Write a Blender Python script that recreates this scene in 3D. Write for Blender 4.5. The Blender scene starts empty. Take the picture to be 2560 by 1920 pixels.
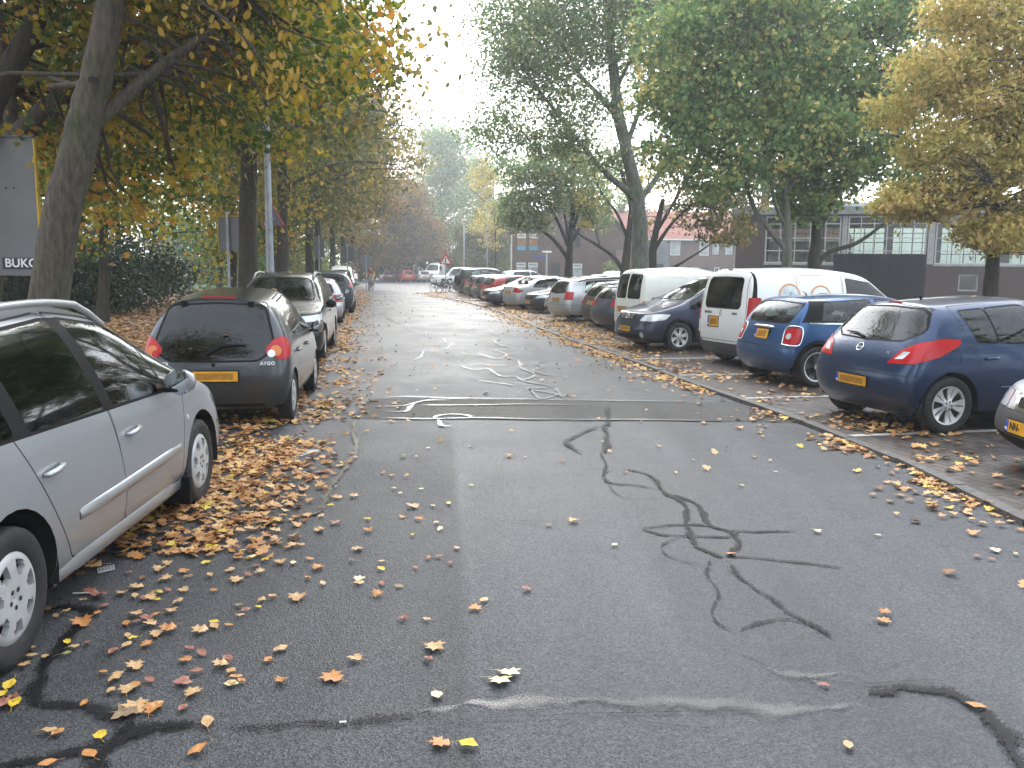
import bpy, bmesh, math, random
import numpy as np
from mathutils import Vector, Matrix
from mathutils.bvhtree import BVHTree
R = math.radians
random.seed(7); np.random.seed(7)
SC = bpy.context.scene
COL = SC.collection

# ------------------------------------------------------------------ camera
CAM_H = 1.77
cd = bpy.data.cameras.new('camera'); cam = bpy.data.objects.new('camera', cd); COL.objects.link(cam)
cd.sensor_width = 36.0; cd.lens = 36.0 * 852.0 / 1024.0
cd.clip_start = 0.05; cd.clip_end = 2000
cam.matrix_world = (Matrix.Translation((0, 0, CAM_H)) @ Matrix.Rotation(R(90 - 7.72), 4, 'X') @ Matrix.Rotation(R(0.5), 4, 'Z'))
SC.camera = cam

# ------------------------------------------------------------------ sky, sun, exposure
SUN_EL, SUN_AZ = 38.0, -4.0            # degrees; azimuth from +Y towards +X
w = bpy.data.worlds.new('World'); SC.world = w; w.use_nodes = True
nt = w.node_tree; nt.nodes.clear()
sky = nt.nodes.new('ShaderNodeTexSky'); sky.sky_type = 'NISHITA'; sky.sun_disc = False
sky.sun_elevation = R(SUN_EL); sky.sun_rotation = R(SUN_AZ)
sky.air_density = 1.0; sky.dust_density = 4.0; sky.ozone_density = 1.0
hs = nt.nodes.new('ShaderNodeHueSaturation'); hs.inputs['Saturation'].default_value = 0.34
bg = nt.nodes.new('ShaderNodeBackground'); bg.inputs['Strength'].default_value = 0.15
wo = nt.nodes.new('ShaderNodeOutputWorld')
nt.links.new(sky.outputs[0], hs.inputs['Color']); cl = nt.nodes.new('ShaderNodeMix'); cl.data_type = 'RGBA'; cl.inputs[0].default_value = 0.55; cl.inputs[7].default_value = (6.3, 6.9, 7.5, 1)   # cloud deck evening out the clear-sky gradient
nt.links.new(hs.outputs[0], cl.inputs[6]); nt.links.new(cl.outputs[2], bg.inputs['Color'])
nt.links.new(bg.outputs[0], wo.inputs['Surface'])
sl = bpy.data.lights.new('sun', 'SUN'); so = bpy.data.objects.new('sun', sl); COL.objects.link(so)
sl.energy = 0.5; sl.angle = R(50); sl.color = (1.0, 0.985, 0.96)
sdir = Vector((math.sin(R(SUN_AZ)) * math.cos(R(SUN_EL)), math.cos(R(SUN_AZ)) * math.cos(R(SUN_EL)), math.sin(R(SUN_EL))))
so.rotation_euler = (-sdir).to_track_quat('-Z', 'Y').to_euler(); so.location = (0, 0, 60)
SC.view_settings.view_transform = 'Standard'; SC.view_settings.look = 'None'
SC.view_settings.exposure = 1.82; SC.view_settings.gamma = 1.0
SC.cycles.max_bounces = 8; SC.cycles.diffuse_bounces = 5; SC.cycles.glossy_bounces = 3
SC.cycles.transparent_max_bounces = 16; SC.cycles.transmission_bounces = 4
SC.cycles.use_denoising = True; SC.cycles.sample_clamp_indirect = 6.0
SC.cycles.caustics_reflective = False; SC.cycles.caustics_refractive = False

# ------------------------------------------------------------------ helpers
def link(o, parent=None):
    COL.objects.link(o)
    if parent is not None: o.parent = parent
    return o
def empty(name, loc, rz, label, cat, group=None):
    o = bpy.data.objects.new(name, None); o.empty_display_size = 0.3; COL.objects.link(o)
    o.location = loc; o.rotation_euler = (0, 0, rz)
    return tag(o, label, cat, group)
def tag(o, label=None, cat=None, group=None, kind=None):
    if label: o['label'] = label
    if cat: o['category'] = cat
    if group: o['group'] = group
    if kind: o['kind'] = kind
    return o
def mats(me, m):
    for x in (m if isinstance(m, (list, tuple)) else [m]): me.materials.append(x)
def mesh_obj(name, V, F, m, parent=None, smooth=False, mi=None, loc=None, rot=None):
    me = bpy.data.meshes.new(name); me.from_pydata([tuple(v) for v in V], [], F); mats(me, m)
    if mi is not None: me.polygons.foreach_set('material_index', mi)
    if smooth: me.polygons.foreach_set('use_smooth', [True] * len(me.polygons))
    me.update(); o = link(bpy.data.objects.new(name, me), parent)
    if loc: o.location = loc
    if rot: o.rotation_euler = rot
    return o
def np_mesh(name, V, n, k, m, col=None, smooth=False, mi=None):
    """V: (n*k,3) array, n polygons of k corners each."""
    me = bpy.data.meshes.new(name)
    V = np.ascontiguousarray(V, dtype=np.float32)
    me.vertices.add(len(V)); me.vertices.foreach_set('co', V.ravel())
    me.loops.add(n * k); me.loops.foreach_set('vertex_index', np.arange(n * k, dtype=np.int32))
    me.polygons.add(n); me.polygons.foreach_set('loop_start', np.arange(0, n * k, k, dtype=np.int32))
    if smooth: me.polygons.foreach_set('use_smooth', np.ones(n, dtype=bool))
    mats(me, m)
    if mi is not None: me.polygons.foreach_set('material_index', mi.astype(np.int32))
    if col is not None:
        a = me.attributes.new('tint', 'FLOAT', 'FACE'); a.data.foreach_set('value', col.astype(np.float32))
    me.update(calc_edges=True); me.validate()
    return me
class MB:
    """collects simple shapes into one mesh"""
    def __init__(s): s.V = []; s.F = []; s.M = []
    def add(s, V, F, mi=0):
        b = len(s.V); s.V += [tuple(v) for v in V]; s.F += [tuple(i + b for i in f) for f in F]; s.M += [mi] * len(F); return s
    def box(s, lo, hi, mi=0, M=None):
        x0, y0, z0 = lo; x1, y1, z1 = hi
        V = [Vector(p) for p in ((x0,y0,z0),(x1,y0,z0),(x1,y1,z0),(x0,y1,z0),(x0,y0,z1),(x1,y0,z1),(x1,y1,z1),(x0,y1,z1))]
        if M is not None: V = [M @ v for v in V]
        return s.add(V, [(0,3,2,1),(4,5,6,7),(0,1,5,4),(1,2,6,5),(2,3,7,6),(3,0,4,7)], mi)
    def tube(s, pts, rad, n=10, mi=0, cap=True):
        V, F = tube_vf(pts, rad, n, cap); return s.add(V, F, mi)
    def quad(s, a, b, c, d, mi=0): return s.add([a, b, c, d], [(0, 1, 2, 3)], mi)
    def build(s, name, m, parent=None, smooth=False, bevel=0, loc=None, rot=None):
        o = mesh_obj(name, s.V, s.F, m, parent, smooth, s.M, loc, rot)
        if bevel:
            bm = bmesh.new(); bm.from_mesh(o.data)
            bmesh.ops.bevel(bm, geom=[e for e in bm.edges if e.calc_face_angle(0) > 0.7], offset=bevel, segments=2, affect='EDGES', profile=0.6)
            bm.to_mesh(o.data); bm.free()
        return o
def tube_vf(pts, rad, n=10, cap=True):
    P = [Vector(p) for p in pts]; k = len(P)
    rr = rad if isinstance(rad, (list, tuple, np.ndarray)) else [rad] * k
    V = []; F = []; up = Vector((0, 0, 1)); prev = None
    for i in range(k):
        t = (P[min(i + 1, k - 1)] - P[max(i - 1, 0)]).normalized()
        if prev is None:
            a = t.cross(up if abs(t.z) < 0.95 else Vector((1, 0, 0))).normalized()
        else:
            a = (prev - t * prev.dot(t)).normalized()
        b = t.cross(a); prev = a
        for j in range(n):
            q = 2 * math.pi * j / n
            V.append(P[i] + (a * math.cos(q) + b * math.sin(q)) * rr[i])
    for i in range(k - 1):
        for j in range(n):
            F.append((i*n+j, i*n+(j+1)%n, (i+1)*n+(j+1)%n, (i+1)*n+j))
    if cap:
        F.append(tuple(range(n))[::-1]); F.append(tuple(range((k-1)*n, k*n)))
    return V, F
def shade(o, ang=None):
    me = o.data; me.polygons.foreach_set('use_smooth', [True] * len(me.polygons))
    if ang is not None: me.set_sharp_from_angle(angle=R(ang))
    return o
def text_mesh(s, size, depth=0.002, name='lettering', bold=0.0, shear=0.0, space=1.0):
    cu = bpy.data.curves.new('t', 'FONT'); cu.body = s; cu.size = size; cu.extrude = depth; cu.align_x = 'CENTER'; cu.align_y = 'CENTER'
    cu.offset = bold; cu.shear = shear; cu.space_character = space
    o = bpy.data.objects.new('t', cu); COL.objects.link(o)
    bpy.context.view_layer.update()
    me = bpy.data.meshes.new_from_object(o.evaluated_get(bpy.context.evaluated_depsgraph_get()))
    bpy.data.objects.remove(o); bpy.data.curves.remove(cu); me.name = name; me.materials.clear()
    return me

# ------------------------------------------------------------------ materials
_M = {}
def mat(name, base=(0.5,0.5,0.5), rough=0.6, metal=0.0, spec=0.5, coat=0.0, noise=None, bump=None, emit=None, alpha=None, tr=None):
    """plain principled; noise=(scale, amount) mottles the colour, bump=(scale, strength)"""
    if name in _M: return _M[name]
    m = bpy.data.materials.new(name); m.use_nodes = True; n = m.node_tree; b = n.nodes['Principled BSDF']
    b.inputs['Base Color'].default_value = (*base, 1); b.inputs['Roughness'].default_value = rough
    b.inputs['Metallic'].default_value = metal; b.inputs['Specular IOR Level'].default_value = spec
    b.inputs['Coat Weight'].default_value = coat; b.inputs['Coat Roughness'].default_value = 0.04
    tc = n.nodes.new('ShaderNodeTexCoord')
    if noise:
        t = n.nodes.new('ShaderNodeTexNoise'); t.inputs['Scale'].default_value = noise[0]; t.inputs['Detail'].default_value = 6
        n.links.new(tc.outputs['Object'], t.inputs['Vector'])
        r = n.nodes.new('ShaderNodeValToRGB'); a = noise[1]
        r.color_ramp.elements[0].position = 0.3; r.color_ramp.elements[1].position = 0.7
        r.color_ramp.elements[0].color = (*[c * (1 - a) for c in base], 1); r.color_ramp.elements[1].color = (*[min(1, c * (1 + a)) for c in base], 1)
        n.links.new(t.outputs['Fac'], r.inputs['Fac']); n.links.new(r.outputs['Color'], b.inputs['Base Color'])
    if bump:
        t = n.nodes.new('ShaderNodeTexNoise'); t.inputs['Scale'].default_value = bump[0]; t.inputs['Detail'].default_value = 4
        n.links.new(tc.outputs['Object'], t.inputs['Vector'])
        bp = n.nodes.new('ShaderNodeBump'); bp.inputs['Strength'].default_value = bump[1]; bp.inputs['Distance'].default_value = 0.01
        n.links.new(t.outputs['Fac'], bp.inputs['Height']); n.links.new(bp.outputs['Normal'], b.inputs['Normal'])
    if emit: b.inputs['Emission Color'].default_value = (*emit[0], 1); b.inputs['Emission Strength'].default_value = emit[1]
    _M[name] = m; return m
def paint(name, base, metal=0.55, rough=0.32, dirt=0.35):
    """car paint: clear-coated, beaded with drizzle, road film on the lower panels, dull trim colour on the inside of the sheet"""
    if name in _M: return _M[name]
    m = bpy.data.materials.new(name); m.use_nodes = True; n = m.node_tree; L = n.links; b = n.nodes['Principled BSDF']
    b.inputs['Metallic'].default_value = metal; b.inputs['Roughness'].default_value = rough
    b.inputs['Coat Weight'].default_value = 0.7; b.inputs['Coat Roughness'].default_value = 0.05; b.inputs['Coat IOR'].default_value = 1.4
    tc = n.nodes.new('ShaderNodeTexCoord'); sp = n.nodes.new('ShaderNodeSeparateXYZ'); L.new(tc.outputs['Object'], sp.inputs[0])
    mr = n.nodes.new('ShaderNodeMapRange'); mr.inputs[1].default_value = 0.85; mr.inputs[2].default_value = 0.2; mr.inputs[3].default_value = 0.0; mr.inputs[4].default_value = dirt
    L.new(sp.outputs['Z'], mr.inputs[0])
    t = n.nodes.new('ShaderNodeTexNoise'); t.inputs['Scale'].default_value = 5; t.inputs['Detail'].default_value = 7; L.new(tc.outputs['Object'], t.inputs['Vector'])
    mu = n.nodes.new('ShaderNodeMath'); mu.operation = 'MULTIPLY'; L.new(mr.outputs[0], mu.inputs[0]); L.new(t.outputs['Fac'], mu.inputs[1])
    mx = n.nodes.new('ShaderNodeMix'); mx.data_type = 'RGBA'; mx.inputs[6].default_value = (*base, 1); mx.inputs[7].default_value = (0.10, 0.085, 0.07, 1)
    L.new(mu.outputs[0], mx.inputs[0]); L.new(mx.outputs[2], b.inputs['Base Color'])
    v = n.nodes.new('ShaderNodeTexVoronoi'); v.inputs['Scale'].default_value = 90; L.new(tc.outputs['Object'], v.inputs['Vector'])
    lt = n.nodes.new('ShaderNodeMapRange'); lt.inputs[1].default_value = 0.0; lt.inputs[2].default_value = 0.28; lt.inputs[3].default_value = 1.0; lt.inputs[4].default_value = 0.0
    L.new(v.outputs['Distance'], lt.inputs[0])
    bp = n.nodes.new('ShaderNodeBump'); bp.inputs['Strength'].default_value = 0.10; bp.inputs['Distance'].default_value = 0.003
    L.new(lt.outputs[0], bp.inputs['Height']); L.new(bp.outputs['Normal'], b.inputs['Coat Normal'])
    g = n.nodes.new('ShaderNodeNewGeometry'); d = n.nodes.new('ShaderNodeBsdfDiffuse'); d.inputs['Color'].default_value = (0.02, 0.02, 0.022, 1)
    ms = n.nodes.new('ShaderNodeMixShader'); L.new(g.outputs['Backfacing'], ms.inputs[0]); L.new(b.outputs[0], ms.inputs[1]); L.new(d.outputs[0], ms.inputs[2])
    L.new(ms.outputs[0], n.nodes['Material Output'].inputs['Surface'])
    _M[name] = m; return m
def glass(name, tint=(0.30,0.36,0.34), drops=0.05):
    if name in _M: return _M[name]
    m = bpy.data.materials.new(name); m.use_nodes = True; n = m.node_tree; L = n.links; n.nodes.remove(n.nodes['Principled BSDF'])
    tr = n.nodes.new('ShaderNodeBsdfTransparent'); tr.inputs[0].default_value = (*tint, 1)
    gl = n.nodes.new('ShaderNodeBsdfGlossy'); gl.inputs['Roughness'].default_value = 0.03; gl.inputs[0].default_value = (0.95, 0.97, 1, 1)
    fr = n.nodes.new('ShaderNodeFresnel'); fr.inputs[0].default_value = 1.52
    tc = n.nodes.new('ShaderNodeTexCoord'); v = n.nodes.new('ShaderNodeTexVoronoi'); v.inputs['Scale'].default_value = 70; L.new(tc.outputs['Object'], v.inputs['Vector'])
    lt = n.nodes.new('ShaderNodeMapRange'); lt.inputs[1].default_value = 0.0; lt.inputs[2].default_value = 0.3; lt.inputs[3].default_value = 1.0; lt.inputs[4].default_value = 0.0
    L.new(v.outputs['Distance'], lt.inputs[0])
    bp = n.nodes.new('ShaderNodeBump'); bp.inputs['Strength'].default_value = drops; bp.inputs['Distance'].default_value = 0.003
    L.new(lt.outputs[0], bp.inputs['Height']); L.new(bp.outputs['Normal'], gl.inputs['Normal'])
    ms = n.nodes.new('ShaderNodeMixShader'); L.new(fr.outputs[0], ms.inputs[0]); L.new(tr.outputs[0], ms.inputs[1]); L.new(gl.outputs[0], ms.inputs[2])
    L.new(ms.outputs[0], n.nodes['Material Output'].inputs['Surface'])
    _M[name] = m; return m
TRIM = mat('black_plastic', (0.010, 0.010, 0.011), 0.6, spec=0.12)
GREYTRIM = mat('grey_plastic', (0.06, 0.062, 0.065), 0.5)
RUBBER = mat('tyre_rubber', (0.016, 0.016, 0.017), 0.75, noise=(30, 0.4))
ALLOY = mat('alloy', (0.58, 0.59, 0.60), 0.35, 0.35, noise=(12, 0.12))
HUBCAP = mat('silver_hubcap', (0.46, 0.465, 0.475), 0.4, 0.25, noise=(9, 0.15))
CHROME = mat('chrome', (0.75, 0.76, 0.78), 0.12, 1.0)
DARK = mat('deep_black_plastic', (0.008, 0.008, 0.009), 0.8)  # one even near-black for housings, cabin floor, drums and small fittings
FABRIC = mat('seat_fabric', (0.035, 0.036, 0.040), 0.9, noise=(60, 0.3))
REDLENS = mat('red_lens', (0.40, 0.006, 0.012), 0.25, spec=0.35, coat=0.15)
PINKLENS = mat('pink_lens', (0.58, 0.16, 0.19), 0.2, coat=0.3)
AMBER = mat('amber_lens', (0.55, 0.16, 0.03), 0.25, coat=0.15)
CLEAR = mat('clear_lens', (0.62, 0.64, 0.66), 0.10, 0.25, coat=1.0)
PLATE_Y = mat('yellow_plate', (0.62, 0.30, 0.015), 0.45, noise=(9, 0.18))
PLATE_B = mat('plate_blue', (0.02, 0.08, 0.42), 0.4)
PLATE_SMEAR = mat('plate_brown', (0.33, 0.15, 0.012), 0.5, noise=(20, 0.25))
GLASS = glass('car_glass', (0.26, 0.33, 0.31)); GLASS_D = glass('dark_car_glass', (0.10, 0.12, 0.12)); GLASS_L = glass('pale_car_glass', (0.45, 0.52, 0.50))
MIRR = mat('mirror_glass', (0.5, 0.53, 0.55), 0.04, 1.0)

# ================================================================== vehicles
def ip(lst, x):
    if x <= lst[0][0]: return lst[0][1]
    for (a, p), (b, q) in zip(lst, lst[1:]):
        if x <= b: return p + (q - p) * (x - a) / (b - a)
    return lst[-1][1]
def pip(x, y, P):
    ins = False; n = len(P); j = n - 1
    for i in range(n):
        xi, yi = P[i]; xj, yj = P[j]
        if (yi > y) != (yj > y) and x < (xj - xi) * (y - yi) / (yj - yi) + xi: ins = not ins
        j = i
    return ins
def area2(P): return sum(P[i][0] * P[(i+1) % len(P)][1] - P[(i+1) % len(P)][0] * P[i][1] for i in range(len(P)))
def offset(P, d):
    """positive d shrinks"""
    if area2(P) < 0: P = P[::-1]
    n = len(P); Q = []
    for i in range(n):
        a, b, c = P[i-1], P[i], P[(i+1) % n]
        d1 = Vector((b[0]-a[0], b[1]-a[1])); d2 = Vector((c[0]-b[0], c[1]-b[1]))
        if d1.length < 1e-6 or d2.length < 1e-6: Q.append(b); continue
        d1.normalize(); d2.normalize()
        nn = Vector((-d1.y - d2.y, d1.x + d2.x)); l = nn.length
        if l < 1e-4: Q.append(b); continue
        nn /= l; k = min(2.2, 1.0 / max(0.3, nn.dot(Vector((-d1.y, d1.x)))))
        Q.append((b[0] + nn.x * d * k, b[1] + nn.y * d * k))
    return Q
def rounded(P, r, m=3):
    n = len(P); Q = []
    for i in range(n):
        a, b, c = Vector(P[i-1]), Vector(P[i]), Vector(P[(i+1) % n])
        u = a - b; v = c - b; lu, lv = u.length, v.length
        if lu < 1e-6 or lv < 1e-6: continue
        ang = u.angle(v)
        if ang > 2.6: Q.append(tuple(b)); continue
        rr = min(r, lu * 0.45, lv * 0.45); p = b + u / lu * rr; q = b + v / lv * rr
        for k in range(m + 1):
            t = k / m; Q.append(tuple(p * (1-t)**2 + b * 2*t*(1-t) + q * t*t))
    return Q
AX_SIDE = (Vector((1,0,0)), Vector((0,0,1)))
AX_END = (Vector((0,1,0)), Vector((0,0,1)))
AX_TOP = (Vector((1,0,0)), Vector((0,1,0)))
def cut(bm, P, ax, ok):
    A, B = ax; N = A.cross(B); xs = [p[0] for p in P]; ys = [p[1] for p in P]
    x0, x1, y0, y1 = min(xs), max(xs), min(ys), max(ys)
    def bb(f):
        a = [v.co.dot(A) for v in f.verts]; b = [v.co.dot(B) for v in f.verts]; return min(a), max(a), min(b), max(b)
    cand = {}
    for f in bm.faces:
        if not ok(f): continue
        q = bb(f)
        if q[1] >= x0 and q[0] <= x1 and q[3] >= y0 and q[2] <= y1: cand[f] = q
    n = len(P)
    for i in range(n):
        p, q = P[i], P[(i+1) % n]; dx, dy = q[0]-p[0], q[1]-p[1]
        if abs(dx) + abs(dy) < 1e-5: continue
        a0, a1, b0, b1 = min(p[0],q[0])-1e-4, max(p[0],q[0])+1e-4, min(p[1],q[1])-1e-4, max(p[1],q[1])+1e-4
        L = math.hypot(dx, dy); nx, ny = -dy / L, dx / L; sub = []
        for f, k in cand.items():
            if k[1] < a0 or k[0] > a1 or k[3] < b0 or k[2] > b1: continue
            cs = [(k[0]-p[0])*nx+(k[2]-p[1])*ny, (k[1]-p[0])*nx+(k[2]-p[1])*ny, (k[0]-p[0])*nx+(k[3]-p[1])*ny, (k[1]-p[0])*nx+(k[3]-p[1])*ny]
            if min(cs) > 0 or max(cs) < 0: continue
            sub.append(f)
        if not sub: continue
        E = {e for f in sub for e in f.edges}; Vs = {v for f in sub for v in f.verts}
        no = (A * nx + B * ny).normalized(); co = A * p[0] + B * p[1]
        r = bmesh.ops.bisect_plane(bm, geom=sub + list(E) + list(Vs), dist=1e-5, plane_co=co, plane_no=no)
        for f in sub: cand.pop(f, None)
        for g in r['geom']:
            if isinstance(g, bmesh.types.BMFace) and g.is_valid: cand[g] = bb(g)

ZF = [0.0, 0.15, 0.42, 0.72, 1.0]
def shell(S, level):
    L, W = S['L'], S['W']; hw = W / 2
    top, belt, cant = S['top'], S['belt'], S['cant']; wid = S.get('wid', [(-9, 1)]); drop = S['drop']
    YF = S.get('yf', [0.90, 0.985, 1.0, 0.99, 0.95]); zb = S.get('zb', 0.19)
    def ring(xs, sc=1.0, sct=1.0):
        pts = []
        for j in range(9):
            x = xs[min(j, 6)] if isinstance(xs, list) else xs
            w = hw * ip(wid, x); b = ip(belt, x); zt = ip(top, x); d = ip(drop, x); yc = hw * ip(cant, x); zc = zt - d
            s = sc if j < 5 else sct
            if j < 5: y, z = w * YF[j] * s, zb + (b - zb) * ZF[j]
            elif j == 5: y, z = (w * YF[4] * 0.46 + yc * 0.54 + 0.022) * s, b + (zc - b) * 0.55
            elif j == 6: y, z = yc * s, zc
            elif j == 7: y, z = yc * 0.55 * s, zt - d * 0.22
            else: y, z = 0.0, zt
            pts.append(Vector((x, y, z)))
        return pts
    rx = [-L/2 + v for v in S['rear']]; fx = [L/2 + v for v in S['front']]
    xs = S['xs']; tr = S.get('tuckr', (0.90, 0.985)); tf = S.get('tuckf', (0.76, 0.93))
    rings = [ring(rx, tr[0], S.get('tuckrt', 0.93)), ring([v + 0.09 for v in rx], tr[1], 0.985), ring([(v + 0.09) * 0.5 + xs[0] * 0.5 for v in rx])]
    rings += [ring(x) for x in xs]
    rings += [ring([(v - 0.14) * 0.5 + xs[-1] * 0.5 for v in fx], 1.0), ring([v - 0.14 for v in fx], tf[1], 0.96), ring(fx, tf[0], 0.88)]
    bm = bmesh.new(); G = []
    for r in rings:
        l = [bm.verts.new(p) for p in r]; rr = [bm.verts.new((p.x, -p.y, p.z)) for p in r[:8]] + [l[8]]; G.append((l, rr))
    for (l0, r0), (l1, r1) in zip(G, G[1:]):
        for j in range(8):
            bm.faces.new((l0[j], l0[j+1], l1[j+1], l1[j])); bm.faces.new((r0[j], r1[j], r1[j+1], r0[j+1]))
    for (l, r), sg, bl in ((G[0], -1, S.get('bulr', 0.05)), (G[-1], 1, S.get('bulf', 0.09))):
        cols = [l[:7]]
        for fy, fb in ((0.55, 0.72), (0.0, 1.0), (-0.55, 0.72)):
            c = []
            for j in range(6):
                p = l[j].co; c.append(bm.verts.new((p.x + sg * bl * fb, p.y * fy, p.z + (0.012 if j >= 3 else 0) * fb)))
            c.append(l[7] if fy > 0.1 else (l[8] if fy == 0 else r[7])); cols.append(c)
        cols.append(r[:7])
        for a, b in zip(cols, cols[1:]):
            for j in range(6):
                q = (a[j], b[j], b[j+1], a[j+1]); bm.faces.new(q if sg > 0 else q[::-1])
    bmesh.ops.recalc_face_normals(bm, faces=bm.faces)
    me = bpy.data.meshes.new('t'); bm.to_mesh(me); bm.free()
    o = bpy.data.objects.new('t', me); COL.objects.link(o)
    m = o.modifiers.new('s', 'SUBSURF'); m.levels = level; m.render_levels = level
    bpy.context.view_layer.update(); dg = bpy.context.evaluated_depsgraph_get()
    me2 = bpy.data.meshes.new_from_object(o.evaluated_get(dg))
    bm = bmesh.new(); bm.from_mesh(me2); bpy.data.objects.remove(o); bpy.data.meshes.remove(me); bpy.data.meshes.remove(me2)
    bm.normal_update()
    c = sum(((f.normal.dot(f.calc_center_median() - Vector((0, 0, 0.7)))) > 0) for f in bm.faces)
    if c < len(bm.faces) / 2: bmesh.ops.reverse_faces(bm, faces=bm.faces)
    return bm

_WH = {}
def wheel_mesh(Rt, Rr, wt, style, n=72):
    key = (round(Rt, 3), round(Rr, 3), style, n)
    if key in _WH: return _WH[key]
    prof = [(Rr*0.97, wt*0.36), (Rr*1.0, wt*0.43), (Rr*1.06, wt*0.46), (Rr + (Rt-Rr)*0.55, wt*0.52), (Rt-0.022, wt*0.485), (Rt-0.006, wt*0.42), (Rt, wt*0.30), (Rt, wt*0.1)]
    prof = prof + [(r, -y) for r, y in prof[::-1]]
    V = []; F = []; m = len(prof); ns = 40
    for i in range(ns):
        a = 2*math.pi*i/ns
        for r, y in prof: V.append((r*math.cos(a), y, r*math.sin(a)))
    for i in range(ns):
        for j in range(m-1): F.append((i*m+j, ((i+1)%ns)*m+j, ((i+1)%ns)*m+j+1, i*m+j+1))
    ty = bpy.data.meshes.new('tyre'); ty.from_pydata(V, [], F); ty.materials.append(RUBBER)
    ty.polygons.foreach_set('use_smooth', [True]*len(F)); ty.update()
    # rim face: polar sheet with openings, extruded back, in front of a dark drum
    sp, kind = style; nr = 13; bm = bmesh.new(); g = []
    def dish(q):
        if kind == 'cap': return wt*0.46 + 0.012*math.sin(min(1, q)*math.pi) - 0.010*(q > 0.96)
        return wt*0.44 - 0.030*math.sin(math.pi*min(1, max(0, (q-0.15)/0.85))**1.0)*(0.7) - 0.004*(q < 0.16)
    def hole(q, a):
        f = (a/(2*math.pi)*sp) % 1.0
        d = abs(f - 0.5)                              # 0 in the middle of an opening
        if kind == 'cap': return 0.50 < q < 0.86 and d < 0.30 - 0.55*abs(q-0.72)
        if kind == 'twin': return 0.24 < q < 0.90 and (d < 0.19 or (0.5 - d) < 0.035 and q > 0.34)
        if kind == 'star': return 0.30 < q < 0.88 and d < 0.10 + 0.34*(q-0.25)
        if kind == 'dark': return 0.24 < q < 0.90 and d < 0.25 + 0.05*q
        return 0.26 < q < 0.89 and d < 0.27
    for i in range(n):
        a = 2*math.pi*i/n; g.append([bm.verts.new((Rr*q*math.cos(a), dish(q), Rr*q*math.sin(a))) for q in [0.02 + 0.98*k/(nr-1) for k in range(nr)]])
    for i in range(n):
        for k in range(nr-1):
            q = 0.02 + 0.98*(k+0.5)/(nr-1); a = 2*math.pi*(i+0.5)/n
            if hole(q, a): continue
            h = g[(i+1) % n]; f = bm.faces.new((g[i][k], g[i][k+1], h[k+1], h[k]))
            if kind == 'dark' and 0.2 < q < 0.9: f.material_index = 2
    be = [e for e in bm.edges if e.is_boundary]
    r = bmesh.ops.extrude_edge_only(bm, edges=be)
    for v in [x for x in r['geom'] if isinstance(x, bmesh.types.BMVert)]: v.co.y -= 0.03
    bmesh.ops.recalc_face_normals(bm, faces=bm.faces)
    for f in bm.faces: f.smooth = True
    c = [bm.verts.new((Rr*0.96*math.cos(2*math.pi*i/24), wt*0.26, Rr*0.96*math.sin(2*math.pi*i/24))) for i in range(24)]
    f = bm.faces.new(c); f.material_index = 1
    for i in range(sp if sp < 7 else 5):              # wheel bolts / hub
        a = 2*math.pi*(i+0.0)/(sp if sp < 7 else 5); x, z = 0.2*Rr*math.cos(a), 0.2*Rr*math.sin(a)
        c = [bm.verts.new((x+0.012*math.cos(q*1.05), dish(0.2)+0.003, z+0.012*math.sin(q*1.05))) for q in range(6)]
        f = bm.faces.new(c); f.material_index = 1
    ri = bpy.data.meshes.new('rim'); bm.to_mesh(ri); bm.free()
    ri.set_sharp_from_angle(angle=R(40))
    for x in ([HUBCAP if kind == 'cap' else ALLOY, DARK, mat('dark_alloy', (0.07, 0.07, 0.075), 0.35, 0.6)]): ri.materials.append(x)
    _WH[key] = (ty, ri); return ty, ri
_SEAT = {}
def seat_mesh(wide):
    if wide in _SEAT: return _SEAT[wide]
    b = MB(); w = 0.24 if not wide else 0.60
    b.box((-0.25, -w, 0.0), (0.25, w, 0.16))
    T = Matrix.Translation((-0.24, 0, 0.12)) @ Matrix.Rotation(R(-14), 4, 'Y')
    b.box((-0.07, -w, 0), (0.07, w, 0.52), 0, T)
    for y in ([0] if not wide else [-0.36, 0.36]):
        b.box((-0.05, y-0.125, 0.56), (0.045, y+0.125, 0.74), 0, T)
        for s in (-0.05, 0.05): b.box((-0.008, y+s-0.008, 0.5), (0.008, y+s+0.008, 0.6), 0, T)
    o = b.build('seat', FABRIC, bevel=0.03); shade(o, 50); me = o.data; bpy.data.objects.remove(o); _SEAT[wide] = me; return me

def side_windows(S):
    belt, top, drop = S['belt'], S['top'], S['drop']
    bo, to = S.get('dlo_b', 0.03), S.get('dlo_t', 0.06)
    zb = lambda x: ip(belt, x) + bo
    zt = lambda x: ip(top, x) - ip(drop, x) - to
    xf = S['dlo_f']
    while zt(xf) - zb(xf) < 0.035: xf -= 0.02
    out = []
    lines = [S['dlo_r']] + [p for p in S['pillars']]            # rear edge (xb, xt), then pillars (xb, xt, width)
    edges = [(S['dlo_r'][0], S['dlo_r'][1])]
    for xb, xt, w in S['pillars']: edges += [(xb - w/2, xt - w/2), (xb + w/2, xt + w/2)]
    edges += [(xf, xf - 0.02)]
    for i in range(0, len(edges), 2):
        (b0, t0), (b1, t1) = edges[i], edges[i+1]
        P = [(b0 + (b1-b0)*k/5, zb(b0 + (b1-b0)*k/5)) for k in range(6)]
        P += [(t1 + (t0-t1)*k/8, zt(t1 + (t0-t1)*k/8)) for k in range(9)]
        out.append(rounded(P, S.get('dlo_rad', 0.035)))
    return out, zb, zt, xf

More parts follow.
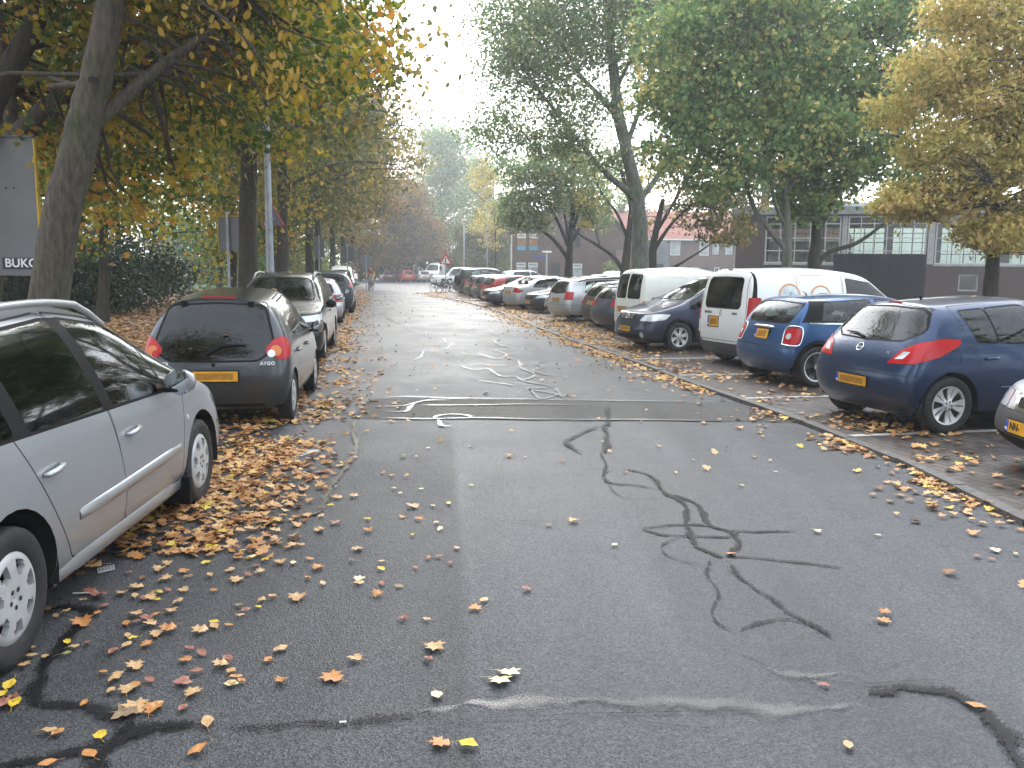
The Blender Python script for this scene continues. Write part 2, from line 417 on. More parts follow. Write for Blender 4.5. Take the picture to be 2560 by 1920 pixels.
def vehicle(S, name, label, cat, loc, heading, pm, group=None, level=2, lod=1, axle_ref='rear'):
    """S: shape spec; pm: paint; loc: ground point under the middle of the rear (or front) axle; heading in degrees from +X"""
    L, W, H = S['L'], S['W'], S['H']; hw = W/2; rw = S['R']
    if loc[1] > 35: lod = 0
    if loc[1] > 58: level = 1
    xr = -L/2 + S['ro']; xf = xr + S['wb']; wa = (xr if axle_ref == 'rear' else xf)
    h = R(heading); bx, by = loc[0] - math.cos(h)*wa, loc[1] - math.sin(h)*wa
    root = empty(name, (bx, by, loc[2] if len(loc) > 2 else 0.0), h, label, cat, group)
    bm = shell(S, level)
    bvh = BVHTree.FromBMesh(bm)
    def surf(o, d):
        p, n, i, t = bvh.ray_cast(Vector(o), Vector(d)); return p, n
    def side(x, z, s): return surf((x, s*3, z), (0, -s, 0))
    def end(y, z, s): return surf((s*5, y, z), (-s, 0, 0))
    is_side = lambda f: abs(f.normal.y) > 0.30
    regs = []                                        # (tag, poly, axes, ok)
    wins, zbf, ztf, dxf = side_windows(S)
    okw = lambda f: abs(f.normal.y) > 0.25 and f.calc_center_median().z > 0.6
    doors = S['doors']; dpol = []
    for (r_top, r_belt, r_mid, r_bot, f_bot, f_belt, ftop) in doors:
        P = [(r_bot, 0.30), (f_bot, 0.30), (f_bot + 0.015, 0.5), (f_belt, zbf(f_belt) - 0.05)]
        x1 = min(ftop, f_belt) if ftop is None or ftop > 0 else ftop
        x1 = f_belt if ftop is None else ftop
        P += [(x1 + (r_top-x1)*k/7, max(zbf(x1) - 0.03, ztf(x1 + (r_top-x1)*k/7) + S.get('frame_h', 0.035))) for k in range(8)]
        P += [(r_belt, zbf(r_belt)), (r_mid, 0.62)]
        dpol.append(rounded(P, 0.05, 2))
    Ra = rw + S.get('arch', 0.045)
    def arch(cx, r): return [(cx + r*math.cos(R(a)), rw + r*math.sin(R(a))) for a in range(0, 360, 12 if lod else 18)]
    oks = lambda f: abs(f.normal.y) > 0.2 and f.calc_center_median().z < 1.15
    for i, P in enumerate(dpol):
        if lod: regs.append(('gap', offset(P, -0.009), AX_SIDE, is_side))
        regs.append(('door%d' % i, P, AX_SIDE, is_side))
    def lamp_axes(s, front, phi):
        c, q = math.cos(R(phi)), math.sin(R(phi))
        n = Vector((c if front else -c, s*q, 0)); t = Vector((-q, s*c, 0)) if front else Vector((q, s*c, 0)); return t, n
    # bonnet, tailgate, bumpers
    if 'bonnet' in S:
        x0, x1, y0, y1 = S['bonnet']
        P = rounded([(x0, -y0), (x1, -y1), (x1 + 0.05, 0), (x1, y1), (x0, y0), (x0 - 0.08, 0)], 0.08, 2)
        okb = lambda f: f.normal.z > 0.35 and f.calc_center_median().x > x0 - 0.3
        if lod: regs.append(('gap', offset(P, -0.009), AX_TOP, okb))
        regs.append(('bonnet', P, AX_TOP, okb))
    okr = lambda f: f.normal.x < -0.12 and f.calc_center_median().x < -0.15
    if 'tailgate' in S:
        P = rounded(sym(S['tailgate']), 0.06, 2)
        if lod: regs.append(('gap', offset(P, -0.009), AX_END, okr))
        regs.append(('tailgate', P, AX_END, okr))
    for nm, z, s in (('rear_bumper', S.get('rb'), -1), ('front_bumper', S.get('fb'), 1)):
        if z is None: continue
        xe = (xr - Ra*0.98) if s < 0 else (xf + Ra*0.98)
        P = [(s*9, -1), (s*9, z), (xe, z), (xe, -1)]
        okp = lambda f, s=s, xe=xe: f.calc_center_median().x*s > xe*s - 0.3
        regs.append((nm, P, AX_SIDE, okp))
        if lod: regs.append(('gap', [(s*9, z), (s*9, z + 0.010), (xe, z + 0.010), (xe, z)], AX_SIDE, okp))
    for nm, P, axn in S.get('trims', []):             # coloured panels of the skin
        regs.append(('trim:' + nm, P, AX_SIDE if axn == 'side' else AX_END, is_side if axn == 'side' else (okr if axn == 'rear' else (lambda f: f.normal.x > 0.2))))
    if S.get('black_dlo'):
        xr0, xr1 = S['dlo_r']; P = [(xr0 + (dxf-xr0)*k/6, zbf(xr0 + (dxf-xr0)*k/6)) for k in range(7)] + [(dxf + (xr1-dxf)*k/12, ztf(dxf + (xr1-dxf)*k/12)) for k in range(1, 13)]
        regs.append(('seal', offset(rounded(P, 0.04), -0.016), AX_SIDE, okw))
    # glass
    for i, P in enumerate(wins):
        regs.append(('seal', offset(P, -0.016), AX_SIDE, okw)); regs.append(('win%d' % i, P, AX_SIDE, okw))
    if 'wscreen' in S:
        P = rounded(sym(S['wscreen']), 0.07, 3); okf = lambda f: f.normal.x > 0.15 and f.calc_center_median().z > 0.75
        regs.append(('seal', offset(P, -0.02), AX_END, okf)); regs.append(('windscreen', P, AX_END, okf))
    if 'rscreen' in S:
        for k, Q in enumerate(S['rscreen'] if isinstance(S['rscreen'][0], list) else [S['rscreen']]):
            P = rounded(sym(Q) if min(p[0] for p in Q) < 0.01 else Q, 0.06, 3)
            regs.append(('seal', offset(P, -0.022), AX_END, okr)); regs.append(('rear_window%d' % k, P, AX_END, okr))
            if min(p[0] for p in Q) >= 0.01:
                P2 = [(-a, b) for a, b in P]
                regs.append(('seal', offset(P2, -0.022), AX_END, okr)); regs.append(('rear_window%d' % (k+5), P2, AX_END, okr))
    for li, (nm, front, phi, pts, m_) in enumerate(S['lamps']):
        for s in (1, -1):
            t, n = lamp_axes(s, front, phi)
            P = [(Vector((p[0], s*p[1], p[2])).dot(t), p[2]) for p in pts]
            P = rounded(P, S.get('lamp_rad', 0.03), 2)
            okl = lambda f, n=n, s=s, front=front: f.normal.dot(n) > 0.2 and f.calc_center_median().y*s > -0.02 and (f.calc_center_median().x > 0) == front
            if lod and nm in ('tail_light', 'headlight'): regs.append(('gap', offset(P, -0.005), (t, Vector((0,0,1))), okl))
            regs.append(('lamp%d%s' % (li, 'ab'[s < 0]), P, (t, Vector((0,0,1))), okl))
    archr = []
    for cx in (xr, xf):
        if 'archtrim' in S: regs.append(('archtrim', arch(cx, Ra + S['archtrim']), AX_SIDE, oks))
        regs.append(('hole', arch(cx, Ra), AX_SIDE, oks))
    for nm, P, ax, ok in regs: cut(bm, P, ax, ok)
    bm.normal_update(); bm.faces.ensure_lookup_table()
    cls = {f: ('body', 0) for f in bm.faces}
    skins = S.get('skin', {})                          # trim name -> material
    slotm = [pm, TRIM, RUBBER] + [v for v in skins.values()]; sidx = {k: 3 + i for i, k in enumerate(skins)}
    glow = []
    for nm, P, ax, ok in regs:
        A, B = ax; xs_ = [p[0] for p in P]; ys_ = [p[1] for p in P]; b4 = (min(xs_), max(xs_), min(ys_), max(ys_))
        for f in bm.faces:
            c = f.calc_center_median(); a, b = c.dot(A), c.dot(B)
            if a < b4[0] or a > b4[1] or b < b4[2] or b > b4[3] or not ok(f) or not pip(a, b, P): continue
            k = cls[f]
            if nm == 'gap': cls[f] = ('body', 2)
            elif nm == 'seal': cls[f] = (k[0], 1) if len(k) < 3 else k
            elif nm == 'archtrim': cls[f] = (k[0], 1) + k[2:]
            elif nm.startswith('trim:'): cls[f] = (k[0], sidx[nm[5:]])
            elif nm.startswith('win') and nm[3:].isdigit() or nm.startswith('rear_window'): cls[f] = (nm, 0, k[0] if len(k) < 3 else k[2])
            elif nm in ('rear_bumper', 'front_bumper'):
                cls[f] = (nm, 0) if k[0] == 'body' else k
            else: cls[f] = (nm, 0)
    parts = {}
    for f, k in cls.items():
        if k[0] == 'hole': continue
        key = k[0]
        if key.startswith(('door', 'win')) and key != 'windscreen' or key.startswith('win') and key[3:].isdigit():
            key += 'L' if f.calc_center_median().y > 0 else 'R'
        parts.setdefault(key, []).append((f, k))
    objs = {}
    vn = {v: v.normal.copy() for v in bm.verts}
    def emit(key, nm, m, parent, push=0.0):
        fs = parts.get(key)
        if not fs: return None
        idx = {}; V = []; N = []; F = []; MI = []
        for f, k in fs:
            q = []
            for v in f.verts:
                if v not in idx:
                    idx[v] = len(V); V.append(v.co + vn[v]*push); N.append(vn[v])
                q.append(idx[v])
            F.append(q); MI.append(k[1])
        o = mesh_obj(nm, V, F, m, parent, True, MI)
        o.data.normals_split_custom_set_from_vertices([tuple(x) for x in N]); objs[key] = o; return o
    gl = S.get('glass', GLASS)
    emit('body', 'body', slotm, root)
    for i in range(len(doors)):
        for s in 'LR': emit('door%d%s' % (i, s), 'door', slotm, root)
    for nm in ('bonnet', 'tailgate'): emit(nm, nm, slotm, root)
    bumpm = S.get('bumperm')
    for nm in ('rear_bumper', 'front_bumper'):
        emit(nm, 'bumper', [bumpm or pm] + slotm[1:], root)
    tg = objs.get('tailgate', root)
    emit('windscreen', 'windscreen', S.get('wsglass', gl), root)
    for key in list(parts):
        if key.startswith('rear_window'): emit(key, 'rear_window', S.get('rglass', gl), tg)
        elif key.startswith('win') and key[3:4].isdigit():
            own = next((q[1][2] for q in parts[key] if len(q[1]) > 2), 'body'); par = objs.get(own + key[-1], root) if own.startswith('door') else root
            emit(key, 'window', gl, par)
    lampo = {}
    for li, (nm, front, phi, pts, m_) in enumerate(S['lamps']):
        for s in 'ab':
            o = emit('lamp%d%s' % (li, s), nm, m_, root, 0.004)
            lampo[(li, s)] = o
            if o and nm == 'headlight':                # bulb reflector behind the lens
                c = sum((v.co for v in o.data.vertices), Vector()) / len(o.data.vertices)
                sg = 1 if s == 'a' else -1
                mesh_disc('reflector', c + Vector((0.012, 0, 0)), (1, 0.25*sg, 0.15), 0.055, CHROME, o)
    bm.free()
    # floor, wheel housings, seats
    b = MB(); b.box((-L/2+0.25, -hw*0.82, 0.20), (L/2-0.35, hw*0.82, 0.30))
    b.box((-L/2+0.3, -hw*0.7, 0.30), (xr+0.25, hw*0.7, S.get('bootfloor', 0.62)))
    b.box((S['dash']-0.1, -hw*0.78, 0.3), (S['dash']+0.35, hw*0.78, S.get('dashz', 0.92)))
    b.build('interior', DARK, root)
    for cx in (xr, xf):
        for sg in (1, -1):
            V = []; F = []; k = 16
            for i in range(k+1):
                a = R(-12 + 204*i/k)
                for y in (hw*0.985, hw*0.55): V.append((cx + (Ra+0.004)*math.cos(a), sg*y, rw + (Ra+0.004)*math.sin(a)))
            for i in range(k): F.append((2*i, 2*i+1, 2*i+3, 2*i+2)[::sg])
            V += [(cx, sg*hw*0.55, rw)]; F += [(2*i+1, len(V)-1, 2*i+3) for i in range(k)]
            mesh_obj('wheel_housing', V, F, DARK, root)
    if lod >= 0 and S.get('seats', True):
        for (x, y, wd) in S.get('seatpos', [(S['dash']-0.85, 0.36, 0), (S['dash']-0.85, -0.36, 0), (S['dash']-1.72, 0, 1)]):
            o = link(bpy.data.objects.new('seat', seat_mesh(wd)), root); o.location = (x, y, S.get('seatz', 0.40))
    if lod: # steering wheel
        V, F = tube_vf([(0, 0.18*math.cos(a*0.3142), 0.18*math.sin(a*0.3142)) for a in range(21)], 0.014, 6, False)
        mesh_obj('steering_wheel', V, F, TRIM, root, True, None, (S['dash']-0.22, 0.36, S.get('dashz', 0.92)+0.0), (0, R(-25), 0))
    # wheels
    ty, ri = wheel_mesh(rw, S['rim'], S.get('wt', 0.19), S['wheel'], 72 if lod else 48)
    for x in (xr, xf):
        for s in (1, -1):
            o = link(bpy.data.objects.new('wheel', ty), root); o.location = (x, s*(hw - S.get('win', 0.02) - S.get('wt', 0.19)/2), rw)
            o.rotation_euler = (0, random.uniform(0, 1.2), 0 if s > 0 else math.pi)
            if x == xf: o.rotation_euler[2] += R(S.get('steer', 0))
            c = link(bpy.data.objects.new('rim', ri), o)
    # number plates
    for s, z, wdt in ((-1, S.get('prz'), S.get('prw', 0.52)), (1, S.get('pfz'), 0.52)):
        if z is None: continue
        p, n = end(S.get('py', 0.0), z, s)
        if p is None: continue
        q = Vector((n.x, n.y, n.z)); q = Vector((s*max(0.5, abs(q.x)), 0, q.z*0.6)).normalized()
        hh = S.get('prh', 0.055)
        zax = (Vector((0,0,1)) - q*q.z).normalized(); yax = zax.cross(q)
        M = Matrix((yax, zax, q)).transposed().to_4x4(); M.translation = p + q*0.008
        b = MB(); hw2 = wdt/2
        b.box((-hw2-0.012, -hh-0.012, -0.012), (hw2+0.012, hh+0.012, 0.0), 1)
        b.box((-hw2, -hh, -0.01), (hw2, hh, 0.004), 0)
        b.box((-hw2+0.003, -hh+0.003, -0.01), (-hw2+0.045, hh-0.003, 0.006), 2)
        if S.get('smear', True) and lod: b.box((-hw2+0.08, -hh*0.62, -0.01), (hw2-0.05, hh*0.62, 0.0055), 3)
        o = b.build('number_plate', [PLATE_Y, TRIM, PLATE_B, PLATE_SMEAR], root); o.matrix_local = M
        if lod: put_text('lettering', 'NL', 0.035, o, Matrix.Translation((-hw2+0.024, -hh*0.5, 0.0075)), mat('white_print', (0.8,0.8,0.8), 0.5))
        objs['plate%d' % s] = o
    # door mirrors and handles
    mx, mz = S['mirror']
    for s in (1, -1):
        p, n = side(mx, mz, s)
        if p is None: continue
        V = []; F = []; nu, nv = 10, 7
        for i in range(nv+1):
            for j in range(nu):
                a = math.pi*i/nv - math.pi/2; t = 2*math.pi*j/nu
                V.append((max(-0.025, 0.09*math.sin(a)), 0.105*math.cos(a)**0.6*math.cos(t) if math.cos(a) > 0 else 0, (0.085*math.cos(a)**0.6 if math.cos(a) > 0 else 0)*math.sin(t)))
        for i in range(nv):
            for j in range(nu): F.append((i*nu+j, i*nu+(j+1)%nu, (i+1)*nu+(j+1)%nu, (i+1)*nu+j))
        o = outward(mesh_obj('door_mirror', V, F, S.get('mirrorm', pm), root, True)); o.location = p + Vector((0.02, s*0.125, 0.045))
        mesh_disc('mirror_glass', Vector((-0.027, 0, 0)), (-1, 0, 0), 0.088, MIRR, o, (1, 0.82))
        b = MB(); b.box((-0.03, -0.13*(s > 0), -0.07), (0.03, 0.13*(s < 0), -0.035)); b.build('mirror_arm', TRIM, o, bevel=0.01)
    for i, hx in enumerate(S.get('handles', [])):
        for s in (1, -1):
            hz = S.get('handle_z', 0.80); p, n = side(hx, hz, s)
            if p is None: continue
            V, F = tube_vf([(hx-0.085, p.y+s*0.004, hz-0.008), (hx-0.075, p.y+s*0.026, hz-0.006), (hx, p.y+s*0.034, hz), (hx+0.075, p.y+s*0.026, hz+0.006), (hx+0.085, p.y+s*0.004, hz+0.008)], [0.010, 0.014, 0.016, 0.014, 0.010], 8)
            outward(mesh_obj('door_handle', V, F, S.get('handlem', pm), objs.get('door%d%s' % (min(i, len(doors)-1), 'L' if s > 0 else 'R'), root), True))
    S_ = dict(root=root, objs=objs, side=side, end=end, surf=surf, lamps=lampo, xr=xr, xf=xf)
    # mouldings, rails, wiper, exhaust, aerial
    for (x0, x1, z0, z1, r, mm) in S.get('mould', []):
        for s in (1, -1):
            pts = []
            for k in range(9):
                x = x0 + (x1-x0)*k/8; z = z0 + (z1-z0)*k/8; p, n = side(x, z, s)
                if p is not None: pts.append(p + Vector((0, s*0.002, 0)))
            V = []; F = []
            for k, p in enumerate(pts):
                e = 0.25 if k in (0, len(pts)-1) else 1
                for dz, dy in ((-r, -0.004), (-r*0.8*e, 0.014*e), (r*0.8*e, 0.014*e), (r, -0.004)): V.append((p.x, p.y + s*dy, p.z + dz))
            for k in range(len(pts)-1):
                for q in range(3): F.append((k*4+q, k*4+q+1, k*4+q+5, k*4+q+4))
            mesh_obj('side_moulding', V, [f[::s] for f in F], mm or pm, objs.get('door0' + ('L' if s > 0 else 'R'), root), True)
    if S.get('rails'):
        x0, x1, hgt, mm = S['rails']
        for s in (1, -1):
            pts = []; n = 12
            for k in range(n+1):
                t = k/n; x = x0 + (x1-x0)*t; y = s*hw*ip(S['cant'], x)*0.97
                p, nn = surf((x, y, 3), (0, 0, -1))
                lift = hgt*min(1, min(t, 1-t)*7) - 0.01
                pts.append((x, y, (p.z if p is not None else H) + lift))
            V, F = tube_vf(pts, [0.02 if 0 < k < n else 0.028 for k in range(n+1)], 8); mesh_obj('roof_rail', V, F, mm, root, True)
    if S.get('wiper'):
        (y0, z0), (y1, z1), (y2, z2) = S['wiper']; P = []
        for y, z in ((y0, z0), (y1, z1), (y2, z2)):
            p, n = end(y, z, -1); P.append(p + n*0.025)
        V, F = tube_vf(P, [0.016, 0.012, 0.007], 6); mesh_obj('wiper', V, F, TRIM, tg)
    if S.get('exhaust'):
        V, F = tube_vf([(-L/2+0.02, S['exhaust'], 0.25), (-L/2+0.3, S['exhaust'], 0.25)], 0.028, 10, False); mesh_obj('exhaust_pipe', V, F, CHROME, root, True)
    if S.get('aerial') is not None:
        x = S['aerial']; p, n = surf((x, 0, 3), (0, 0, -1))
        V, F = tube_vf([p, p + Vector((-0.01, 0, 0.03)), p + Vector((-S.get('aerial_l', 0.25)*0.8, 0, S.get('aerial_l', 0.25)*0.6))], [0.016, 0.007, 0.003], 6); mesh_obj('aerial', V, F, TRIM, root, True)
    if S.get('brake3'):
        z, ww = S['brake3']; p, n = end(0, z, -1)
        if p is not None:
            b = MB(); b.box((-0.012, -ww/2, -0.013), (0.02, ww/2, 0.013)); o = b.build('brake_light', REDLENS, tg, bevel=0.008, loc=p)
    return S_
def outward(o):
    bm = bmesh.new(); bm.from_mesh(o.data); bmesh.ops.recalc_face_normals(bm, faces=bm.faces); bm.to_mesh(o.data); bm.free(); return o
def sym(P):
    """half outline (y>=0, from the bottom middle up) -> closed outline"""
    return P + [(-y, z) for y, z in P[::-1] if y > 1e-4]
def mesh_disc(name, c, n, r, m, parent, sc=(1, 1), k=20, dome=0.25):
    q = Vector(n).normalized().to_track_quat('Z', 'X').to_matrix(); V = [Vector(c) + Vector(n).normalized()*r*dome*0.3]; F = []
    for i in range(k):
        a = 2*math.pi*i/k; V.append(Vector(c) + q @ Vector((r*math.cos(a)*sc[0], r*math.sin(a)*sc[1], 0)))
    F = [(0, 1+i, 1+(i+1) % k) for i in range(k)]
    return mesh_obj(name, V, F, m, parent, True)
def put_text(name, s, size, parent, M, m, bold=0.0, shear=0.0, space=1.0, depth=0.0015):
    me = text_mesh(s, size, depth, name, bold, shear, space); me.materials.append(m)
    o = link(bpy.data.objects.new(name, me), parent); o.matrix_local = M; return o
def face_matrix(p, n, s):
    """x to the reader's right, z out of the surface; s=-1 rear end, +1 front end, or a side normal"""
    q = Vector(n).normalized(); up = (Vector((0,0,1)) - q*q.z).normalized(); right = up.cross(q)
    M = Matrix((right, up, q)).transposed().to_4x4(); M.translation = Vector(p); return M
def ring_mesh(name, M, r0, r1, m, parent, k=40, depth=0.006):
    V = []; F = []
    for i in range(k):
        a = 2*math.pi*i/k
        for r, z in ((r0, 0), (r0, depth), (r1, depth), (r1, 0)): V.append(M @ Vector((r*math.cos(a), r*math.sin(a), z)))
    for i in range(k):
        for j in range(3): F.append((i*4+j, i*4+j+1, ((i+1)%k)*4+j+1, ((i+1)%k)*4+j))
    return mesh_obj(name, V, F, m, parent, True)

# ------------------------------------------------------------------ body shapes
def mk(L, W, H, wb, ro, Rw, cowl, wst, peak, rend, nose, bf, br, rear, **k):
    hw = W/2
    S = dict(L=L, W=W, H=H, wb=wb, ro=ro, R=Rw, rim=Rw*0.66, wheel=(5, 'std'), wt=0.19)
    S['top'] = [(-L/2, rend[1]-0.02), (rend[0], rend[1]), (peak, H), (wst[0], wst[1]), (cowl[0], cowl[1]), (L/2-0.42, nose+0.10), (L/2, nose)]
    S['belt'] = [(-L/2, br), (cowl[0]-0.4, bf), (cowl[0]+0.1, bf-0.02), (L/2-0.42, nose+0.035), (L/2, nose-0.045)]
    S['cant'] = [(-L/2, 0.63), (rend[0]+0.3, 0.68), (wst[0], 0.67), (cowl[0], 0.82), (L/2, 0.74)]
    S['drop'] = [(rend[0], 0.055), (wst[0], 0.05), (cowl[0], 0.03), (L/2, 0.025)]
    S['rear'] = rear; S['front'] = [-0.18, -0.04, 0.0, -0.05, -0.13, -0.19, -0.27]
    a = max(rend[0]+0.27, -L/2+0.45)
    xs = [a, a+0.45, (a+0.45+wst[0])/2, wst[0]-0.25, wst[0], wst[0]*0.67+cowl[0]*0.33, wst[0]*0.33+cowl[0]*0.67, cowl[0], cowl[0]+0.16]
    xs += [(cowl[0]+0.16+L/2-0.5)/2, L/2-0.5] if L/2-0.5-cowl[0]-0.16 > 0.35 else []
    S['xs'] = [x for i, x in enumerate(xs) if i == 0 or x - xs[i-1] > 0.06]
    S['dash'] = cowl[0]-0.45; S['dashz'] = bf-0.05
    S['dlo_f'] = cowl[0]; S['dlo_r'] = (rend[0]+0.28, rend[0]+0.42); S['pillars'] = [(S['dash']-0.80, S['dash']-0.92, 0.09)]
    xr = -L/2+ro; bx = S['dash']-0.80
    S['doors'] = [(bx-0.12, bx, bx+0.02, bx+0.05, xr+wb-Rw-0.13, xr+wb-Rw-0.02, cowl[0]),
                  (S['dlo_r'][1]-0.06, S['dlo_r'][0]-0.07, xr+Rw*0.75, xr+Rw+0.12, bx+0.035, bx-0.015, bx-0.135)]
    S['handles'] = [bx+0.17, S['dlo_r'][0]+0.14]; S['handle_z'] = bf-0.13
    S['bonnet'] = (cowl[0]+0.04, L/2-0.30, hw*0.76, hw*0.55)
    zt = rend[1]
    S['tailgate'] = [(0, 0.62), (hw*0.60, 0.62), (hw*0.70, br-0.10), (hw*0.70, br+0.03), (hw*0.56, zt-0.03), (0, zt-0.02)]
    S['rb'] = 0.56; S['fb'] = 0.54
    S['wscreen'] = [(0, cowl[1]+0.03), (hw*0.74, cowl[1]+0.035), (hw*0.585, wst[1]-0.075), (0, wst[1]-0.055)]
    S['rscreen'] = [(0, br-0.02), (hw*0.66, br+0.02), (hw*0.53, zt-0.10), (0, zt-0.085)]
    S['mirror'] = (cowl[0]-0.28, bf-0.01); S['prz'] = 0.72; S['pfz'] = 0.42
    S['lamps'] = [('tail_light', False, 40, [(-L/2, hw*0.66, br-0.26), (-L/2+0.22, hw*0.95, br-0.24), (-L/2+0.30, hw*0.93, br-0.02), (-L/2+0.05, hw*0.68, br-0.05)], REDLENS),
                  ('headlight', True, 38, [(L/2-0.06, hw*0.42, nose-0.17), (L/2-0.42, hw*0.90, nose-0.13), (L/2-0.62, hw*0.86, nose-0.01), (L/2-0.18, hw*0.46, nose-0.055)], CLEAR)]
    S['skin'] = {'grille': TRIM, 'black': TRIM}
    S['trims'] = [('black', [(-L/2-0.1, 0.12), (L/2+0.1, 0.12), (L/2+0.1, S.get('zb', 0.19)+0.05), (-L/2-0.1, S.get('zb', 0.19)+0.05)], 'side'), ('grille', rounded(sym([(0, nose-0.20), (hw*0.36, nose-0.20), (hw*0.42, nose-0.09), (0, nose-0.09)]), 0.03), 'front'),
                  ('black', rounded(sym([(0, 0.25), (hw*0.62, 0.25), (hw*0.55, 0.36), (0, 0.36)]), 0.03), 'front')]
    S.update(k); return S
H5 = [0.16, 0.05, 0.0, 0.06, 0.16, 0.27, 0.40]          # rear leans of a hatchback, sill to roof
EST = [0.16, 0.05, 0.0, 0.03, 0.08, 0.17, 0.30]
VAN = [0.12, 0.03, 0.0, 0.0, 0.02, 0.05, 0.12]

def s_estate307():
    L = 4.42
    S = mk(L, 1.757, 1.61, 2.708, 0.86, 0.315, (1.30, 1.03), (0.28, 1.525), -0.35, (-1.88, 1.53), 0.78, 0.93, 1.02, EST, rim=0.205, wheel=(7, 'cap'))
    S['dlo_f'] = 1.22; S['dlo_r'] = (-1.80, -1.66); S['dlo_b'] = 0.012; S['dlo_t'] = 0.075
    S['pillars'] = [(-1.13, -1.24, 0.13), (-0.18, -0.36, 0.13), (0.74, 0.54, 0.035)]
    S['doors'] = [(-0.39, -0.19, -0.13, -0.11, 0.90, 1.02, 1.22), (-1.30, -1.22, -0.98, -0.78, -0.125, -0.205, -0.405)]
    S['handles'] = [0.04, -0.96]; S['handle_z'] = 0.80
    S['mould'] = [(-0.72, 0.86, 0.505, 0.525, 0.034, None), (-0.95, 0.93, 0.262, 0.262, 0.05, None)]; S['black_dlo'] = True
    S['rails'] = (-1.75, 0.32, 0.085, mat('silver_rail', (0.5, 0.51, 0.52), 0.35, 0.6))
    S['mirror'] = (0.66, 0.96); S['arch'] = 0.075
    S['dash'] = 0.75; S['seatpos'] = [(0.0, 0.36, 0), (0.0, -0.36, 0), (-0.85, 0, 1)]
    S['cant'] = [(-2.2, 0.66), (-1.6, 0.70), (0.3, 0.70), (1.3, 0.84), (2.2, 0.74)]
    S['glass'] = GLASS
    return S
def s_aygo():
    L = 3.415; hw = 0.8075
    S = mk(L, 1.615, 1.525, 2.34, 0.50, 0.285, (1.00, 0.99), (0.25, 1.45), -0.2, (-1.36, 1.415), 0.74, 0.92, 0.99, [0.10, 0.03, 0.0, 0.03, 0.12, 0.24, 0.34], rim=0.19, wheel=(7, 'cap'), wt=0.165)
    S['dlo_r'] = (-1.00, -0.88); S['pillars'] = [(-0.12, -0.22, 0.06)]
    S['doors'] = [(-0.25, -0.14, -0.10, -0.07, 0.72, 0.84, 1.0), (-0.95, -1.06, -0.80, -0.72, -0.09, -0.155, -0.265)]
    S['handles'] = [0.05, -0.86]; S['tailgate'] = [(0, 0.74), (0.50, 0.745), (0.62, 0.86), (0.625, 0.98), (0.52, 1.36), (0, 1.39)]
    S['rscreen'] = [(0, 0.745), (0.48, 0.75), (0.60, 0.86), (0.61, 0.97), (0.505, 1.325), (0, 1.35)]
    S['rglass'] = glass('tailgate_glass', (0.06, 0.07, 0.075), 0.12)
    S['lamps'][0] = ('tail_light', False, 38, [(-1.68, 0.555, 0.815), (-1.62, 0.66, 0.745), (-1.50, 0.80, 0.765), (-1.42, 0.83, 0.86), (-1.46, 0.80, 0.96), (-1.55, 0.715, 1.005), (-1.62, 0.65, 0.965), (-1.68, 0.58, 0.88)], REDLENS)
    S['lamp_rad'] = 0.07; S['prz'] = 0.575; S['rb'] = None
    S['wiper'] = ((0.10, 0.80), (-0.10, 0.90), (-0.34, 0.905)); S['brake3'] = (1.415, 0.36); S['aerial'] = None
    S['trims'] += [('black', rounded([(-0.55, 0.225), (0.55, 0.225), (0.5, 0.262), (-0.5, 0.262)], 0.01), 'rear')]
    S['bumperm'] = None; S['mirrorm'] = TRIM; S['zb'] = 0.20
    S['seatpos'] = [(-0.10, 0.34, 0), (-0.10, -0.34, 0), (-0.78, 0, 1)]; S['bootfloor'] = 0.5
    return S
def s_corsa():
    L = 4.0; hw = 0.8685
    S = mk(L, 1.737, 1.488, 2.511, 0.57, 0.315, (1.12, 1.00), (0.20, 1.43), -0.4, (-1.56, 1.40), 0.76, 0.93, 1.00, [0.20, 0.07, 0.0, 0.06, 0.22, 0.37, 0.46], rim=0.212, wheel=(5, 'twin'), wt=0.195)
    S['dlo_r'] = (-1.08, -1.20); S['dlo_b'] = 0.02; S['pillars'] = [(-0.80, -0.86, 0.028), (-0.10, -0.22, 0.16)]
    S['doors'] = [(-0.235, -0.12, -0.08, -0.05, 0.80, 0.92, 1.12), (-1.30, -1.20, -1.02, -0.93, -0.065, -0.135, -0.25)]
    S['handles'] = [0.1, -0.92]; S['handle_z'] = 0.82; S['frame_h'] = 0.055
    S['lamps'][0] = ('tail_light', False, 46, [(-1.97, 0.47, 0.745), (-1.80, 0.72, 0.77), (-1.62, 0.86, 0.84), (-1.40, 0.88, 0.955), (-1.36, 0.88, 1.02), (-1.55, 0.84, 1.035), (-1.75, 0.69, 0.985), (-1.87, 0.58, 0.90)], REDLENS)
    S['tailgate'] = [(0, 0.64), (0.38, 0.655), (0.54, 0.74), (0.60, 0.95), (0.66, 1.03), (0.56, 1.34), (0, 1.385)]
    S['rscreen'] = [(0, 0.985), (0.50, 1.0), (0.69, 1.10), (0.58, 1.27), (0.50, 1.325), (0, 1.345)]
    S['prz'] = 0.515; S['py'] = 0.02; S['wiper'] = ((0.05, 0.985), (0.22, 1.02), (0.42, 1.03)); S['brake3'] = (1.395, 0.20)
    S['rb'] = 0.63; S['aerial'] = -1.15; S['aerial_l'] = 0.05; S['glass'] = S['rglass'] = GLASS_L
    S['mould'] = [(-0.78, 0.80, 0.50, 0.515, 0.012, None)]; S['arch'] = 0.05
    S['yf'] = [0.90, 0.985, 1.0, 1.0, 0.955]
    return S
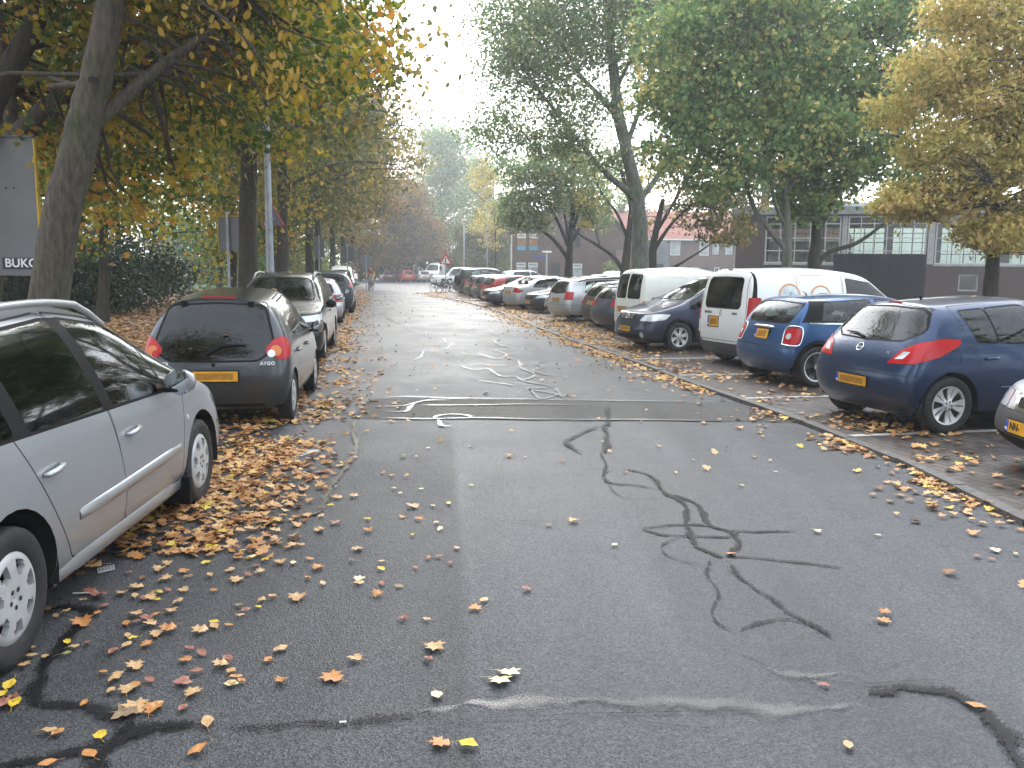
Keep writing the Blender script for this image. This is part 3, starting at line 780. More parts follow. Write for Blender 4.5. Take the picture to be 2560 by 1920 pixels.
def s_mini():
    L = 3.70; hw = 0.8415
    S = mk(L, 1.683, 1.407, 2.467, 0.49, 0.312, (0.75, 1.00), (0.30, 1.345), -0.3, (-1.45, 1.345), 0.82, 0.93, 0.97, [0.16, 0.03, 0.0, 0.07, 0.17, 0.27, 0.38], rim=0.222, wheel=(5, 'dark'), wt=0.20)
    S['dlo_r'] = (-1.30, -1.20); S['dlo_t'] = 0.045; S['pillars'] = [(-0.33, -0.33, 0.10)]; S['frame_h'] = 0.01
    S['doors'] = [(-0.38, -0.38, -0.38, -0.33, 0.72, 0.80, 0.75)]; S['handles'] = [-0.2]
    S['cant'] = [(-1.85, 0.70), (-1.2, 0.76), (0.3, 0.77), (0.75, 0.86), (1.85, 0.74)]
    S['archtrim'] = 0.055; S['arch'] = 0.035
    S['lamps'][0] = ('tail_light', False, 38, [(-1.80, 0.56, 0.65), (-1.70, 0.70, 0.64), (-1.62, 0.76, 0.67), (-1.60, 0.76, 0.86), (-1.66, 0.70, 0.90), (-1.78, 0.58, 0.87)], REDLENS)
    S['tailgate'] = [(0, 0.60), (0.42, 0.60), (0.52, 0.70), (0.55, 0.97), (0.60, 1.27), (0, 1.30)]
    S['rscreen'] = [(0, 0.955), (0.55, 0.97), (0.60, 1.24), (0, 1.27)]
    S['prz'] = 0.765; S['prw'] = 0.36; S['prh'] = 0.075; S['rb'] = 0.585; S['exhaust'] = 0.0
    S['trims'] = S['trims'][:2] + [('chrome', [(-1.50, 0.955), (0.75, 0.915), (0.75, 0.937), (-1.50, 0.977)], 'side')]; S['skin'] = {'grille': TRIM, 'black': TRIM, 'chrome': CHROME}
    S['trims'] += [('black', [(-1.62, 0.975), (-1.13, 0.975), (-1.10, 1.29), (-1.40, 1.29)], 'side')]
    S['aerial'] = -1.05; S['aerial_l'] = 0.1; S['seatpos'] = [(0.0, 0.34, 0), (0.0, -0.34, 0), (-0.85, 0, 1)]; S['glass'] = S['rglass'] = GLASS_L
    return S
def s_kangoo():
    L = 4.28; hw = 0.915
    S = mk(L, 1.83, 1.82, 2.70, 0.68, 0.318, (1.25, 1.12), (0.55, 1.70), -0.2, (-1.95, 1.78), 0.92, 1.05, 1.06, VAN, rim=0.20, wheel=(6, 'cap'), wt=0.195)
    S['cant'] = [(-2.2, 0.76), (-1.5, 0.80), (0.5, 0.77), (1.25, 0.84), (2.2, 0.74)]; S['drop'] = [(-2.1, 0.09), (0.5, 0.08), (1.25, 0.03), (2.14, 0.03)]
    S['dlo_r'] = (-0.02, -0.02); S['dlo_t'] = 0.10; S['pillars'] = []; S['dlo_rad'] = 0.08
    S['doors'] = [(-0.10, -0.10, -0.10, -0.08, 0.86, 0.98, 1.22), (-1.12, -1.12, -1.12, -1.10, -0.13, -0.13, -0.13)]; S['handles'] = [0.05, -0.30]; S['handle_z'] = 0.92
    S['tailgate'] = [(0, 0.42), (0.66, 0.42), (0.70, 0.7), (0.70, 1.10), (0.63, 1.70), (0, 1.735)]
    S['rscreen'] = [(0, 1.065), (0.50, 1.065), (0.55, 1.12), (0.52, 1.56), (0.47, 1.60), (0, 1.61)]
    S['rglass'] = GLASS_D
    S['lamps'][0] = ('tail_light', False, 40, [(-2.12, 0.72, 0.80), (-2.0, 0.90, 0.90), (-1.98, 0.90, 1.26), (-2.10, 0.74, 1.26)], REDLENS)
    S['lamps'] += [('reflector_light', False, 25, [(-2.1, 0.70, 0.46), (-2.0, 0.86, 0.46), (-2.0, 0.86, 0.60), (-2.1, 0.70, 0.58)], mat('dark_red_lens', (0.12, 0.01, 0.012), 0.2))]
    S['trims'] += [('black', [(-2.16, 0.62), (-1.98, 0.62), (-1.96, 0.88), (-2.10, 0.88)], 'side'), ('black', [(-2.06, 1.25), (-1.975, 1.25), (-1.915, 1.74), (-1.955, 1.74)], 'side'), ('black', [(-2.2, 0.15), (2.2, 0.15), (2.2, 0.44), (-2.2, 0.50)], 'side')]
    S['prz'] = 0.80; S['py'] = 0.22; S['prw'] = 0.34; S['prh'] = 0.09; S['rb'] = 0.46; S['bumperm'] = GREYTRIM; S['brake3'] = (1.755, 0.14)
    S['seatpos'] = [(0.35, 0.38, 0), (0.35, -0.38, 0)]; S['mirrorm'] = TRIM; S['bonnet'] = (1.30, 1.88, 0.66, 0.5)
    return S
def s_zafira():
    L = 4.317; hw = 0.871
    S = mk(L, 1.742, 1.68, 2.694, 0.80, 0.315, (1.18, 1.08), (0.15, 1.58), -0.4, (-1.90, 1.58), 0.82, 0.98, 1.05, EST, rim=0.205, wheel=(6, 'star'), wt=0.195)
    S['archtrim'] = 0.05; S['dlo_r'] = (-1.75, -1.62); S['pillars'] = [(-1.05, -1.10, 0.1), (-0.12, -0.2, 0.1), (0.72, 0.60, 0.05)]
    S['doors'] = [(-0.21, -0.13, -0.10, -0.07, 0.86, 0.96, 1.18), (-1.13, -1.10, -0.92, -0.82, -0.085, -0.145, -0.225)]
    S['lamps'][1] = ('headlight', True, 38, [(2.08, 0.44, 0.655), (1.90, 0.66, 0.65), (1.70, 0.84, 0.685), (1.58, 0.85, 0.80), (1.80, 0.70, 0.805), (2.0, 0.52, 0.775)], CLEAR)
    S['trims'] = [('grille', rounded(sym([(0, 0.665), (0.30, 0.67), (0.36, 0.79), (0, 0.80)]), 0.04), 'front'), ('black', rounded(sym([(0, 0.26), (0.55, 0.26), (0.50, 0.36), (0, 0.36)]), 0.03), 'front'),
                  ('black', [(-2.2, 0.15), (2.2, 0.15), (2.2, 0.27), (-2.2, 0.27)], 'side')]
    S['pfz'] = 0.47; S['fb'] = 0.585; S['mirrorm'] = TRIM; S['bonnet'] = (1.22, 1.97, 0.68, 0.46); S['smear'] = True
    S['mould'] = [(-0.75, 0.80, 0.55, 0.56, 0.035, TRIM)]
    return S
def s_frontsaloon():
    L = 4.48
    S = mk(L, 1.71, 1.42, 2.64, 0.95, 0.31, (0.90, 0.95), (0.1, 1.37), -0.5, (-1.15, 1.36), 0.74, 0.88, 0.92, [0.12, 0.04, 0.0, 0.02, 0.06, 0.2, 0.5], rim=0.2, wheel=(6, 'star'))
    S['lamps'][1] = ('headlight', True, 30, [(2.16, 0.36, 0.56), (1.98, 0.70, 0.57), (1.80, 0.84, 0.60), (1.72, 0.84, 0.70), (1.95, 0.60, 0.715), (2.10, 0.38, 0.70)], CLEAR)
    S['trims'] = [('chrome', rounded(sym([(0, 0.55), (0.26, 0.555), (0.335, 0.70), (0, 0.715)]), 0.04), 'front'), ('grille', rounded(sym([(0, 0.585), (0.21, 0.585), (0.26, 0.672), (0, 0.68)]), 0.03), 'front'),
                  ('black', rounded(sym([(0, 0.20), (0.72, 0.21), (0.68, 0.335), (0, 0.33)]), 0.03), 'front')]
    S['skin'] = {'grille': TRIM, 'black': TRIM, 'chrome': CHROME}; S['fb'] = 0.545; S['bumperm'] = mat('bumper_grey', (0.05, 0.05, 0.052), 0.4, bump=(200, 0.1)); S['pfz'] = 0.42; S['smear'] = False
    S['mould'] = [(-1.0, 0.7, 0.5, 0.51, 0.035, TRIM)]
    return S
def s_hatch(L=3.85, W=1.66, H=1.43, **k):
    f = L/3.85
    return mk(L, W, H, 2.45*f, 0.63*f, 0.295, (0.98*f, 0.97), (0.15, 1.37*H/1.43), -0.4, (-1.50*f, 1.33*H/1.43), 0.74, 0.90, 0.95, H5, **k)
def s_estate(L=4.65, W=1.75, H=1.49, **k):
    return mk(L, W, H, 2.70, 0.97, 0.31, (1.0, 0.97), (0.15, 1.40*H/1.49), -0.5, (-1.95, 1.40*H/1.49), 0.75, 0.91, 0.96, EST, **k)
def s_mpv(L=4.6, W=1.80, H=1.70, **k):
    return mk(L, W, H, 2.75, 0.88, 0.33, (1.20, 1.10), (0.35, 1.60*H/1.70), -0.3, (-2.0, 1.62*H/1.70), 0.92, 1.02, 1.06, EST, **k)
def s_suv(L=4.4, W=1.78, H=1.75, **k):
    return mk(L, W, H, 2.6, 0.85, 0.36, (0.95, 1.12), (0.35, 1.66*H/1.75), -0.3, (-1.92, 1.66*H/1.75), 1.0, 1.06, 1.10, VAN, zb=0.28, **k)
def s_saloon(L=4.82, W=1.82, H=1.45, **k):
    S = mk(L, W, H, 2.85, 1.12, 0.325, (0.85, 0.98), (0.05, 1.39), -0.55, (-1.20, 1.37), 0.74, 0.91, 0.95, [0.14, 0.03, 0.0, 0.02, 0.05, 0.08, 0.12], **k)
    d = 1.03
    S['top'] = [(-L/2, d-0.03), (-L/2+0.15, d), (-1.85, d+0.04), (-1.22, 1.36), (-0.55, H), (0.05, 1.39), (0.85, 0.98), (L/2-0.42, 0.85), (L/2, 0.74)]
    S['cant'] = [(-L/2, 0.78), (-1.85, 0.80), (-1.2, 0.67), (0.05, 0.68), (0.85, 0.82), (L/2, 0.74)]
    S['drop'] = [(-L/2, 0.025), (-1.85, 0.03), (-1.2, 0.05), (0.05, 0.05), (0.85, 0.03), (L/2, 0.025)]
    S['xs'] = [-1.95, -1.80, -1.6, -1.38, -1.2, -0.95, -0.5, -0.2, 0.05, 0.32, 0.58, 0.85, 1.0, 1.4, 1.85]
    S['dlo_r'] = (-1.62, -1.38); S['pillars'] = [(-0.98, -1.0, 0.03), (-0.30, -0.38, 0.09)]
    S['doors'] = [(-0.40, -0.31, -0.28, -0.25, 0.85, 0.95, 0.85), (-1.5, -1.45, -1.02, -0.90, -0.265, -0.325, -0.415)]
    S['rscreen'] = [(0, 1.085), (0.60, 1.085), (0.52, 1.30), (0, 1.32)]
    S['tailgate'] = [(0, 0.60), (0.50, 0.60), (0.62, 0.80), (0.62, 0.96), (0, 0.985)]
    return S
def s_van(L=4.15, W=1.70, H=1.82, **k):
    S = mk(L, W, H, 2.60, 0.75, 0.30, (1.15, 1.05), (0.55, 1.62), -0.3, (-1.95, 1.76), 0.82, 0.98, 1.02, VAN, **k)
    S['cant'] = [(-2.2, 0.78), (-1.5, 0.82), (0.5, 0.76), (1.15, 0.84), (2.2, 0.74)]; S['drop'] = [(-2.1, 0.10), (0.0, 0.09), (0.55, 0.07), (1.15, 0.03), (2.14, 0.03)]
    S['dlo_r'] = (-0.05, -0.05); S['pillars'] = []; S['dlo_t'] = 0.09
    S['doors'] = [(-0.12, -0.12, -0.12, -0.10, 0.80, 0.92, 1.15)]; S['handles'] = [0.05]
    S['seatpos'] = [(0.3, 0.36, 0), (0.3, -0.36, 0)]
    return S

# ground traces of the tar seams (kind, width, x y ...) and of single fallen leaves (x, y, shape and colour)
TAR = [(2,0.15,[-0.41,3.21,-0.21,3.26,-0.01,3.29,0.24,3.31,0.41,3.31,0.62,3.29]),(0,0.05,[0.99,7.43,1.13,7.33,1.22,7.11,1.22,6.82,1.23,6.6,1.32,6.34,1.3,6.13,1.24,5.83,1.21,5.56,1.2,5.31,1.26,5.18,1.33,5.07]),(0,0.05,[1.23,6.6,1.36,6.46,1.42,6.24,1.4,5.98,1.39,5.76,1.48,5.65,1.51,5.53,1.47,5.32,1.34,5.09]),(0,0.035,[0.89,5.68,1.03,5.73,1.23,5.78,1.39,5.74,1.56,5.63,1.98,5.65]),(0,0.035,[0.89,5.68,0.95,5.6,1.05,5.53,1.17,5.52,1.39,5.5,1.51,5.53]),(0,0.028,[1.32,5.11,1.44,5.11,1.65,5.05,1.86,4.98,2.04,4.91]),(1,0.055,[1.33,5.05,1.33,4.78,1.36,4.62,1.42,4.42,1.46,4.24,1.51,4.11,1.55,4.02,1.56,3.91]),(1,0.055,[1.14,4.0,1.24,4.1,1.37,4.15,1.46,4.14,1.54,4.07,1.56,3.91]),(1,0.03,[1.24,5.09,1.15,4.78,1.16,4.56,1.11,4.39,1.05,4.23,1.05,4.1,1.11,3.99]),(0,0.04,[0.87,8.17,0.86,7.58,0.79,7.07,0.87,6.9,1.03,6.87,1.2,6.72]),(1,0.02,[0.79,7.07,0.84,6.56,0.95,6.44,1.22,6.45]),(1,0.03,[1.15,5.51,1.0,5.35,0.96,5.19,1.05,5.01,1.19,4.98]),(2,0.11,[1.07,3.78,1.12,3.71,1.18,3.59,1.25,3.54,1.38,3.56,1.53,3.55,1.59,3.44]),(2,0.16,[0.17,3.3,0.62,3.3,0.86,3.29,1.05,3.25,1.21,3.24,1.35,3.29,1.47,3.26]),(2,0.1,[1.34,3.69,1.32,3.54,1.32,3.4,1.33,3.3]),(0,0.08,[1.51,3.39,1.6,3.41,1.68,3.44,1.82,3.42,1.89,3.36,1.92,3.26,1.92,3.17,1.9,3.03,1.86,2.89,1.82,2.75]),(0,0.008,[0.36,3.2,0.52,3.21,0.68,3.22,0.88,3.23,1.05,3.24]),(0,0.006,[0.48,3.16,0.63,3.12,0.74,3.1,0.82,3.11]),(0,0.006,[1.26,3.52,1.5,3.47,1.68,3.49,1.91,3.52]),(0,0.05,[-2.67,5.04,-2.63,5.06,-2.42,5.06,-2.26,5.1,-2.18,5.2]),(0,0.07,[-2.43,4.18,-2.37,4.18,-2.31,4.23,-2.2,4.21,-2.14,4.11,-2.13,3.97,-2.08,3.75,-2.07,3.61,-2.02,3.46,-1.96,3.31,-1.91,3.25,-1.73,3.23,-1.58,3.17,-1.49,3.12]),(0,0.06,[-1.85,2.77,-1.8,2.8,-1.69,2.85,-1.57,2.91,-1.49,2.98,-1.47,3.06,-1.48,3.12]),(0,0.09,[-1.46,2.74,-1.47,2.82,-1.47,2.94,-1.42,3.03,-1.32,3.09,-1.13,3.09]),(1,0.07,[-1.1,3.06,-0.83,3.1,-0.64,3.12,-0.45,3.16,-0.29,3.22]),(0,0.05,[-1.83,9.82,-1.71,9.07,-1.51,8.15,-1.47,7.39,-1.46,6.75,-1.4,6.16,-1.42,5.95,-1.56,5.87]),(0,0.006,[-0.25,3.13,-0.05,3.16,0.16,3.18,0.36,3.2,0.53,3.21]),(0,0.012,[-0.04,8.16,0.04,7.94,0.14,7.86]),(0,0.006,[-0.17,5.81,0.55,5.81,0.68,5.76,0.89,5.68]),(0,0.05,[-5.2,34.35,-5.23,36.31,-4.39,36.47]),(0,0.05,[-4.31,29.67,-3.73,27.6,-3.21,25.8,-2.8,23.91,-2.36,23.1,-2.24,22.3,-1.84,21.84,-1.61,20.46,-1.43,20.05,-1.44,18.5]),(0,0.05,[-2.36,23.1,-2.15,23.99,-1.82,23.73,-1.34,24.39,-1.04,25.73]),(0,0.05,[-1.86,22.09,-1.44,21.88,-1.04,21.92,-0.72,21.81]),(0,0.05,[-1.92,16.11,-1.82,16.83,-1.86,18.11,-1.49,17.71]),(0,0.05,[-1.9,19.59,-1.19,19.66,-0.39,19.62]),(0,0.05,[-0.66,24.17,-0.55,23.31,-0.38,22.88]),(0,0.05,[-0.5,21.26,-0.29,19.75,0.04,18.82,-0.37,18.42,-0.13,17.6,-0.18,16.97,-0.34,16.81,-0.75,17.87]),(0,0.05,[-0.74,17.54,-0.36,16.66,-0.06,16.77,0.12,16.28,0.17,15.01,0.33,14.56,0.36,13.93,0.18,13.52,0.11,13.71]),(0,0.05,[-0.93,15.41,-0.7,14.82,-0.43,14.96,-0.31,14.4,-0.17,13.89,0.06,13.91,0.18,13.33,0.53,12.9,0.57,12.65,0.24,12.46,0.61,12.01,0.57,11.72,0.39,11.53,0.3,12.15,0.24,12.63]),(0,0.05,[-0.56,13.38,-0.26,13.12,-0.07,12.95,0.01,12.78]),(0,0.05,[-0.89,15.29,-0.63,15.68,-0.28,15.46,-0.02,15.6]),(0,0.05,[0.7,16.46,0.44,15.9,0.57,15.27,0.36,14.79,0.6,14.15,0.94,14.07]),(0,0.05,[0.66,12.65,0.67,12.02,0.71,11.58]),(0,0.05,[-4.59,31.08,-4.27,29.22,-3.99,28.38]),(0,0.05,[-2.09,30.96,-1.87,30.03,-1.67,29.42]),(0,0.05,[-1.34,11.6,-1.01,11.48,-0.59,11.48,0.43,11.45,1.1,11.4,2.42,11.37]),(0,0.05,[-1.68,10.72,-1.39,10.8,-1.26,11.06,-1.12,11.27,-0.78,11.29]),(0,0.05,[-1.2,10.85,-0.56,10.91,0.15,11.01,0.86,10.99]),(0,0.05,[-1.57,10.37,-1.31,10.35,-1.3,10.68,-1.25,11.0]),(0,0.05,[-1.51,9.88,-0.91,9.86,-0.42,9.96,0.14,9.91,0.78,9.89,1.52,9.93,2.43,9.9]),(0,0.05,[-0.91,9.88,-0.89,10.07,-0.71,10.19,-0.54,10.12,-0.47,9.94]),(0,0.05,[-0.86,9.81,-0.78,9.42,-0.66,9.43]),(0,0.07,[1.24,10.94,1.12,9.71,1.05,9.51,1.02,8.96,0.94,8.32,0.91,8.07]),(0,0.06,[1.01,9.51,0.79,9.13,0.57,8.62,0.6,8.31,0.7,8.03]),(0,0.06,[-1.76,11.51,-1.34,11.58,-0.75,11.41])]
LV = '-2.22,3.73,mt -2.17,3.66,ot -2.15,3.57,mt -2.10,3.65,ot -2.08,3.80,oy -2.02,3.67,og -2.02,3.75,ot -1.98,3.80,or -2.12,4.02,Mo -2.27,4.16,ot -2.29,4.10,ot -2.10,4.14,oo -2.11,4.24,or -2.21,4.37,Mr -2.26,4.31,ot -2.29,4.44,mr -2.40,4.18,mb -2.46,4.69,mb -2.46,4.82,Mt -2.49,4.61,ob -2.10,4.41,mt -2.01,4.37,ot -1.95,4.34,or -1.91,4.43,oy -1.87,4.32,oy -1.90,4.13,mt -1.90,4.02,oo -1.86,4.04,or -1.82,4.08,mr -1.80,4.13,oo -1.71,3.92,ot -1.83,3.88,ot -1.79,3.85,oy -1.70,3.79,mo -1.79,3.78,ot -1.82,3.71,or -1.66,3.57,mt -1.77,3.51,oo -1.69,3.45,Ot -1.58,3.40,oo -1.54,3.44,or -1.46,3.63,mo -1.41,3.70,or -1.37,3.52,or -1.39,3.42,Or -1.22,3.53,ot -1.18,3.41,op -1.09,3.64,oo -1.08,3.74,ot -1.28,3.65,or -2.11,3.39,Oy -2.09,3.31,oy -2.00,3.24,Oy -2.03,3.28,mr -2.04,3.23,mr -1.72,3.24,oo -1.50,3.21,Mt -1.52,3.15,Mb -1.17,3.10,Ot -1.75,3.03,ot -1.71,3.02,oo -1.54,3.00,Oy -1.52,2.88,Oo -1.14,2.91,Oo -1.64,2.82,oo -2.20,4.72,or -2.05,4.78,mt -2.04,4.88,mt -1.95,4.63,mt -2.25,4.98,mo -2.34,5.15,oo -2.07,5.07,mo -1.98,5.07,mo -2.22,5.25,oo -2.48,5.29,ob -2.54,5.93,ob -1.82,4.90,oy -1.63,4.79,ot -1.72,4.69,ot -1.55,4.63,mt -1.51,4.71,or -1.62,4.46,oo -1.32,4.33,ot -1.28,4.38,ot -1.42,4.26,ob -1.37,4.13,ot -1.51,4.86,or -1.88,5.17,my -1.79,5.19,mt -1.58,4.99,oy -1.48,4.95,oy -1.32,4.33,ot -1.28,4.38,or -1.14,4.37,Mt -1.05,4.58,ot -1.06,3.75,Ot -1.09,3.65,oo -1.27,3.65,or -1.22,3.53,oo -1.18,3.42,ot -0.77,3.48,Mo -0.54,4.11,mr -0.42,4.10,ot -0.35,3.78,Mt -0.37,3.66,or -0.30,3.33,Op 0.00,3.53,Mp -0.04,3.46,Mp -0.26,2.97,mo -0.15,2.96,Oy -0.14,4.36,ot -0.18,4.25,mo 0.09,4.52,mr -0.72,4.43,mo -0.86,4.66,mp -0.85,4.59,ot -0.72,4.59,or -0.62,4.55,ob -0.56,4.85,or -0.50,5.02,or -0.44,5.05,or -0.36,4.93,or -0.76,4.82,oy -0.78,4.95,ot -0.96,4.96,ob -0.96,5.17,mt -0.34,5.21,ot -1.22,4.98,oo -1.30,4.91,op -1.38,4.92,mt -0.48,5.60,op -0.52,5.75,ot -0.65,5.47,oy -0.96,5.56,mo -1.01,5.82,oy -0.65,5.83,mo -0.73,6.15,Mt -0.58,6.17,ot -1.22,5.72,mr -1.22,6.42,mt -1.37,6.38,ot -1.34,6.16,oy -1.41,6.70,ot -1.66,7.19,mr -1.83,7.55,mr -1.53,7.44,mt -1.45,7.77,ot -1.58,8.47,ot -1.02,7.09,ot -0.72,6.65,op -0.87,6.52,ot -0.94,6.66,ot -0.89,7.83,ot -0.82,8.22,ot 0.13,7.86,ot -0.33,6.79,op -0.47,6.25,oy 0.26,5.72,ob 0.44,5.82,mt 0.67,5.30,op 0.94,8.61,oy 0.65,8.95,oo 1.00,7.29,or -1.39,5.41,oo -1.34,5.24,oo -1.41,5.19,oo -1.48,4.96,oy -1.58,5.00,op 1.44,7.29,oy 1.38,5.14,Oo 1.95,4.23,mo 1.90,4.13,mo 2.09,5.62,mp 2.47,5.55,op 3.10,5.26,mp 2.92,5.14,or 2.98,5.09,or 3.19,5.19,ot 1.35,3.45,or 1.91,3.28,Oo 1.27,2.98,ot 1.99,8.24,op 1.70,7.79,ot 2.33,7.35,op 1.90,6.86,op 2.31,7.95,ot 2.42,7.80,ot 2.93,6.41,mt 3.09,6.59,mt 3.08,7.41,my 3.36,6.09,mt 3.53,6.07,oy 3.33,5.84,mt 3.64,6.31,mt 3.57,5.90,mt'

# ================================================================== ground and road
def nmat(name):
    m = bpy.data.materials.new(name); m.use_nodes = True; n = m.node_tree; _M[name] = m
    return m, n, n.links, n.nodes['Principled BSDF']
def node(n, t, **k):
    x = n.nodes.new(t)
    for a, v in k.items(): setattr(x, a, v)
    return x
def ramp(n, stops):
    r = n.nodes.new('ShaderNodeValToRGB'); e = r.color_ramp.elements
    while len(e) < len(stops): e.new(0.5)
    for q, (p, c) in zip(e, stops): q.position = p; q.color = (*c, 1) if len(c) == 3 else c
    return r
def asphalt(name, dark, light, r0, r1, scale=1.0, lanes=False):
    m, n, L, b = nmat(name); tc = node(n, 'ShaderNodeTexCoord')
    v = node(n, 'ShaderNodeTexVoronoi'); v.inputs['Scale'].default_value = 130*scale; L.new(tc.outputs['Object'], v.inputs['Vector'])
    big = node(n, 'ShaderNodeTexNoise'); big.inputs['Scale'].default_value = 0.55; big.inputs['Detail'].default_value = 6; big.inputs['Roughness'].default_value = 0.65; L.new(tc.outputs['Object'], big.inputs['Vector'])
    fine = node(n, 'ShaderNodeTexNoise'); fine.inputs['Scale'].default_value = 160*scale; fine.inputs['Detail'].default_value = 2; L.new(tc.outputs['Object'], fine.inputs['Vector'])
    rp = ramp(n, [(0.12, tuple(c*0.75 for c in dark)), (0.45, light), (0.8, tuple(c*1.9 for c in light))]); 
    sep = node(n, 'ShaderNodeSeparateColor'); L.new(v.outputs['Color'], sep.inputs[0])
    mx = node(n, 'ShaderNodeMath', operation='MULTIPLY'); mx.inputs[1].default_value = 0.62; L.new(sep.outputs[0], mx.inputs[0])
    ad = node(n, 'ShaderNodeMath', operation='MULTIPLY_ADD'); ad.inputs[1].default_value = 0.32; L.new(big.outputs['Fac'], ad.inputs[0]); L.new(mx.outputs[0], ad.inputs[2])
    L.new(ad.outputs[0], rp.inputs[0])
    sm = node(n, 'ShaderNodeMapping'); sm.inputs['Scale'].default_value = (1.5, 0.16, 1); L.new(tc.outputs['Object'], sm.inputs[0]); st_ = node(n, 'ShaderNodeTexNoise'); st_.inputs['Scale'].default_value = 1.0; st_.inputs['Detail'].default_value = 5; L.new(sm.outputs[0], st_.inputs['Vector'])
    s3 = node(n, 'ShaderNodeMapRange'); s3.inputs[1].default_value = 0.3; s3.inputs[2].default_value = 0.7; s3.inputs[3].default_value = 0.72; s3.inputs[4].default_value = 1.22; L.new(st_.outputs['Fac'], s3.inputs[0])
    sp_ = node(n, 'ShaderNodeTexNoise'); sp_.inputs['Scale'].default_value = 2.3; sp_.inputs['Detail'].default_value = 4; L.new(tc.outputs['Object'], sp_.inputs['Vector']); s4 = node(n, 'ShaderNodeMapRange'); s4.inputs[1].default_value = 0.66; s4.inputs[2].default_value = 0.74; s4.inputs[3].default_value = 1.0; s4.inputs[4].default_value = 0.62; L.new(sp_.outputs['Fac'], s4.inputs[0])
    s5 = node(n, 'ShaderNodeMath', operation='MULTIPLY'); L.new(s3.outputs[0], s5.inputs[0]); L.new(s4.outputs[0], s5.inputs[1]); rp0 = rp; rp = node(n, 'ShaderNodeMix', data_type='RGBA', blend_type='MULTIPLY'); rp.inputs[0].default_value = 1.0; L.new(rp0.outputs[0], rp.inputs[6]); L.new(s5.outputs[0], rp.inputs[7])
    L.new(rp.outputs[2], b.inputs['Base Color'])
    mr = node(n, 'ShaderNodeMapRange'); mr.inputs[1].default_value = 0.38; mr.inputs[2].default_value = 0.62; mr.inputs[3].default_value = r0; mr.inputs[4].default_value = r1
    L.new(big.outputs['Fac'], mr.inputs[0]); L.new(mr.outputs[0], b.inputs['Roughness'])
    b.inputs['Specular IOR Level'].default_value = 0.23
    if lanes:                                          # the right lane was laid later: smoother, a little paler, with a polished joint
        sx = node(n, 'ShaderNodeSeparateXYZ'); L.new(tc.outputs['Object'], sx.inputs[0])
        s1 = node(n, 'ShaderNodeMath', operation='MULTIPLY_ADD'); s1.inputs[1].default_value = 0.085; L.new(sx.outputs['Y'], s1.inputs[0]); L.new(sx.outputs['X'], s1.inputs[2])
        s2 = node(n, 'ShaderNodeMath', operation='MULTIPLY_ADD'); s2.inputs[1].default_value = 0.16; L.new(big.outputs['Fac'], s2.inputs[0]); L.new(s1.outputs[0], s2.inputs[2])
        lr0 = ramp(n, [(0.0, (0, 0, 0)), (0.09, (0, 0, 0)), (0.125, (0.72, 0.72, 0.72)), (0.22, (0.5, 0.5, 0.5)), (1.0, (0.42, 0.42, 0.42))])
        m4 = node(n, 'ShaderNodeMath', operation='MULTIPLY'); m4.inputs[1].default_value = 0.5; L.new(s2.outputs[0], m4.inputs[0]); L.new(m4.outputs[0], lr0.inputs[0])
        fy = node(n, 'ShaderNodeMapRange'); fy.inputs[1].default_value = 7.0; fy.inputs[2].default_value = 11.0; L.new(sx.outputs['Y'], fy.inputs[0]); lr = node(n, 'ShaderNodeMix', data_type='FLOAT'); L.new(fy.outputs[0], lr.inputs[0]); L.new(lr0.outputs[0], lr.inputs[2]); lr.inputs[3].default_value = 0.30
        sub = node(n, 'ShaderNodeMath', operation='MULTIPLY_ADD'); sub.inputs[1].default_value = -0.20; L.new(lr.outputs[0], sub.inputs[0]); L.new(mr.outputs[0], sub.inputs[2]); L.new(sub.outputs[0], b.inputs['Roughness'])
        mc = node(n, 'ShaderNodeMix', data_type='RGBA'); mc.inputs[0].default_value = 0.5; hs_ = node(n, 'ShaderNodeMix', data_type='RGBA', blend_type='MULTIPLY'); hs_.inputs[0].default_value = 1.0; hs_.inputs[7].default_value = (1.22, 1.30, 1.42, 1)
        L.new(rp.outputs[2], hs_.inputs[6]); L.new(lr.outputs[0], mc.inputs[0]); L.new(rp.outputs[2], mc.inputs[6]); L.new(hs_.outputs[2], mc.inputs[7]); L.new(mc.outputs[2], b.inputs['Base Color'])
    bp = node(n, 'ShaderNodeBump'); bp.inputs['Strength'].default_value = 0.55; bp.inputs['Distance'].default_value = 0.006
    L.new(v.outputs['Distance'], bp.inputs['Height']); L.new(bp.outputs['Normal'], b.inputs['Normal'])
    return m
ASPH = asphalt('wet_asphalt', (0.027, 0.0275, 0.030), (0.049, 0.050, 0.0535), 0.45, 0.58, 1.0, True)
ASPH2 = asphalt('patched_asphalt', (0.022, 0.021, 0.021), (0.050, 0.047, 0.046), 0.62, 0.72, 0.7)
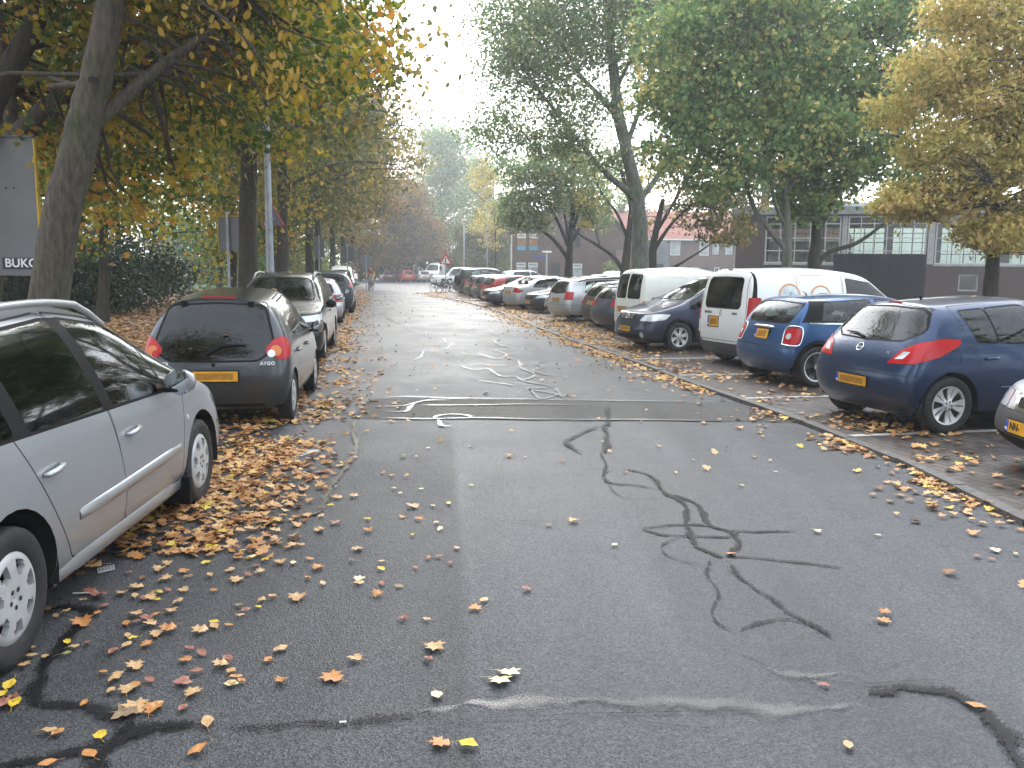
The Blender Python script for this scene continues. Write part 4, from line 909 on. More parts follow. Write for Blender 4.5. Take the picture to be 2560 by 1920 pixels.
def ground_mat():
    m, n, L, b = nmat('leafy_soil'); tc = node(n, 'ShaderNodeTexCoord')
    v = node(n, 'ShaderNodeTexVoronoi'); v.inputs['Scale'].default_value = 11; L.new(tc.outputs['Object'], v.inputs['Vector'])
    nz = node(n, 'ShaderNodeTexNoise'); nz.inputs['Scale'].default_value = 0.5; nz.inputs['Detail'].default_value = 5; L.new(tc.outputs['Object'], nz.inputs['Vector'])
    rp = ramp(n, [(0.0, (0.03, 0.02, 0.012)), (0.35, (0.12, 0.055, 0.02)), (0.7, (0.20, 0.10, 0.035)), (1.0, (0.28, 0.17, 0.06))])
    sep = node(n, 'ShaderNodeSeparateColor'); L.new(v.outputs['Color'], sep.inputs[0]); L.new(sep.outputs[0], rp.inputs[0]); L.new(rp.outputs[0], b.inputs['Base Color'])
    b.inputs['Roughness'].default_value = 0.8
    bp = node(n, 'ShaderNodeBump'); bp.inputs['Strength'].default_value = 0.6; bp.inputs['Distance'].default_value = 0.03; L.new(v.outputs['Distance'], bp.inputs['Height']); L.new(bp.outputs['Normal'], b.inputs['Normal'])
    return m
def brick_mat(name, c1, c2, mortar, w=0.22, h=0.065, flat=False, rough=0.75, msize=0.012, wet=False):
    m, n, L, b = nmat(name); tc = node(n, 'ShaderNodeTexCoord'); br = node(n, 'ShaderNodeTexBrick')
    sp = node(n, 'ShaderNodeSeparateXYZ'); cb = node(n, 'ShaderNodeCombineXYZ'); L.new(tc.outputs['Object'], sp.inputs[0])
    if flat:
        mp = node(n, 'ShaderNodeMapping'); mp.inputs['Rotation'].default_value = (0, 0, R(70)); L.new(tc.outputs['Object'], mp.inputs[0]); L.new(mp.outputs[0], br.inputs['Vector'])
    else:
        ad = node(n, 'ShaderNodeMath', operation='ADD'); L.new(sp.outputs['X'], ad.inputs[0]); L.new(sp.outputs['Y'], ad.inputs[1])
        L.new(ad.outputs[0], cb.inputs[0]); L.new(sp.outputs['Z'], cb.inputs[1]); L.new(cb.outputs[0], br.inputs['Vector'])
    br.inputs['Scale'].default_value = 1.0; br.inputs['Brick Width'].default_value = w; br.inputs['Row Height'].default_value = h; br.inputs['Mortar Size'].default_value = msize
    br.inputs['Color1'].default_value = (*c1, 1); br.inputs['Color2'].default_value = (*c2, 1); br.inputs['Mortar'].default_value = (*mortar, 1); br.inputs['Bias'].default_value = 0.0
    nz = node(n, 'ShaderNodeTexNoise'); nz.inputs['Scale'].default_value = 0.8; nz.inputs['Detail'].default_value = 6; L.new(tc.outputs['Object'], nz.inputs['Vector'])
    mr = node(n, 'ShaderNodeMapRange'); mr.inputs[3].default_value = 0.6; mr.inputs[4].default_value = 1.35; L.new(nz.outputs['Fac'], mr.inputs[0])
    mu = node(n, 'ShaderNodeMix', data_type='RGBA', blend_type='MULTIPLY'); mu.inputs[0].default_value = 1; L.new(br.outputs['Color'], mu.inputs[6]); L.new(mr.outputs[0], mu.inputs[7]); L.new(mu.outputs[2], b.inputs['Base Color'])
    if wet:
        w2 = node(n, 'ShaderNodeMapRange'); w2.inputs[1].default_value = 0.35; w2.inputs[2].default_value = 0.6; w2.inputs[3].default_value = 0.35; w2.inputs[4].default_value = 0.7; L.new(nz.outputs['Fac'], w2.inputs[0]); L.new(w2.outputs[0], b.inputs['Roughness'])
    else: b.inputs['Roughness'].default_value = rough
    bp = node(n, 'ShaderNodeBump'); bp.inputs['Strength'].default_value = 0.5; bp.inputs['Distance'].default_value = 0.008; bp.invert = True; L.new(br.outputs['Fac'], bp.inputs['Height']); L.new(bp.outputs['Normal'], b.inputs['Normal'])
    return m
KERB = [(-14, 3.2), (0, 3.5), (5.8, 3.62), (7.6, 3.62), (10.1, 3.33), (12.2, 2.93), (17.4, 2.10), (22.8, 1.12), (30.5, 0.06), (38.6, -1.2), (46, -2.9), (53.7, -4.9), (60, -6.2)]
LEFT = [(-14, -3.9), (0, -3.9), (5, -4.0), (9.8, -4.5), (14, -5.1), (19, -6.2), (24, -7.0), (30, -7.9), (36, -9.0), (45, -10.2), (55, -12.3), (66, -14.0)]      # back of the parking strip
LANE = [(-14, -1.9), (0, -2.0), (5, -2.1), (9.8, -2.3), (14, -2.8), (19, -3.8), (24, -4.7), (30, -5.7), (36, -6.7), (45, -7.8), (55, -9.9), (66, -11.5)]       # outer side of the parked row
def yx(lst, y): return ip(lst, y)
mesh_obj('ground', [(-900, -300, -0.03), (900, -300, -0.03), (900, 1400, -0.03), (-900, 1400, -0.03)], [(0, 1, 2, 3)], ground_mat())['kind'] = 'structure'
ys = [(-14 + k*1.0) for k in range(75)]
V = []; F = []
for y in ys: V += [(yx(LEFT, y), y, 0.0), (yx(KERB, min(y, 60)) , y, 0.0)]
for i in range(len(ys)-1): F.append((2*i, 2*i+1, 2*i+3, 2*i+2))
n0 = len(V); V += [(-14.0, 60.0, 0), (60, 60.0, 0), (60, 78, 0), (-16.5, 78, 0), (2, 135, 0), (-21, 112, 0)]
V[n0+1] = (-6.2, 60.0, 0); V += [(-6.2, 62.5, 0), (60, 62.5, 0)]
F = [f for f in F if ys[f[0]//2] < 60] + [(n0, n0+1, n0+6, n0+7, n0+2, n0+4, n0+5)]
tag(mesh_obj('road', V, F, ASPH), kind='structure')
V = [(-1.9, 9.87, 0.004), (-1.42, 9.87, 0.004), (0.78, 9.91, 0.004), (2.49, 9.91, 0.004), (3.30, 9.9, 0.004), (3.02, 11.36, 0.004), (2.46, 11.37, 0.004), (0.43, 11.43, 0.004), (-1.9, 11.43, 0.004)]
tag(mesh_obj('road_patch', V, [tuple(range(9))], ASPH2), kind='structure')
PAV = brick_mat('wet_pavers', (0.040, 0.031, 0.026), (0.095, 0.074, 0.062), (0.014, 0.013, 0.012), 0.21, 0.105, True, msize=0.012, wet=True)
V = []; F = []; yk = [y for y in ys if y <= 60]
for y in yk: V += [(yx(KERB, y) + 0.12, y, 0.03), (62, y, 0.03)]
for i in range(len(yk)-1): F.append((2*i, 2*i+1, 2*i+3, 2*i+2))
tag(mesh_obj('parking_paving', V, F, PAV), kind='structure')
STONE = mat('kerb_stone', (0.075, 0.070, 0.066), 0.55, noise=(14, 0.45), bump=(60, 0.5))
mb = MB(); yy = -14.0
while yy < 60:
    y1 = min(60, yy + 0.98); a, b_ = yx(KERB, yy), yx(KERB, y1); dz = random.uniform(-0.006, 0.006); ox = random.uniform(-0.008, 0.008)
    mb.add([(a+ox, yy, -0.02), (a+0.115+ox, yy, -0.02), (b_+0.115+ox, y1, -0.02), (b_+ox, y1, -0.02), (a+ox, yy, 0.045+dz), (a+0.115+ox, yy, 0.045+dz), (b_+0.115+ox, y1, 0.045+dz), (b_+ox, y1, 0.045+dz)],
           [(4,5,6,7), (0,1,5,4), (1,2,6,5), (2,3,7,6), (3,0,4,7)]); yy = y1 + 0.012
tag(mb.build('kerb', STONE), kind='structure')
GRASS = mat('lawn', (0.045, 0.085, 0.018), 0.9, noise=(3, 0.4), bump=(40, 0.8))
tag(mesh_obj('lawn', [(-62, 52, -0.012), (-23, 52, -0.012), (-20.5, 60, -0.012), (-22, 76, -0.012), (-32, 96, -0.012), (-90, 96, -0.012)], [(0, 1, 2, 3, 4, 5)], GRASS), kind='structure')
WLINE = mat('worn_white_paint', (0.36, 0.35, 0.33), 0.55, noise=(22, 0.5))
slots = [8.95, 11.58, 14.1, 16.62, 19.25, 21.9, 24.5, 27.1, 29.7, 32.3, 34.9, 37.5, 40.1, 42.7, 45.3, 47.9, 50.5]
mb = MB()
for y in slots:
    x = yx(KERB, y) + 0.16; d = Vector((math.cos(R(12)), math.sin(R(12)), 0)); nn = Vector((-d.y, d.x, 0))*0.055; p = Vector((x, y, 0.034)); q = p + d*4.9
    mb.quad(p - nn, q - nn, q + nn, p + nn)
tag(mb.build('bay_lines', WLINE), kind='structure')
tag(MB().quad((-3.15, 7.55, 0.005), (-1.98, 7.72, 0.005), (-1.98, 7.82, 0.005), (-3.15, 7.65, 0.005)).quad((-2.06, 7.82, 0.005), (-1.98, 7.82, 0.005), (-1.86, 8.14, 0.005), (-1.98, 8.14, 0.005)).build('lane_marking', WLINE), kind='structure')

# tar seams, ragged edged, smooth enough to mirror the sky at a low angle
def tar_mat(name, col, rough, edge, soft, spec, opac=1.0, cell=0.75):
    m, n, L, b = nmat(name); b.inputs['Specular IOR Level'].default_value = spec; b.inputs['Base Color'].default_value = (*col, 1); b.inputs['Roughness'].default_value = rough
    uv = node(n, 'ShaderNodeUVMap'); sp = node(n, 'ShaderNodeSeparateXYZ'); L.new(uv.outputs[0], sp.inputs[0])
    tc = node(n, 'ShaderNodeTexCoord'); vo = node(n, 'ShaderNodeTexVoronoi'); vo.inputs['Scale'].default_value = 150; L.new(tc.outputs['Object'], vo.inputs['Vector'])
    sc = node(n, 'ShaderNodeSeparateColor'); L.new(vo.outputs['Color'], sc.inputs[0])
    nz = node(n, 'ShaderNodeTexNoise'); nz.inputs['Scale'].default_value = 9; nz.inputs['Detail'].default_value = 3; L.new(tc.outputs['Object'], nz.inputs['Vector'])
    a1 = node(n, 'ShaderNodeMath', operation='MULTIPLY_ADD'); a1.inputs[1].default_value = soft; L.new(nz.outputs['Fac'], a1.inputs[0]); L.new(sp.outputs['Y'], a1.inputs[2])
    ad = node(n, 'ShaderNodeMath', operation='MULTIPLY_ADD'); ad.inputs[1].default_value = cell; L.new(sc.outputs[0], ad.inputs[0]); L.new(a1.outputs[0], ad.inputs[2])
    mr = node(n, 'ShaderNodeMapRange'); mr.inputs[1].default_value = edge; mr.inputs[2].default_value = edge + (0.10 if cell > 0.5 else 0.55); mr.inputs[4].default_value = opac; L.new(ad.outputs[0], mr.inputs[0])
    tr = node(n, 'ShaderNodeBsdfTransparent'); ms = node(n, 'ShaderNodeMixShader'); L.new(mr.outputs[0], ms.inputs[0]); L.new(tr.outputs[0], ms.inputs[1]); L.new(b.outputs[0], ms.inputs[2])
    L.new(ms.outputs[0], n.nodes['Material Output'].inputs['Surface']); return m
TARM = [tar_mat('tar', (0.009, 0.009, 0.010), 0.45, 1.18, 0.7, 0.12, 0.95), tar_mat('worn_tar', (0.009, 0.009, 0.010), 0.48, 1.50, 0.8, 0.12, 0.9), tar_mat('wet_tar', (0.04, 0.041, 0.043), 0.18, 0.72, 0.9, 0.5, 0.5, 0.10), tar_mat('far_tar', (0.05, 0.05, 0.052), 0.28, 0.95, 0.6, 1.0, 1.0)]  # last one: same tar, base paled to stand in for reflected sky
bq = TARM[3].node_tree.nodes['Principled BSDF']; bq.inputs['Coat Weight'].default_value = 1.0; bq.inputs['Coat Roughness'].default_value = 0.22; bq.inputs['Coat IOR'].default_value = 1.75
def ribbon(name, kind, w, c, z):
    P = [Vector((c[i], c[i+1], 0)) for i in range(0, len(c), 2)]; Q = []
    for i in range(len(P)-1):
        p0, p1, p2, p3 = P[max(0, i-1)], P[i], P[i+1], P[min(len(P)-1, i+2)]
        m_ = max(3, int((p2-p1).length/0.05)) if (p1.y < 8) else max(3, int((p2-p1).length/0.12))
        for k in range(m_):
            t = k/m_; Q.append(0.5*((2*p1) + (p2-p0)*t + (2*p0-5*p1+4*p2-p3)*t*t + (3*p1-p0-3*p2+p3)*t**3))
    Q.append(P[-1]); V = []; F = []; U = []; n = len(Q); ph = random.uniform(0, 9)
    for i, q in enumerate(Q):
        t = (Q[min(n-1, i+1)] - Q[max(0, i-1)]); t = t.normalized() if t.length > 1e-6 else Vector((1,0,0)); nn = Vector((-t.y, t.x, 0))
        ww = w*0.5*1.35*(1 + 0.28*math.sin(i*0.7+ph) + 0.2*math.sin(i*1.9+ph*2)); e = 1 if 0 < i < n-1 else 0.0; tp = 14 if kind == 2 else 3; ww *= min(1.0, (i+0.6)/tp, (n-0.4-i)/tp)**0.7; e *= min(1.0, (i+1)/tp, (n-i)/tp)**0.5
        q = q + nn*0.12*w*math.sin(i*1.3+ph)
        for s in (-1, 0, 1): V.append((q.x+nn.x*ww*s, q.y+nn.y*ww*s, z)); U.append((i*0.1, (1-abs(s))*e))
    for i in range(n-1):
        for s in (0, 1): F.append((i*3+s, i*3+s+1, i*3+s+4, i*3+s+3))
    o = mesh_obj(name, V, F, TARM[kind]); u = o.data.uv_layers.new(name='UVMap')
    for l in o.data.loops: u.data[l.index].uv = U[l.vertex_index]
    return tag(o, kind='structure')
for i, (k, w_, c) in enumerate(TAR): ribbon('tar_seam', 3 if c[1] > 9.4 and c[0] < 0.95 else k, w_, c, 0.0070 + i*0.00022)

# ================================================================== buildings
BRK = brick_mat('dark_red_brick', (0.040, 0.017, 0.014), (0.064, 0.026, 0.022), (0.045, 0.038, 0.034))
BRB = brick_mat('brown_brick', (0.092, 0.047, 0.036), (0.145, 0.078, 0.061), (0.10, 0.085, 0.074))
BRR = brick_mat('red_brick', (0.22, 0.085, 0.07), (0.28, 0.12, 0.10), (0.2, 0.18, 0.16))
BRP = brick_mat('pink_brick', (0.30, 0.17, 0.15), (0.36, 0.22, 0.19), (0.3, 0.27, 0.25))
TILE_R = brick_mat('red_roof_tile', (0.30, 0.105, 0.075), (0.38, 0.15, 0.11), (0.12, 0.05, 0.04), 0.26, 0.30, msize=0.02)
TILE_B = brick_mat('brown_roof_tile', (0.10, 0.062, 0.055), (0.14, 0.09, 0.08), (0.05, 0.035, 0.03), 0.26, 0.30, msize=0.02)
FASCIA = mat('grey_fascia', (0.16, 0.165, 0.17), 0.6, noise=(3, 0.25)); ROOFG = mat('grey_roofing', (0.42, 0.43, 0.44), 0.5, noise=(2, 0.2))
WFRAME = mat('white_frame', (0.62, 0.62, 0.60), 0.5); DFRAME = mat('dark_frame', (0.03, 0.035, 0.035), 0.5); CONC = mat('concrete', (0.26, 0.26, 0.25), 0.7, noise=(4, 0.25))
GFRAME = mat('pale_steel_frame', (0.40, 0.41, 0.40), 0.5)
WGLASS = glass('window_glass', (0.42, 0.47, 0.44), 0.0); PANE = mat('curtained_pane', (0.34, 0.37, 0.37), 0.08, coat=1.0, noise=(1.3, 0.35)); PANED = mat('dark_pane', (0.03, 0.035, 0.04), 0.06, coat=1.0)
def wall_with_holes(name, x0, x1, z0, z1, y, t, holes, m, parent):
    """front wall in the xz plane at y..y+t with rectangular openings"""
    xs = sorted({x0, x1, *[h[0] for h in holes], *[h[1] for h in holes]}); zs = sorted({z0, z1, *[h[2] for h in holes], *[h[3] for h in holes]})
    def solid(i, k):
        if i < 0 or k < 0 or i >= len(xs)-1 or k >= len(zs)-1: return False
        cx, cz = (xs[i]+xs[i+1])/2, (zs[k]+zs[k+1])/2
        return not any(h[0] < cx < h[1] and h[2] < cz < h[3] for h in holes)
    V = []; F = []
    def q(*p): b = len(V); V.extend(p); F.append((b, b+1, b+2, b+3))
    for i in range(len(xs)-1):
        for k in range(len(zs)-1):
            if not solid(i, k): continue
            a, b, c, d = xs[i], xs[i+1], zs[k], zs[k+1]
            q((a,y,c), (b,y,c), (b,y,d), (a,y,d)); q((b,y+t,c), (a,y+t,c), (a,y+t,d), (b,y+t,d))
            if not solid(i-1, k): q((a,y+t,c), (a,y,c), (a,y,d), (a,y+t,d))
            if not solid(i+1, k): q((b,y,c), (b,y+t,c), (b,y+t,d), (b,y,d))
            if not solid(i, k-1): q((a,y+t,c), (b,y+t,c), (b,y,c), (a,y,c))
            if not solid(i, k+1): q((a,y,d), (b,y,d), (b,y+t,d), (a,y+t,d))
    return mesh_obj(name, V, F, m, parent)
def window(parent, x0, x1, z0, z1, y, fm, pm_, nx=1, nz=1, fw=0.07, bw=0.035, name='window', depth=0.08):
    mb = MB(); mb.box((x0, y, z0), (x1, y+depth, z0+fw)); mb.box((x0, y, z1-fw), (x1, y+depth, z1)); mb.box((x0, y, z0+fw), (x0+fw, y+depth, z1-fw)); mb.box((x1-fw, y, z0+fw), (x1, y+depth, z1-fw))
    for i in range(1, nx): x = x0 + (x1-x0)*i/nx; mb.box((x-bw/2, y+0.01, z0+fw), (x+bw/2, y+depth-0.01, z1-fw))
    zz = [z0 + (z1-z0)*k/nz for k in range(1, nz)] if isinstance(nz, int) else [z0 + (z1-z0)*k for k in nz]
    for z in zz: mb.box((x0+fw, y+0.014, z-bw/2), (x1-fw, y+depth-0.014, z+bw/2))
    o = mb.build(name, fm, parent)
    mesh_obj('pane', [(x0+fw*0.5, y+depth*0.5, z0+fw*0.5), (x1-fw*0.5, y+depth*0.5, z0+fw*0.5), (x1-fw*0.5, y+depth*0.5, z1-fw*0.5), (x0+fw*0.5, y+depth*0.5, z1-fw*0.5)], [(0,1,2,3)], pm_, o)
    return o
def local(root, lo): return lo
# --- school gym with tall glazing
def gym():
    g = empty('gym_building', (12.9, 50, 0), R(-14), 'long flat roofed dark brick hall with a band of tall gridded windows', 'building')
    W_, D_, H_ = 34.0, 13.0, 5.0
    groups = [(1.62, 5.70, 5), (6.06, 10.17, 6), (10.60, 13.24, 4), (13.7, 17.5, 5), (18.0, 21.8, 5), (22.3, 26.1, 5)]
    holes = [(a, b, 2.2, 4.85) for a, b, n in groups]
    wall_with_holes('wall', 0, W_, 0, H_, 0, 0.3, holes + [(11.9, 12.9, 0.75, 1.68)], BRK, g)
    wall_with_holes('wall', 0, W_, 0, H_, D_, 0.3, holes, mat('plaster', (0.5, 0.5, 0.46), 0.8), g)
    for x in (0.0, W_-0.3): MB().box((x, 0.3, 0), (x+0.3, D_, H_)).build('wall', BRK, g)
    MB().box((-0.25, -0.28, H_-0.06), (W_+0.25, D_+0.5, H_+0.36)).build('roof', FASCIA, g)
    MB().box((3.0, 2.5, H_+0.36), (W_-6, D_-1, H_+0.75)).build('roof_light', ROOFG, g)
    for k, (a, b, n) in enumerate(groups):
        window(g, a, b, 2.2, 4.85, 0.06, GFRAME, WGLASS, n, [0.27, 0.54, 0.84], 0.08, 0.05)
        window(g, a, b, 2.2, 4.85, D_+0.1, GFRAME, WGLASS, n, [0.3, 0.6, 0.84], 0.08, 0.05)
        MB().box((a-0.05, -0.04, 2.10), (b+0.05, 0.06, 2.19)).build('sill', CONC, g)
    for (a, b, n), (c, d, m_) in zip(groups, groups[1:]): MB().box((b+0.05, -0.03, 2.2), (c-0.05, 0.0, 4.86)).build('pier', CONC, g)
    window(g, 11.9, 12.9, 0.75, 1.68, 0.08, CONC, PANED, 1, 1, 0.09)
    return g
gym()
f = empty('screen_fence', (16.75, 45, 0), 0, 'black vertical board screen in front of the brick hall', 'fence')
BLK = mat('black_boards', (0.008, 0.009, 0.011), 0.8, spec=0.1, noise=(2, 0.4))
mb = MB()
for k in range(33): mb.box((k*0.147, random.uniform(-0.006, 0.006), 0.03), (k*0.147+0.139, 0.03, 2.68))
mb.build('boards', BLK, f)
for x in (0.1, 2.4, 4.7): MB().box((x, 0.035, 0.0), (x+0.08, 0.12, 2.6)).build('post', BLK, f)
# --- gable house
def gable_house():
    g = empty('gable_house', (-0.05, 80, 0), 0, 'brown brick gable house with white vents over its windows, steep roof to the street', 'house')
    W_ = 10.4; D_ = 9; E = 5.3; A = 9.0
    wins = [(0.35, 1.30, 3.4, 5.05), (1.45, 2.40, 3.4, 5.05), (5.75, 6.3, 3.75, 4.8), (0.30, 1.30, 0.2, 2.40), (1.40, 2.42, 0.2, 2.40), (5.55, 6.55, 0.2, 2.35)]
    door = (3.55, 4.40, 0, 2.35)
    wall_with_holes('wall', 0, W_, 0, E, 0, 0.3, wins + [door], BRB, g)
    gx = 6.4
    mesh_obj('gable', [(0, 0, E), (W_, 0, E), (gx, 0, A), (0, 0.3, E), (W_, 0.3, E), (gx, 0.3, A)], [(0,1,2), (3,5,4), (0,2,5,3), (1,4,5,2), (0,3,4,1)], BRB, g)
    for x in (0, W_-0.3): MB().box((x, 0.3, 0), (x+0.3, D_, E)).build('wall', BRB, g)
    for s, xe in ((1, -0.35), (-1, W_+0.35)):
        ze = E - 0.28 if s > 0 else E - 0.3
        mesh_obj('roof', [(xe, -0.25, ze), (gx, -0.25, A+0.06), (gx, D_, A+0.06), (xe, D_, ze), (xe, -0.25, ze+0.16), (gx, -0.25, A+0.24), (gx, D_, A+0.24), (xe, D_, ze+0.16)], [(0,1,2,3), (4,7,6,5), (0,4,5,1), (0,3,7,4), (3,2,6,7), (1,5,6,2)], TILE_B, g)
    BL = mat('brown_blind', (0.30, 0.15, 0.06), 0.7, noise=(2, 0.2)); CY = mat('blue_panel', (0.06, 0.30, 0.46), 0.5); VW = mat('white_vent', (0.66, 0.66, 0.64), 0.5)
    for i, (a, b, c, d) in enumerate(wins):
        pm_ = BL if i < 2 else (PANED if i == 2 else PANE)
        o = window(g, a, b, c, d, 0.1, DFRAME, pm_, 1, 1, 0.06)
        if i != 2:
            mb = MB(); mb.box((a+0.06, 0.09, d-0.48), (b-0.06, 0.17, d-0.06), 0); mb.box((a+0.16, 0.082, d-0.32), (b-0.16, 0.092, d-0.24), 1); mb.build('vent', [VW, DFRAME], o)
        if i < 2: MB().box((a+0.06, 0.10, c+0.06), (b-0.06, 0.15, c+0.42)).build('panel', CY, o)
        if i >= 3: MB().box((a+0.06, 0.10, c+0.06), (b-0.06, 0.15, c+0.9)).build('panel', VW, o)
    mb = MB(); mb.box((3.55, 0.12, 0), (4.40, 0.2, 2.35), 0); mb.box((3.65, 0.10, 0.08), (4.30, 0.125, 1.15), 1); mb.build('door', [DFRAME, mat('pale_door_panel', (0.5, 0.52, 0.52), 0.5)], g)
    MB().tube([(-0.12, -0.08, 0), (-0.12, -0.08, 4.95)], 0.055).build('drainpipe', WFRAME, g)
    return g
gable_house()
a = empty('brick_annexe', (9.4, 78.6, 0), 0, 'low red brick annexe with a black garage door right of the gable house', 'building')
MB().box((0, 0, 0), (2.2, 6, 3.4)).build('wall', BRR, a); MB().box((2.21, 0.4, 0), (4.9, 6, 4.2)).build('wall', mat('grey_render', (0.17, 0.18, 0.20), 0.8, noise=(2, 0.2)), a); MB().box((2.5, 0.33, 0), (4.4, 0.42, 2.3)).build('garage_door', DFRAME, a); MB().box((-0.05, -0.06, 3.4), (2.2, 6.05, 3.52)).build('roof', FASCIA, a)
MB().tube([(2.12, -0.07, 0), (2.12, -0.07, 4.1)], 0.05).build('drainpipe', WFRAME, a)
def row_house(x0, w, label, cols, doors):
    g = empty('row_house', (x0, 100, 0), 0, label, 'house', 'brown brick row houses under red tiled roofs')
    E = 5.45; hs = [(a, b, 3.45, 5.05) for a, b, fm in cols] + [(a, b, c, 2.1) for a, b, c, fm in doors]
    wall_with_holes('wall', 0, w, 0, E, 0, 0.3, hs, BRB, g); MB().box((0, 0.3, 0), (0.2, 8, E)).build('wall', BRB, g); MB().box((w-0.2, 0.3, 0), (w, 8, E)).build('wall', BRB, g)
    mesh_obj('roof', [(0, -0.4, E-0.1), (w, -0.4, E-0.1), (w, 4.2, 8.7), (0, 4.2, 8.7), (0, 8.8, E-0.1), (w, 8.8, E-0.1), (0, -0.4, E-0.25), (w, -0.4, E-0.25)], [(0,1,2,3), (3,2,5,4), (6,7,1,0)], TILE_R, g)
    MB().box((0.0, -0.52, E-0.3), (w, -0.41, E-0.12)).build('gutter', WFRAME, g)
    for a, b, fm in cols: window(g, a, b, 3.45, 5.05, 0.08, fm, PANE, 1, 1, 0.1)
    for a, b, c, fm in doors:
        if c == 0:
            mb = MB(); mb.box((a, 0.1, 0), (b, 0.18, 2.1), 0)
            for k in range(3): mb.box((a+0.14+k*(b-a-0.2)/3, 0.09, 0.9), (a+0.08+(k+1)*(b-a-0.2)/3, 0.105, 1.95), 1)
            mb.build('door', [fm, PANED], g)
        else: window(g, a, b, c, 2.1, 0.08, fm, PANE if a > 3 else PANED, 1, 1, 0.1)
    MB().box((w*0.5-0.4, 3.9, 8.4), (w*0.5+0.4, 4.6, 9.5)).build('chimney', BRB, g)
row_house(15.9, 4.6, 'row house with four pale curtained upper windows right of the great poplar trunk', [(0.6, 1.9, WFRAME), (2.3, 3.5, WFRAME)], [(0.5, 1.5, 0.6, DFRAME), (2.9, 4.1, 0, WFRAME)])
row_house(20.5, 6.6, 'row house with one white framed upper window beside the brick hall corner', [(1.1, 2.2, WFRAME), (2.5, 3.5, DFRAME), (4.0, 5.1, DFRAME)], [(0.2, 1.2, 0, WFRAME), (1.4, 2.3, 0.6, DFRAME), (2.9, 3.5, 0.6, WFRAME), (3.7, 5.2, 0.7, DFRAME)])
row_house(14.0-3.9, 5.7, 'row house half hidden behind the trunks right of the gable house', [(0.8, 2.0, DFRAME), (3.0, 4.2, DFRAME)], [(0.8, 2.2, 0.6, DFRAME), (3.2, 4.3, 0, DFRAME)])
row_house(27.2, 12.0, 'row house whose roof runs on behind the brick hall', [(1.1, 2.2, WFRAME), (4.0, 5.1, DFRAME)], [(1.4, 2.3, 0.6, DFRAME)])
g = empty('pink_block', (-3.4, 125, 0), 0, 'distant pink brick block with a salmon roof left of the gable house', 'building')
ws = [(1.2, 1.9, 3.9, 5.2), (2.2, 2.9, 3.9, 5.2), (1.2, 1.9, 0.6, 2.2), (2.4, 3.0, 0.6, 2.2), (0.2, 0.8, 0.6, 2.2)]
wall_with_holes('wall', -0.2, 5, 0, 6.4, 0, 0.3, ws, BRP, g)
for q in ws: window(g, *q, 0.08, DFRAME, PANED, 1, 1, 0.08)
mesh_obj('roof', [(-0.3, -0.4, 6.3), (5.2, -0.4, 6.3), (5.2, 5, 9.6), (1.6, 5, 9.6), (5.2, 10, 6.3), (-0.3, 10, 6.3)], [(0,1,2,3), (3,2,4,5), (0,3,5)], mat('salmon_tile', (0.48, 0.26, 0.21), 0.8, noise=(3, 0.2)), g)

# ================================================================== posts, signs, lamps
GALV = mat('galvanised_steel', (0.30, 0.33, 0.37), 0.5, 0.3, noise=(5, 0.2)); SGREY = mat('sign_back', (0.15, 0.158, 0.172), 0.5, noise=(2, 0.12)); SYEL = mat('sign_yellow', (0.55, 0.38, 0.03), 0.5); SRED = mat('sign_red', (0.55, 0.03, 0.03), 0.4); SWHITE = mat('sign_white', (0.78, 0.76, 0.70), 0.4)
PRINTW = mat('white_print', (0.8, 0.8, 0.8), 0.5); DKBLUE = mat('navy_sticker', (0.015, 0.022, 0.05), 0.4)
s = empty('road_sign', (-8.27, 12.6, 0), 0, 'big grey back of a yellow edged road sign behind the leaning tree trunk', 'sign')
MB().tube([(-0.05, -0.06, 0), (-0.05, -0.06, 3.6)], 0.04).build('post', GALV, s)
mb = MB(); mb.box((-0.45, 0.0, 1.60), (1.36, 0.02, 3.58)); mb.build('panel', SGREY, s, bevel=0.01)
mb = MB(); mb.box((1.362, -0.03, 1.6), (1.384, 0.03, 3.55), 0); mb.box((-0.45, -0.03, 3.582), (1.355, 0.03, 3.60), 1); mb.build('rim', [SYEL, SGREY], s)
MB().box((-0.3, -0.03, 1.63), (0.19, -0.002, 1.72)).box((-0.3, -0.03, 3.38), (0.19, -0.002, 3.47)).build('bracket', GALV, s)
st = MB().box((0.795, -0.009, 1.70), (1.355, -0.001, 1.865)).build('sticker', DKBLUE, s)
put_text('lettering', 'BUKO', 0.175, st, Matrix.Translation((1.075, -0.012, 1.782)) @ Matrix.Rotation(R(90), 4, 'X'), PRINTW, bold=0.004, space=1.04)
for x in (0.92, 1.03): mesh_disc('bolt', (x, -0.004, 2.86), (0, -1, 0), 0.013, TRIM, s)
def panel_sign(x, y, w, z0, z1, label, post_x=0.0, back=SGREY, yellow=True, sticker=True):
    s = empty('road_sign', (x, y, 0), 0, label, 'sign', 'grey sign backs along the left verge')
    MB().tube([(post_x, -0.05, 0), (post_x, -0.05, z1 + 0.12)], 0.035).build('post', GALV, s)
    MB().box((-w/2, 0, z0), (w/2, 0.02, z1)).build('panel', back, s)
    if yellow: MB().box((-w/2-0.02, -0.02, z0), (-w/2-0.002, 0.025, z1)).box((-w/2, -0.02, z1+0.002), (w/2, 0.025, z1+0.02)).build('rim', SYEL, s)
    if sticker: MB().box((w*0.12, -0.006, z0+0.04), (w*0.38, -0.002, z0+0.1)).build('sticker', PRINTW, s)
panel_sign(-7.6, 23.6, 0.90, 2.18, 3.10, 'yellow edged grey sign back on a thin post behind the dark people carrier', -0.19)
panel_sign(-9.0, 40.0, 0.48, 2.1, 3.1, 'narrow grey sign back beside the third avenue trunk', 0.0, yellow=False)
